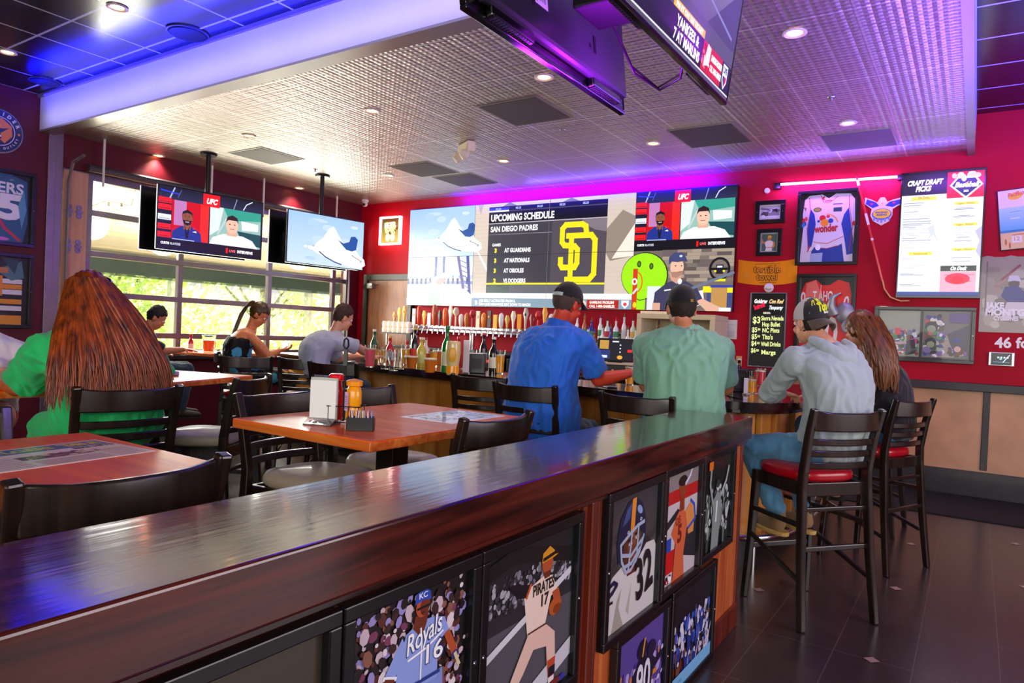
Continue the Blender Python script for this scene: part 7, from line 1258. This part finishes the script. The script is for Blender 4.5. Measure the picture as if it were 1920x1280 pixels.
def fl(s0, k, q_, i, T=T, J=J, hs=hs, dn=.42, sp=.38):
    a, e = s0; r_ = .096 * hs; p = T @ Vector((math.sin(a) * .082 * hs, (-.014 - math.cos(a) * .100) * hs, (.10 * e - .02) * hs)); down = k * dn; w = .010 * math.sin(k * 9 + i * 1.7)
    out = (p - (T @ Vector((0, 0, p.z * 0)))); out = Vector((p.x - T.translation.x, p.y - T.translation.y, 0)); out = out * (.10 + sp * .35 * min(1, k * 1.4)); back = -J['F'] * (.115 * math.sin(min(1, k * 1.5) * 1.57))
    return p + out + back + vr * .02 * k - UPV * down + Vector((w, w * .6, 0))
locks(st, fl, 12, .017, HA, t, 'hair_lock', 5)

# 5 woman in green with copper hair
F5 = (-.99, .14); FF = Vector(F5 + (0,)).normalized(); SS = Vector((FF.y, -FF.x, 0)); nk = world(178, 612, 3.32); hc = world(168, 568, 3.30)
GRN = cloth('bright_green_dress', '#1fc36a', .75, .06)
t, T, hs, J = person('person with very long copper hair in a bright green dress, sunglasses on the head', (-3.46, 1.73), F5, dict(pel=world(205, 800, 3.34), neck=nk, head=hc, hf=(vd * .92 - vr * .35 - UPV * .25), hs=1.0, w=1.22, d=1.08, sh=.205, bow=.06, drop=.105, ar=1.25, fem=True, skin=skin('warm', '#d8703c'), belly=.1,
    arms=[(world(42, 722, 3.30), world(8, 722, 3.55), -vr * .6 + vd * .6, -UPV, .4), (world(300, 715, 3.42), world(262, 720, 3.72), vd, -UPV, .4)], shirt=GRN, sleeve=.62, hem=-.13, wr=.009, seed=12, pants=GRN, shirt_name='dress_top', pants_name='skirt'))
HC = hair_mat('copper_hair', '#2c1204', '#a9480e')
shell('hair', T, hs, (0, -.014, .034), (.096, .116, .120), lambda p: (p.z > .06 or p.y < .05) and p.z > -.10 and not (p.y > .035 and p.z < .05), HC, t, .012, .008)
m = MB(); B0 = J['nk'] - J['F'] * .13; m.loft([(hc - UPV * .0 - FF * .02, .09, .08, SS, FF), (B0 + FF * .02 + UPV * .03, .14, .085, SS, FF), (B0 - UPV * .08 - FF * .015, .20, .085, SS, FF), (B0 - UPV * .17 - FF * .03, .23, .06, SS, FF), (B0 - UPV * .21 - FF * .02, .20, .03, SS, FF)], 28); remeshed(m, 'hair_mass', HC, .010, 4, .002, 40, 4, t)
q = random.Random(8); st = [(q.uniform(-1.45, 1.45), q.uniform(.0, 1)) for _ in range(520)]
def fl5(s0, k, q_, i, T=T, J=J, hs=hs):
    a, e = s0; p = T @ Vector((math.sin(a) * .094 * hs, (-.014 - math.cos(a) * .112) * hs, (.12 * e - .03) * hs)); L_ = .20 + .17 * ((i * 7919) % 100) / 100; k2 = min(1, k * 1.3); sd = math.sin(a); w = .010 * math.sin(k * 6 + i * 2.3) * k2
    tgt = J['nk'] + SS * (sd * .262 + .01) - FF * (.22 + .07 * math.cos(a)) - UPV * (L_ * .85 + .06); m1 = J['nk'] + SS * (sd * .23) - FF * (.205 + .05 * math.cos(a)) - UPV * .04
    pp = (p * (1 - k) ** 2 + m1 * 2 * k * (1 - k) + tgt * k * k); return pp + SS * w + UPV * 0.0 - FF * abs(w) * .5
locks(st, fl5, 16, .0105, HC, t, 'hair_lock', 6, .2)
g_ = MB(); TT = T
for q_ in (-1, 1): g_.add(*(lambda S: ([tuple(TT @ (Vector(v))) for v in S.v], S.f))(MB().ball((q_ * .040, .060, .128), (.036, .012, .024), 16, 10)))
pts = [TT @ Vector(p) for p in ((-.085, -.03, .085), (-.082, .03, .12), (-.02, .07, .13), (.02, .07, .13), (.082, .03, .12), (.085, -.03, .085))]; g_.tube(pts, .005, 6)
o = g_.build('sunglasses', mat('black_glossy_plastic', '#060607', .12, coat=.5), None, smooth=60); tag(o, 'black sunglasses pushed up on the copper hair', 'sunglasses')

# 6 black t-shirt at the window table
def back_person(label, seat, face, pelp, nkp, hp_, hf_, skinm, shirt, pants, hairm, arms, **k):
    d = dict(pel=world(*pelp), neck=world(*nkp), head=world(*hp_), hf=hf_, skin=skinm, shirt=shirt, pants=pants, vox=.011, arms=arms, wr=.006); d.update(k); t, T, hs, J = person(label, seat, face, d)
    if hairm: short_hair(T, hs, hairm, t, -.06, wav=.010, top=1.06)
    return t, T, hs, J
p_ = world(272, 690, 7.75)
back_person('person in a black t-shirt bent over the window table with the beer pitcher', (p_.x, p_.y), (.45, .89), (270, 692, 7.75), (277, 622, 7.75), (293, 596, 7.75), vr * .8 + vd * .3 - UPV * .55, SKT, cloth('black_tee', '#141214', .85), JEAND, mat('black_hair', '#0c0908', .6, bump=.5, bscale=150), [(world(262, 662, 8.0), world(300, 662, 8.1), vr, -UPV, .4), (world(305, 658, 7.7), world(345, 655, 7.85), vr, -UPV, .4)], seed=14, bow=.09, hs=1.0, w=1.05)
stool(p_.x, p_.y, .45, .89, 'dark stool under the person in the black t-shirt')
# 7 floral top, phone
p_ = world(462, 705, 7.2); FLOR, n_, l_, b_ = nt('floral_cloth')
tc = n_.new('ShaderNodeTexCoord'); mp = n_.new('ShaderNodeMapping'); mp.inputs['Scale'].default_value = (5.5, 5.5, 5.5); mp.inputs['Location'].default_value = (.5, .2, .9); l_.new(tc.outputs['Object'], mp.inputs[0]); nz = n_.new('ShaderNodeTexNoise'); nz.inputs['Scale'].default_value = 2.5; nz.inputs['Detail'].default_value = 2; l_.new(mp.outputs[0], nz.inputs[0])
ad = n_.new('ShaderNodeMixRGB'); ad.inputs[0].default_value = .25; l_.new(mp.outputs[0], ad.inputs[1]); l_.new(nz.outputs[1], ad.inputs[2]); vo = n_.new('ShaderNodeTexVoronoi'); vo.inputs['Scale'].default_value = 1.6; l_.new(ad.outputs[0], vo.inputs['Vector'])
c1 = n_.new('ShaderNodeValToRGB'); e = c1.color_ramp; e.interpolation = 'CONSTANT'; e.elements[0].color = lin('#e8961c'); e.elements[1].position = .35; e.elements[1].color = lin('#e8961c'); x_ = e.elements.new(.5); x_.color = lin('#4aa8cc'); x_ = e.elements.new(.72); x_.color = lin('#a89aa8'); x_ = e.elements.new(.86); x_.color = lin('#2c6c9c'); l_.new(vo.outputs['Color'], c1.inputs[0])
gt = wired(n_, l_, 'LESS_THAN', vo.outputs['Distance'], .36); mx = n_.new('ShaderNodeMixRGB'); l_.new(gt, mx.inputs[0]); mx.inputs[1].default_value = lin('#0a0a10'); l_.new(c1.outputs[0], mx.inputs[2]); l_.new(mx.outputs[0], b_.inputs['Base Color']); b_.inputs['Roughness'].default_value = .7
hw = world(522, 655, 7.25)
t, T, hs, J = back_person('person in a black floral halter top with orange and blue flowers, looking at a phone', (p_.x, p_.y), (.55, .83), (458, 700, 7.2), (470, 612, 7.2), (485, 590, 7.2), vr * .8 + vd * .1 - UPV * .6, skin('sunned', '#d88450'), FLOR, FLOR, None, [(world(490, 668, 7.5), world(516, 658, 7.4), vr * .8 + UPV * .2, UPV, .6), (world(505, 668, 7.05), world(524, 657, 7.2), vr * .8 + UPV * .2, UPV, .6)], sleeve=-1, seed=16, bow=.10, fem=True, ar=.95, w=1.15, shirt_name='halter_top', pants_name='skirt', sh=.175)
HB = hair_mat('dark_blond_hair', '#2a1a08', '#5c4216')
shell('hair', T, hs, (0, -.014, .034), (.086, .106, .110), lambda p: (p.z > .06 or p.y < .045) and p.z > -.07 and not (p.y > .03 and p.z < .05) and not (abs(p.x) > .06 and p.y > -.02 and p.z < .0), HB, t, .010, .006)
q = random.Random(12); st = [(q.uniform(-1, 1), q.uniform(-1, 1)) for _ in range(60)]
def fl7(s0, k, q_, i, T=T, J=J): a, e = s0; p = T @ Vector((a * .02, -.11, .06 + e * .02)); tg = J['nk'] - vr * (.20 + .03 * a) - UPV * (.26 + .05 * e) - vd * .06; m1 = T @ Vector((a * .04, -.22, .03 + e * .03)); return p * (1 - k) ** 2 + m1 * 2 * k * (1 - k) + tg * k * k + vd * .05 * a * k
locks(st, fl7, 10, .012, HB, t, 'ponytail', 3)
m = MB(); m.box((-.036, -.004, -.005), (.036, .004, .135)); o = m.build('phone', BLACKM, None, .004); m = MB(); m.box((-.032, -.0048, .004), (.032, -.0042, .128)); sc = m.build('phone_screen', mat('phone_glass', '#dfe6e8', .2, emit=.6), o); o.matrix_world = Matrix.Translation(hw + vr * .07 + UPV * .0) @ Matrix.Rotation(R(50), 4, 'Z') @ Matrix.Rotation(R(-50), 4, 'X'); tag(o, 'black phone held by the person in the floral top', 'phone')
stool(p_.x, p_.y, .55, .83, 'dark stool under the person in the floral top')
# 8 pale grey shirt at the bar end
p_ = Vector((-5.12, 4.42, 0))
t, T, hs, J = back_person('person in a pale grey short-sleeved shirt leaning on the far end of the bar', (p_.x, p_.y), (.45, .89), (600, 700, 6.5), (628, 622, 6.6), (643, 596, 6.62), vr * .75 + vd * .5 - UPV * .35, SKL, cloth('pale_grey_shirt', '#aab2c4', .8, .08), JEAND, mat('brown_hair', '#3a2212', .6, bump=.5, bscale=150), [(world(632, 672, 6.9), world(672, 668, 6.95), vr, -UPV, .4), (world(672, 652, 6.55), world(698, 668, 6.75), vr * .8, -UPV, .5)], seed=18, bow=.12, w=1.12, sh=.2)
# 9 partly seen person at the picture edge
p_ = world(-45, 790, 4.0)
back_person('person in a white t-shirt with a black strap, cut off by the picture edge', (p_.x, p_.y), (.85, -.5), (-45, 775, 4.0), (-35, 625, 4.0), (-40, 560, 4.0), -vd + vr * .3, SKL, cloth('white_tee', '#dcd3d6', .8), cloth('red_plaid', '#c4141c', .8, .4), MATS['dark_brown_hair'], [(world(-95, 720, 3.9), world(-70, 735, 3.7), -vd, -UPV, .4), (world(14, 705, 3.9), world(-10, 728, 3.7), -vd, -UPV, .4)], seed=20)

# ================================================================== what stands on and behind the bar
GLASS = mat('clear_glass', '#f6fbfa', .02, trans=1, ior=1.3); BEER = mat('amber_beer', '#e8920c', .1, coat=.3, emit=.12, ecol='#f09a10'); FOAM = mat('beer_foam', '#f4ead0', .7)  # beer brightness is partly put in as emission
def pint(p, label, fill=.7, h=.15, r=.042, col=BEER, group=None, cup=GLASS):
    t = thing('beer_glass', label, 'glass', p, 0, group); m = MB(); m.lathe([(r * .68, 0), (r, h), (r - .0025, h), (r * .68 - .002, .006), (0, .006)], 22, cap=False); m.lathe([(0, 0), (r * .68, 0)], 22, cap=False); m.build('glass_wall', cup, t, smooth=50)
    if fill: rr = r * .68 + (r * .32) * fill; m = MB(); m.lathe([(0, .007), (r * .66, .007), (rr - .004, h * fill), (0, h * fill)], 22, cap=False); m.build('beer', col, t, smooth=50); m = MB(); m.lathe([(0, h * fill + .001), (rr - .004, h * fill + .001), (rr - .003, h * fill + .012), (0, h * fill + .012)], 22, cap=False); m.build('foam', FOAM, t, smooth=50)
    return t
def onbar(px, py, dz=0): q = on_z(px, py, 1.07); q.z = 1.071 + dz; return q
pint(onbar(1408, 737), 'tall half-drunk beer glass on a coaster beside the grey hoodie', .55, .165, .048)
pint(onbar(1180, 721), 'beer glass on the bar just in front of the red forearm', .85)
pint(onbar(935, 700), 'full beer glass next to the bright blue shirt', .75, .21, .058)
t = thing('coaster', 'white round coaster on the bar under the tall beer glass', 'coaster', onbar(1408, 737) - Vector((0, 0, .0006))); MB().lathe([(0, 0), (.05, 0), (.05, .0005), (0, .0005)], 20, cap=False).build('disc', MATS['white_paper'], t)
PK = mat('pink_drink', '#e85a6a', .2, emit=.1); OR = mat('orange_cup', '#e0781c', .35)  # pink drink also glows slightly by its material
pint(onbar(693, 688), 'tall pink drink by the resting hand at the far end of the bar', .8, .2, .055, PK)
for px, py, lab in ((738, 695, 'empty clear glass standing between the pink drink and the orange cups'), (722, 692, 'empty clear tumbler next to the pink drink'), (750, 692, 'empty clear beaker beside the row of orange cups')): pint(onbar(px, py), lab, 0, .17, .055)
def cupo(px, py, h, r, lab, m=OR):
    t = thing('cup', lab, 'cup', onbar(px, py), 0); c = MB(); c.lathe([(0, 0), (r * .75, 0), (r, h), (r * 1.08, h), (r * 1.08, h + .008), (r * .9, h + .008), (r * .7, .01)], 20, cap=False); c.build('cup_wall', m, t, smooth=50); c = MB(); c.lathe([(r * 1.0, h - .004), (r * 1.12, h), (r * 1.1, h + .012), (0, h + .012)], 20, cap=False); c.build('lid', MATS['cream_plastic'], t, smooth=50)
cupo(771, 690, .10, .055, 'short orange cup with cream lid beside the empty glasses'); cupo(806, 698, .11, .052, 'orange cup with cream lid in front of the green bottle'); cupo(820, 684, .14, .048, 'orange cup with cream lid partly behind the green bottle')
def bottle(p, lab, body, h=.24, r=.032, neck=.013, label=None, capc='#c8c8c8', group=None, top=None):
    t = thing('bottle', lab, 'bottle', p, 0, group); m = MB(); m.lathe([(0, 0), (r, 0), (r, h * .55), (r * .9, h * .62), (neck, h * .76), (neck, h * .96), (neck * 1.15, h * .97), (neck * 1.1, h), (0, h)], 16, cap=False); m.build('bottle_body', body, t, smooth=50)
    if label: m = MB(); m.lathe([(r * 1.02, h * .15), (r * 1.02, h * .45)], 16, cap=False); m.build('label', mat('label_' + label, label, .5), t, smooth=True)
    m = MB(); m.lathe([(neck * .9, h), (neck * .7, h + .012), (.004, h + .03), (.003, h + .05), (0, h + .05)] if top else [(neck * 1.2, h * .95), (neck * 1.2, h + .006), (0, h + .006)], 10, cap=False); m.build('pourer' if top else 'cap', mat('cap_' + capc, capc, .3), t, smooth=50); return t
GG = mat('green_bottle_glass', '#0c7a2c', .08, coat=.6); BRN = mat('dark_bottle_glass', '#160b06', .08, coat=.6)
bottle(onbar(836, 698), 'tall green bottle standing among the orange cups on the bar', GG, .40, .045, .017, '#cfd8b0', '#1c7a34')
bottle(onbar(922, 701) + Vector((-.06, .1, 0)), 'dark beer bottle with a pale label beside the full beer glass', BRN, .32, .042, .016, '#e8e0c4', '#e8e8e0')
bottle(onbar(789, 688), 'slim bottle with a yellow label next to the short orange cup', mat('yellow_liquid', '#c9b83a', .2, coat=.4), .28, .045, .018, '#d8e07a', '#e8e0c0')
bottle(onbar(762, 682) , 'small red sauce bottle behind the row of empty glasses', mat('red_sauce', '#b8101a', .2, coat=.4), .24, .034, .014, '#f0e8e0', '#d8201c')
bottle(onbar(1384, 722), 'black beer bottle standing near the chalkboard end of the bar', BRN, .23, .03, .013, None, '#b8b8c0')
p = onbar(848, 703); t = thing('beer_bottle_large', 'fat round-shouldered beer glass with a yellow and green printed emblem', 'glass', p); m = MB(); m.lathe([(0, 0), (.046, 0), (.052, .014), (.05, .08), (.062, .18), (.059, .265), (.055, .28), (0, .28)], 20, cap=False); m.build('glass_body', mat('cream_gold_glass', '#e8d08a', .15, coat=.6), t, smooth=50)
m = MB(); m.lathe([(0, .0), (.0535, .014), (.0512, .075), (0, .075)], 20, cap=False); m.build('amber_base', BEER, t, smooth=50); em = MB(); em.ball((0, 0, 0), (.034, .006, .06), 14, 10); e_ = em.build('emblem', mat('emblem_gold', '#f0b01c', .3), t, smooth=True); e_.location = (.032, -.049, .17); e_.rotation_euler = (0, 0, R(33))
def card(px, py, w, h, lab, c='#ece6e2', rz=R(25)):
    q = onbar(px, py); t = thing('menu_stand', lab, 'menu stand', q, rz); m = MB(); m.box((-w / 2, -.003, .01), (w / 2, .003, h)); m.build('card', mat('card_' + c, c, .4), t, .001); m = MB(); m.box((-w / 2 - .005, -.03, 0), (w / 2 + .005, .03, .01)); m.build('foot', ACR if c != '#17171b' else BLACKM, t, .002); return t
card(873, 700, .055, .29, 'white menu card seen edge-on in front of the black caddy'); card(866, 692, .06, .32, 'red-edged menu card right behind the white one', '#c41820'); card(1398, 740, .03, .12, 'small white folded menu near the tall beer glass', '#e6e0de')
q = onbar(893, 699); t = thing('napkin_holder', 'square black napkin holder on the bar beside the blue shirt', 'napkin holder', q, R(30)); m = MB(); m.box((-.11, -.06, 0), (.08, .06, .17)); m.build('box', mat('black_caddy', '#141418', .3), t, .006); m = MB(); m.box((-.09, -.045, .17), (.06, .045, .176)); m.build('napkins', MATS['white_paper'], t); m = MB(); m.box((-.08, -.0625, .04), (.05, -.059, .13)); m.build('face_opening', DGREY, t)
q = onbar(1372, 735) + Vector((.02, .12, 0)); t = thing('napkin_holder', 'tall black napkin dispenser on the bar near the chalkboard', 'napkin holder', q, R(30)); m = MB(); m.box((-.06, -.06, 0), (.06, .06, .17)); m.build('box', MATS['black_caddy'], t, .006); m = MB(); m.box((-.045, -.063, .03), (.045, -.059, .14)); m.build('face_opening', DGREY, t)
q = onbar(1140, 726); t = thing('phone', 'black phone lying face down on the bar by the red forearm', 'phone', q, R(50)); MB().box((-.04, -.08, 0), (.04, .08, .01)).build('case', BLACKM, t, .006); MB().box((.005, .035, .01), (.03, .07, .0125)).build('camera_bump', mat('lens_glass', '#1c1e26', .1), t, .002)
pint(onbar(1425, 722), 'red drink in a tumbler partly behind the grey hoodie', .8, .15, .05, mat('red_drink', '#d0283c', .2, emit=.1))  # red drink has a faint added glow
# a second row of things along the inner side of the bar
extra = [('bottle', 700, '#1c5a2c', .27, 'green beer bottle at the inner side of the bar near the pink drink'), ('pint', 716, 0, .17, 'amber beer glass behind the empty tumblers'), ('bottle', 776, '#160b06', .30, 'dark brown bottle rising behind the short orange cup'), ('bottle', 797, '#e8e0c8', .22, 'cream-coloured bottle behind the slim yellow-labelled bottle'), ('pint', 813, 0, .18, 'amber beer glass at the inner side of the bar behind the orange cups'),
  ('bottle', 858, '#c01018', .24, 'red bottle behind the fat gold glass'), ('pint', 885, 0, .18, 'orange drink glass rising behind the black napkin holder'), ('bottle', 905, '#1a120c', .28, 'dark bottle standing behind the napkin holder'), ('bottle', 730, '#b8101a', .22, 'red ketchup-like bottle behind the empty glasses'), ('pint', 760, 0, .2, 'tall amber glass behind the short orange cup'), ('bottle', 925, '#2c4a1c', .25, 'olive bottle behind the full beer glass')]
for kd, px, c, h, lab in extra:
    q_ = on_z(px, 681 + (px - 700) * .045, 1.07); q_.z = 1.071
    if kd == 'bottle': bottle(q_, lab, mat('body_' + c, c, .12, coat=.5), h * 1.25, .038, .015, random.Random(px).choice(['#e8e0c8', '#d8b848', '#c8d0d8', '#d84030']), random.Random(px).choice(['#e8e8e8', '#d8b020', '#c02020']))
    else: pint(q_, lab, .75, h, .048)
# tap wall
tw = thing('tap_wall', 'long chrome draft rail with its black drip shelf on the red wall under the video wall', 'tap rail', (-7.72, 8.2, 0)); m = MB(); m.box((0, .02, 1.40), (3.1, .20, 1.50)); m.build('chrome_rail', CHROME, tw, .01); m = MB(); m.box((0, -.14, 1.12), (3.1, .20, 1.16)); m.build('drip_shelf', BLACKM, tw, .006); m = MB(); [m.tube([(.4 + k * 1.1, .1, 1.0), (.4 + k * 1.1, .1, 1.42)], .04, 12) for k in range(3)]; m.build('riser', CHROME, tw, smooth=50)
cols = ['#c8823c', '#e8c23c', '#e0a83a', '#1a1416', '#e8e4dc', '#c83a1c', '#f0b83a', '#ece6d6', '#b85a2a', '#1c1c20', '#e86a1c', '#e8e2d2', '#d8c8a8', '#f0ecdc', '#c87830', '#b0202a', '#ece0b8', '#f0942c', '#20232c', '#ecc03c', '#f4f0e4', '#c9a03a', '#e4dcc8', '#f0a01c', '#b8b0a4', '#8a1c18', '#c01c24', '#f0a82c', '#e8e0cc', '#c8703c']
q = random.Random(21); tapn = 30
words_ = ['slim', 'tall', 'short', 'flared', 'oar-shaped', 'bulbous']; cn = {'#c8823c': 'tan', '#e8c23c': 'yellow', '#e0a83a': 'golden', '#1a1416': 'black', '#e8e4dc': 'white', '#c83a1c': 'brick-red'}
for i in range(tapn):
    x = -7.62 + i * (2.95 / (tapn - 1)); c = cols[i]; h = q.uniform(.20, .34); kind = q.randrange(4); mt = mat('tap_' + c, c, .35, coat=.3)
    t = thing('beer_tap', 'beer tap with its coloured handle in the crowded row along the chrome rail', 'beer tap', (x, 8.17, 1.45), 0, 'beer taps on the chrome rail')
    m = MB(); m.tube([(0, .05, .0), (0, -.05, .0), (0, -.075, -.02), (0, -.085, -.08)], .011, 8); m.tube([(0, -.05, 0), (0, -.05, .035)], .009, 8); m.build('faucet', CHROME, t, smooth=50)
    m = MB()
    if kind == 0: m.lathe([(0, .035), (.013, .035), (.026, .06), (.038, h * .7), (.034, h), (.014, h + .025), (0, h + .03)], 12, Matrix.Translation((0, -.05, 0)), cap=False)
    elif kind == 1: m.box((-.032, -.06, .035), (.032, -.04, h + .02))
    elif kind == 2: m.lathe([(0, .035), (.012, .035), (.014, h * .6), (.011, h * .65), (.044, h * .8), (.046, h * .92), (.024, h + .02), (0, h + .025)], 12, Matrix.Translation((0, -.05, 0)), cap=False)
    else: m.loft([((0, -.05, .035), .012, .010, (1, 0, 0), (0, 1, 0)), ((0, -.05, h * .5), .022, .012, (1, 0, 0), (0, 1, 0)), ((0, -.05, h * .8), .046, .016, (1, 0, 0), (0, 1, 0)), ((0, -.05, h + .01), .022, .010, (1, 0, 0), (0, 1, 0))], 12)
    m.build('tap_handle', mt, t, .003 if kind == 1 else 0, smooth=50)
    if i % 2 == 0: m = MB(); m.ball((0, -.063, h * .75), (.016, .008, .022), 10, 8); m.build('badge', mat('badge_' + cols[(i * 7) % 30], cols[(i * 7) % 30], .3), t, smooth=True)
# cabinets and shelves behind the bar
bk = thing('back_counter', 'low dark counter with black fridge fronts along the wall behind the bar', 'counter', (-7.5, 7.75, 0)); m = MB(); m.box((0, 0, .86), (4.9, .6, .92)); m.build('counter_top', BTOP, bk, .006); m = MB(); m.box((.03, .04, 0), (4.87, .58, .86)); m.build('body', BLACKM, bk)
for k in range(7): m = MB(); m.box((.05 + k * .69, .015, .08), (.70 + k * .69, .04, .84)); d_ = m.build('fridge_door', mat('fridge_door_black', '#101013', .25), bk, .004); m = MB(); m.tube([(.66 + k * .69, .0, .5), (.66 + k * .69, -.02, .52), (.66 + k * .69, -.02, .75), (.66 + k * .69, 0, .77)], .006, 6); m.build('handle', STEEL, d_)
ls = thing('liquor_shelf', 'stepped shelf for liquor bottles behind the person in the blue shirt', 'shelf', (-4.45, 7.85, .92)); [MB().box((0, k * .13, 0), (1.25, k * .13 + .13, .16 + k * .16)).build('step', mat('brown_step', '#5a2a20', .4), ls, .003) for k in range(3)]  # steps are one plain dark brown
q = random.Random(31); LQ = ['#e8e4f4', '#dcd8f0', '#c8d8f0', '#b86a2c', '#f0f0f4', '#2c3c9c', '#d8e8e0', '#8a4a1c', '#e4dcf0', '#1c2418', '#e8e8f8']
LC = ['#e02434', '#2438b0', '#8c2070', '#1c7a3c', '#e8c23c', '#e8e8f0', '#101014', '#2c8a4c']
for k in range(3):
    for i in range(11):
        c = q.choice(LQ); mm = mat('liquor_' + c, c, .12, coat=.6); bottle(Vector((-4.40 + i * .113 + q.uniform(-.012, .012), 7.90 + k * .13, 1.081 + k * .16)), 'liquor bottle with pourer, one of the rows behind the blue shirt', mm, q.uniform(.22, .31), q.uniform(.028, .038), .013, q.choice(['#e8d8c8', '#c83c4c', '#f0e8d8', '#e8c06c', '#d8d8f0', '#4a9c6c']), q.choice(LC), 'liquor bottles on the stepped shelf', True)
t = thing('cream_cubby', 'open cream-coloured cubby shelf on the wall between the two black caps', 'shelf', (-3.42, 7.85, 1.12)); m = MB(); [m.box(*b_) for b_ in (((0, 0, .56), (.95, .5, .62)), ((0, 0, 0), (.06, .5, .56)), ((.89, 0, 0), (.95, .5, .56)), ((.06, .46, 0), (.89, .5, .56)))]; m.build('cubby_frame', mat('cream_laminate', '#cdbf9c', .5), t, .004); m = MB(); m.box((.02, .05, .62), (.6, .4, .65)); m.build('paper_pile', MATS['cream_plastic'], t, .003); m = MB(); m.box((0, 0, -.2), (.95, .5, 0)); m.build('cubby_base', BLACKM, t)
q = on_z(1170, 668, 1.24); q = Vector((-3.30, 7.2, 1.24))
st_ = thing('service_station', 'black service cabinet under the cash register behind the bar', 'cabinet', (-3.35, 7.2, 0)); m = MB(); m.box((-.32, -.25, 0), (.32, .25, .98)); m.build('body', BLACKM, st_, .006); m = MB(); m.box((-.34, -.27, .98), (.34, .27, 1.02)); m.build('top', STEEL, st_, .004)
t = thing('cash_register', 'black touchscreen cash register with a lit screen behind the bar', 'cash register', (-3.35, 7.15, 1.02), R(18)); m = MB(); m.box((-.21, -.2, 0), (.21, .2, .12)); m.build('cash_drawer', mat('register_black', '#0f0e0d', .3), t, .008); m = MB(); m.box((-.01, -.205, .05), (.012, -.2, .07)); m.build('drawer_lock', MATS['brass_plate'], t); m = MB(); m.box((-.22, -.21, .12), (.22, .15, .14)); m.build('tray', MATS['cream_laminate'], t, .004); m = MB(); m.box((-.08, -.05, .14), (.08, .08, .2)); m.build('stand', MATS['register_black'], t, .006)
Tm = Matrix.Translation((0, -.06, .15)) @ Matrix.Rotation(R(-14), 4, 'X'); m = MB(); m.T = Tm; m.box((-.20, -.02, 0), (.20, .01, .26)); m.build('monitor', MATS['register_black'], t, .006); a = Art(.37, .23, '#0a0d16'); a.rect(.01, .12, .11, .22, '#b88a3c'); a.rect(.01, .01, .13, .11, '#1c2c6c'); a.rect(.04, .02, .1, .05, '#c8d8f4'); a.rect(.15, .20, .22, .215, '#d8d8e8'); [a.ell(.24, .17 - k * .04, .008, .008, '#e8e8f0') for k in range(3)]; a.ell(.24, .03, .03, .022, '#f0a030'); a.rect(.32, .09, .37, .12, '#e81c1c'); a.build('screen', SCREEN, t, Tm @ Matrix.Translation((-.185, -.021, .015)) @ Matrix.Rotation(R(90), 4, 'X'), step=.00005)
t = thing('equipment_shelf', 'row of black drink machines with red displays under the draft rail', 'drink machines', (-6.9, 7.75, .92)); m = MB(); [m.box((k * .42, 0, 0), (k * .42 + .36, .28, .2 + .05 * (k % 2))) for k in range(6)]
for k in range(6): m = MB(); m.box((k * .42, 0, 0), (k * .42 + .36, .28, .17 + .04 * (k % 2))); mm_ = m.build('machine', mat('machine_black', '#141316', .3), t, .012); m = MB(); m.box((k * .42 + .08, -.008, .10), (k * .42 + .22, .0, .13)); m.build('display', mat('red_display', '#e01414', .4, emit=1.5), mm_)
m = thing('glass_rack', 'rack of upside-down round white cups on the end of the draft rail', 'cup rack', (-7.75, 8.0, 1.36)); f = MB(); f.box((0, -.05, -.02), (.62, .16, 0)); f.build('shelf', BLACKM, m); f = MB(); [f.bar((x_, .05, -.2), (x_, .05, .0), .02, .02) for x_ in (.05, .57)]; f.build('support', STEEL, m)
for i in range(6):
    for k in range(2): o = MB().lathe([(0, 0), (.04, 0), (.045, .06), (.03, .085), (0, .085)], 14).build('cup', mat('lit_white_cup', '#f4ecd8', .3), None, smooth=50); o.location = (-7.70 + i * .1, 8.0, 1.361 + k * .0855); tag(o, 'small round white cup stacked on the rack at the far end of the draft rail', 'cup', 'white cups on the rack')
# table-top things further back
def tabletop(px, py, z=1.05): q = on_z(px, py, z); q.z = z + .001; return q
t = MB(); t.tube([(-.12, 0, .016), (-.04, .01, .018), (.05, 0, .018), (.13, .01, .012)], [.012, .02, .022, .014], 10); o = t.build('rolled_napkin', cloth('purple_napkin', '#b48ac8', .8), None, smooth=60); o.location = (-4.60, 2.62, 1.052); o.rotation_euler = (0, 0, .9); tag(o, 'folded purple napkin roll on the table beyond the green dress', 'napkin')
for px, py, lab in ((352, 640, 'beer pitcher glowing orange on the window table'),):
    q_ = Vector((-7.62, 4.95, 1.051)); t = thing('beer_pitcher', 'glass pitcher of orange beer on the window table', 'pitcher', q_); m = MB(); m.lathe([(0, 0), (.06, 0), (.075, .16), (.078, .2), (.074, .2), (.068, .15), (.055, .006), (0, .006)], 20, cap=False); m.build('glass_wall', GLASS, t, smooth=50); m = MB(); m.lathe([(0, .007), (.053, .007), (.066, .14), (0, .14)], 20, cap=False); m.build('beer', mat('orange_beer', '#e8501c', .2, emit=.3), t, smooth=50); m = MB(); m.tube([(.07, 0, .16), (.12, 0, .15), (.125, 0, .06), (.065, 0, .04)], .009, 8); m.build('handle', GLASS, t, smooth=50)  # the pitcher's beer is made to glow
bottle(Vector((-7.75, 4.8, 1.051)), 'red-capped ketchup bottle beside the pitcher on the window table', KR, .2, .03, .014, '#f0e8e0', '#e01c1c'); bottle(Vector((-7.42, 5.1, 1.051)), 'chrome shaker on the window table', STEEL, .14, .025, .018, None, '#c8c8cc')
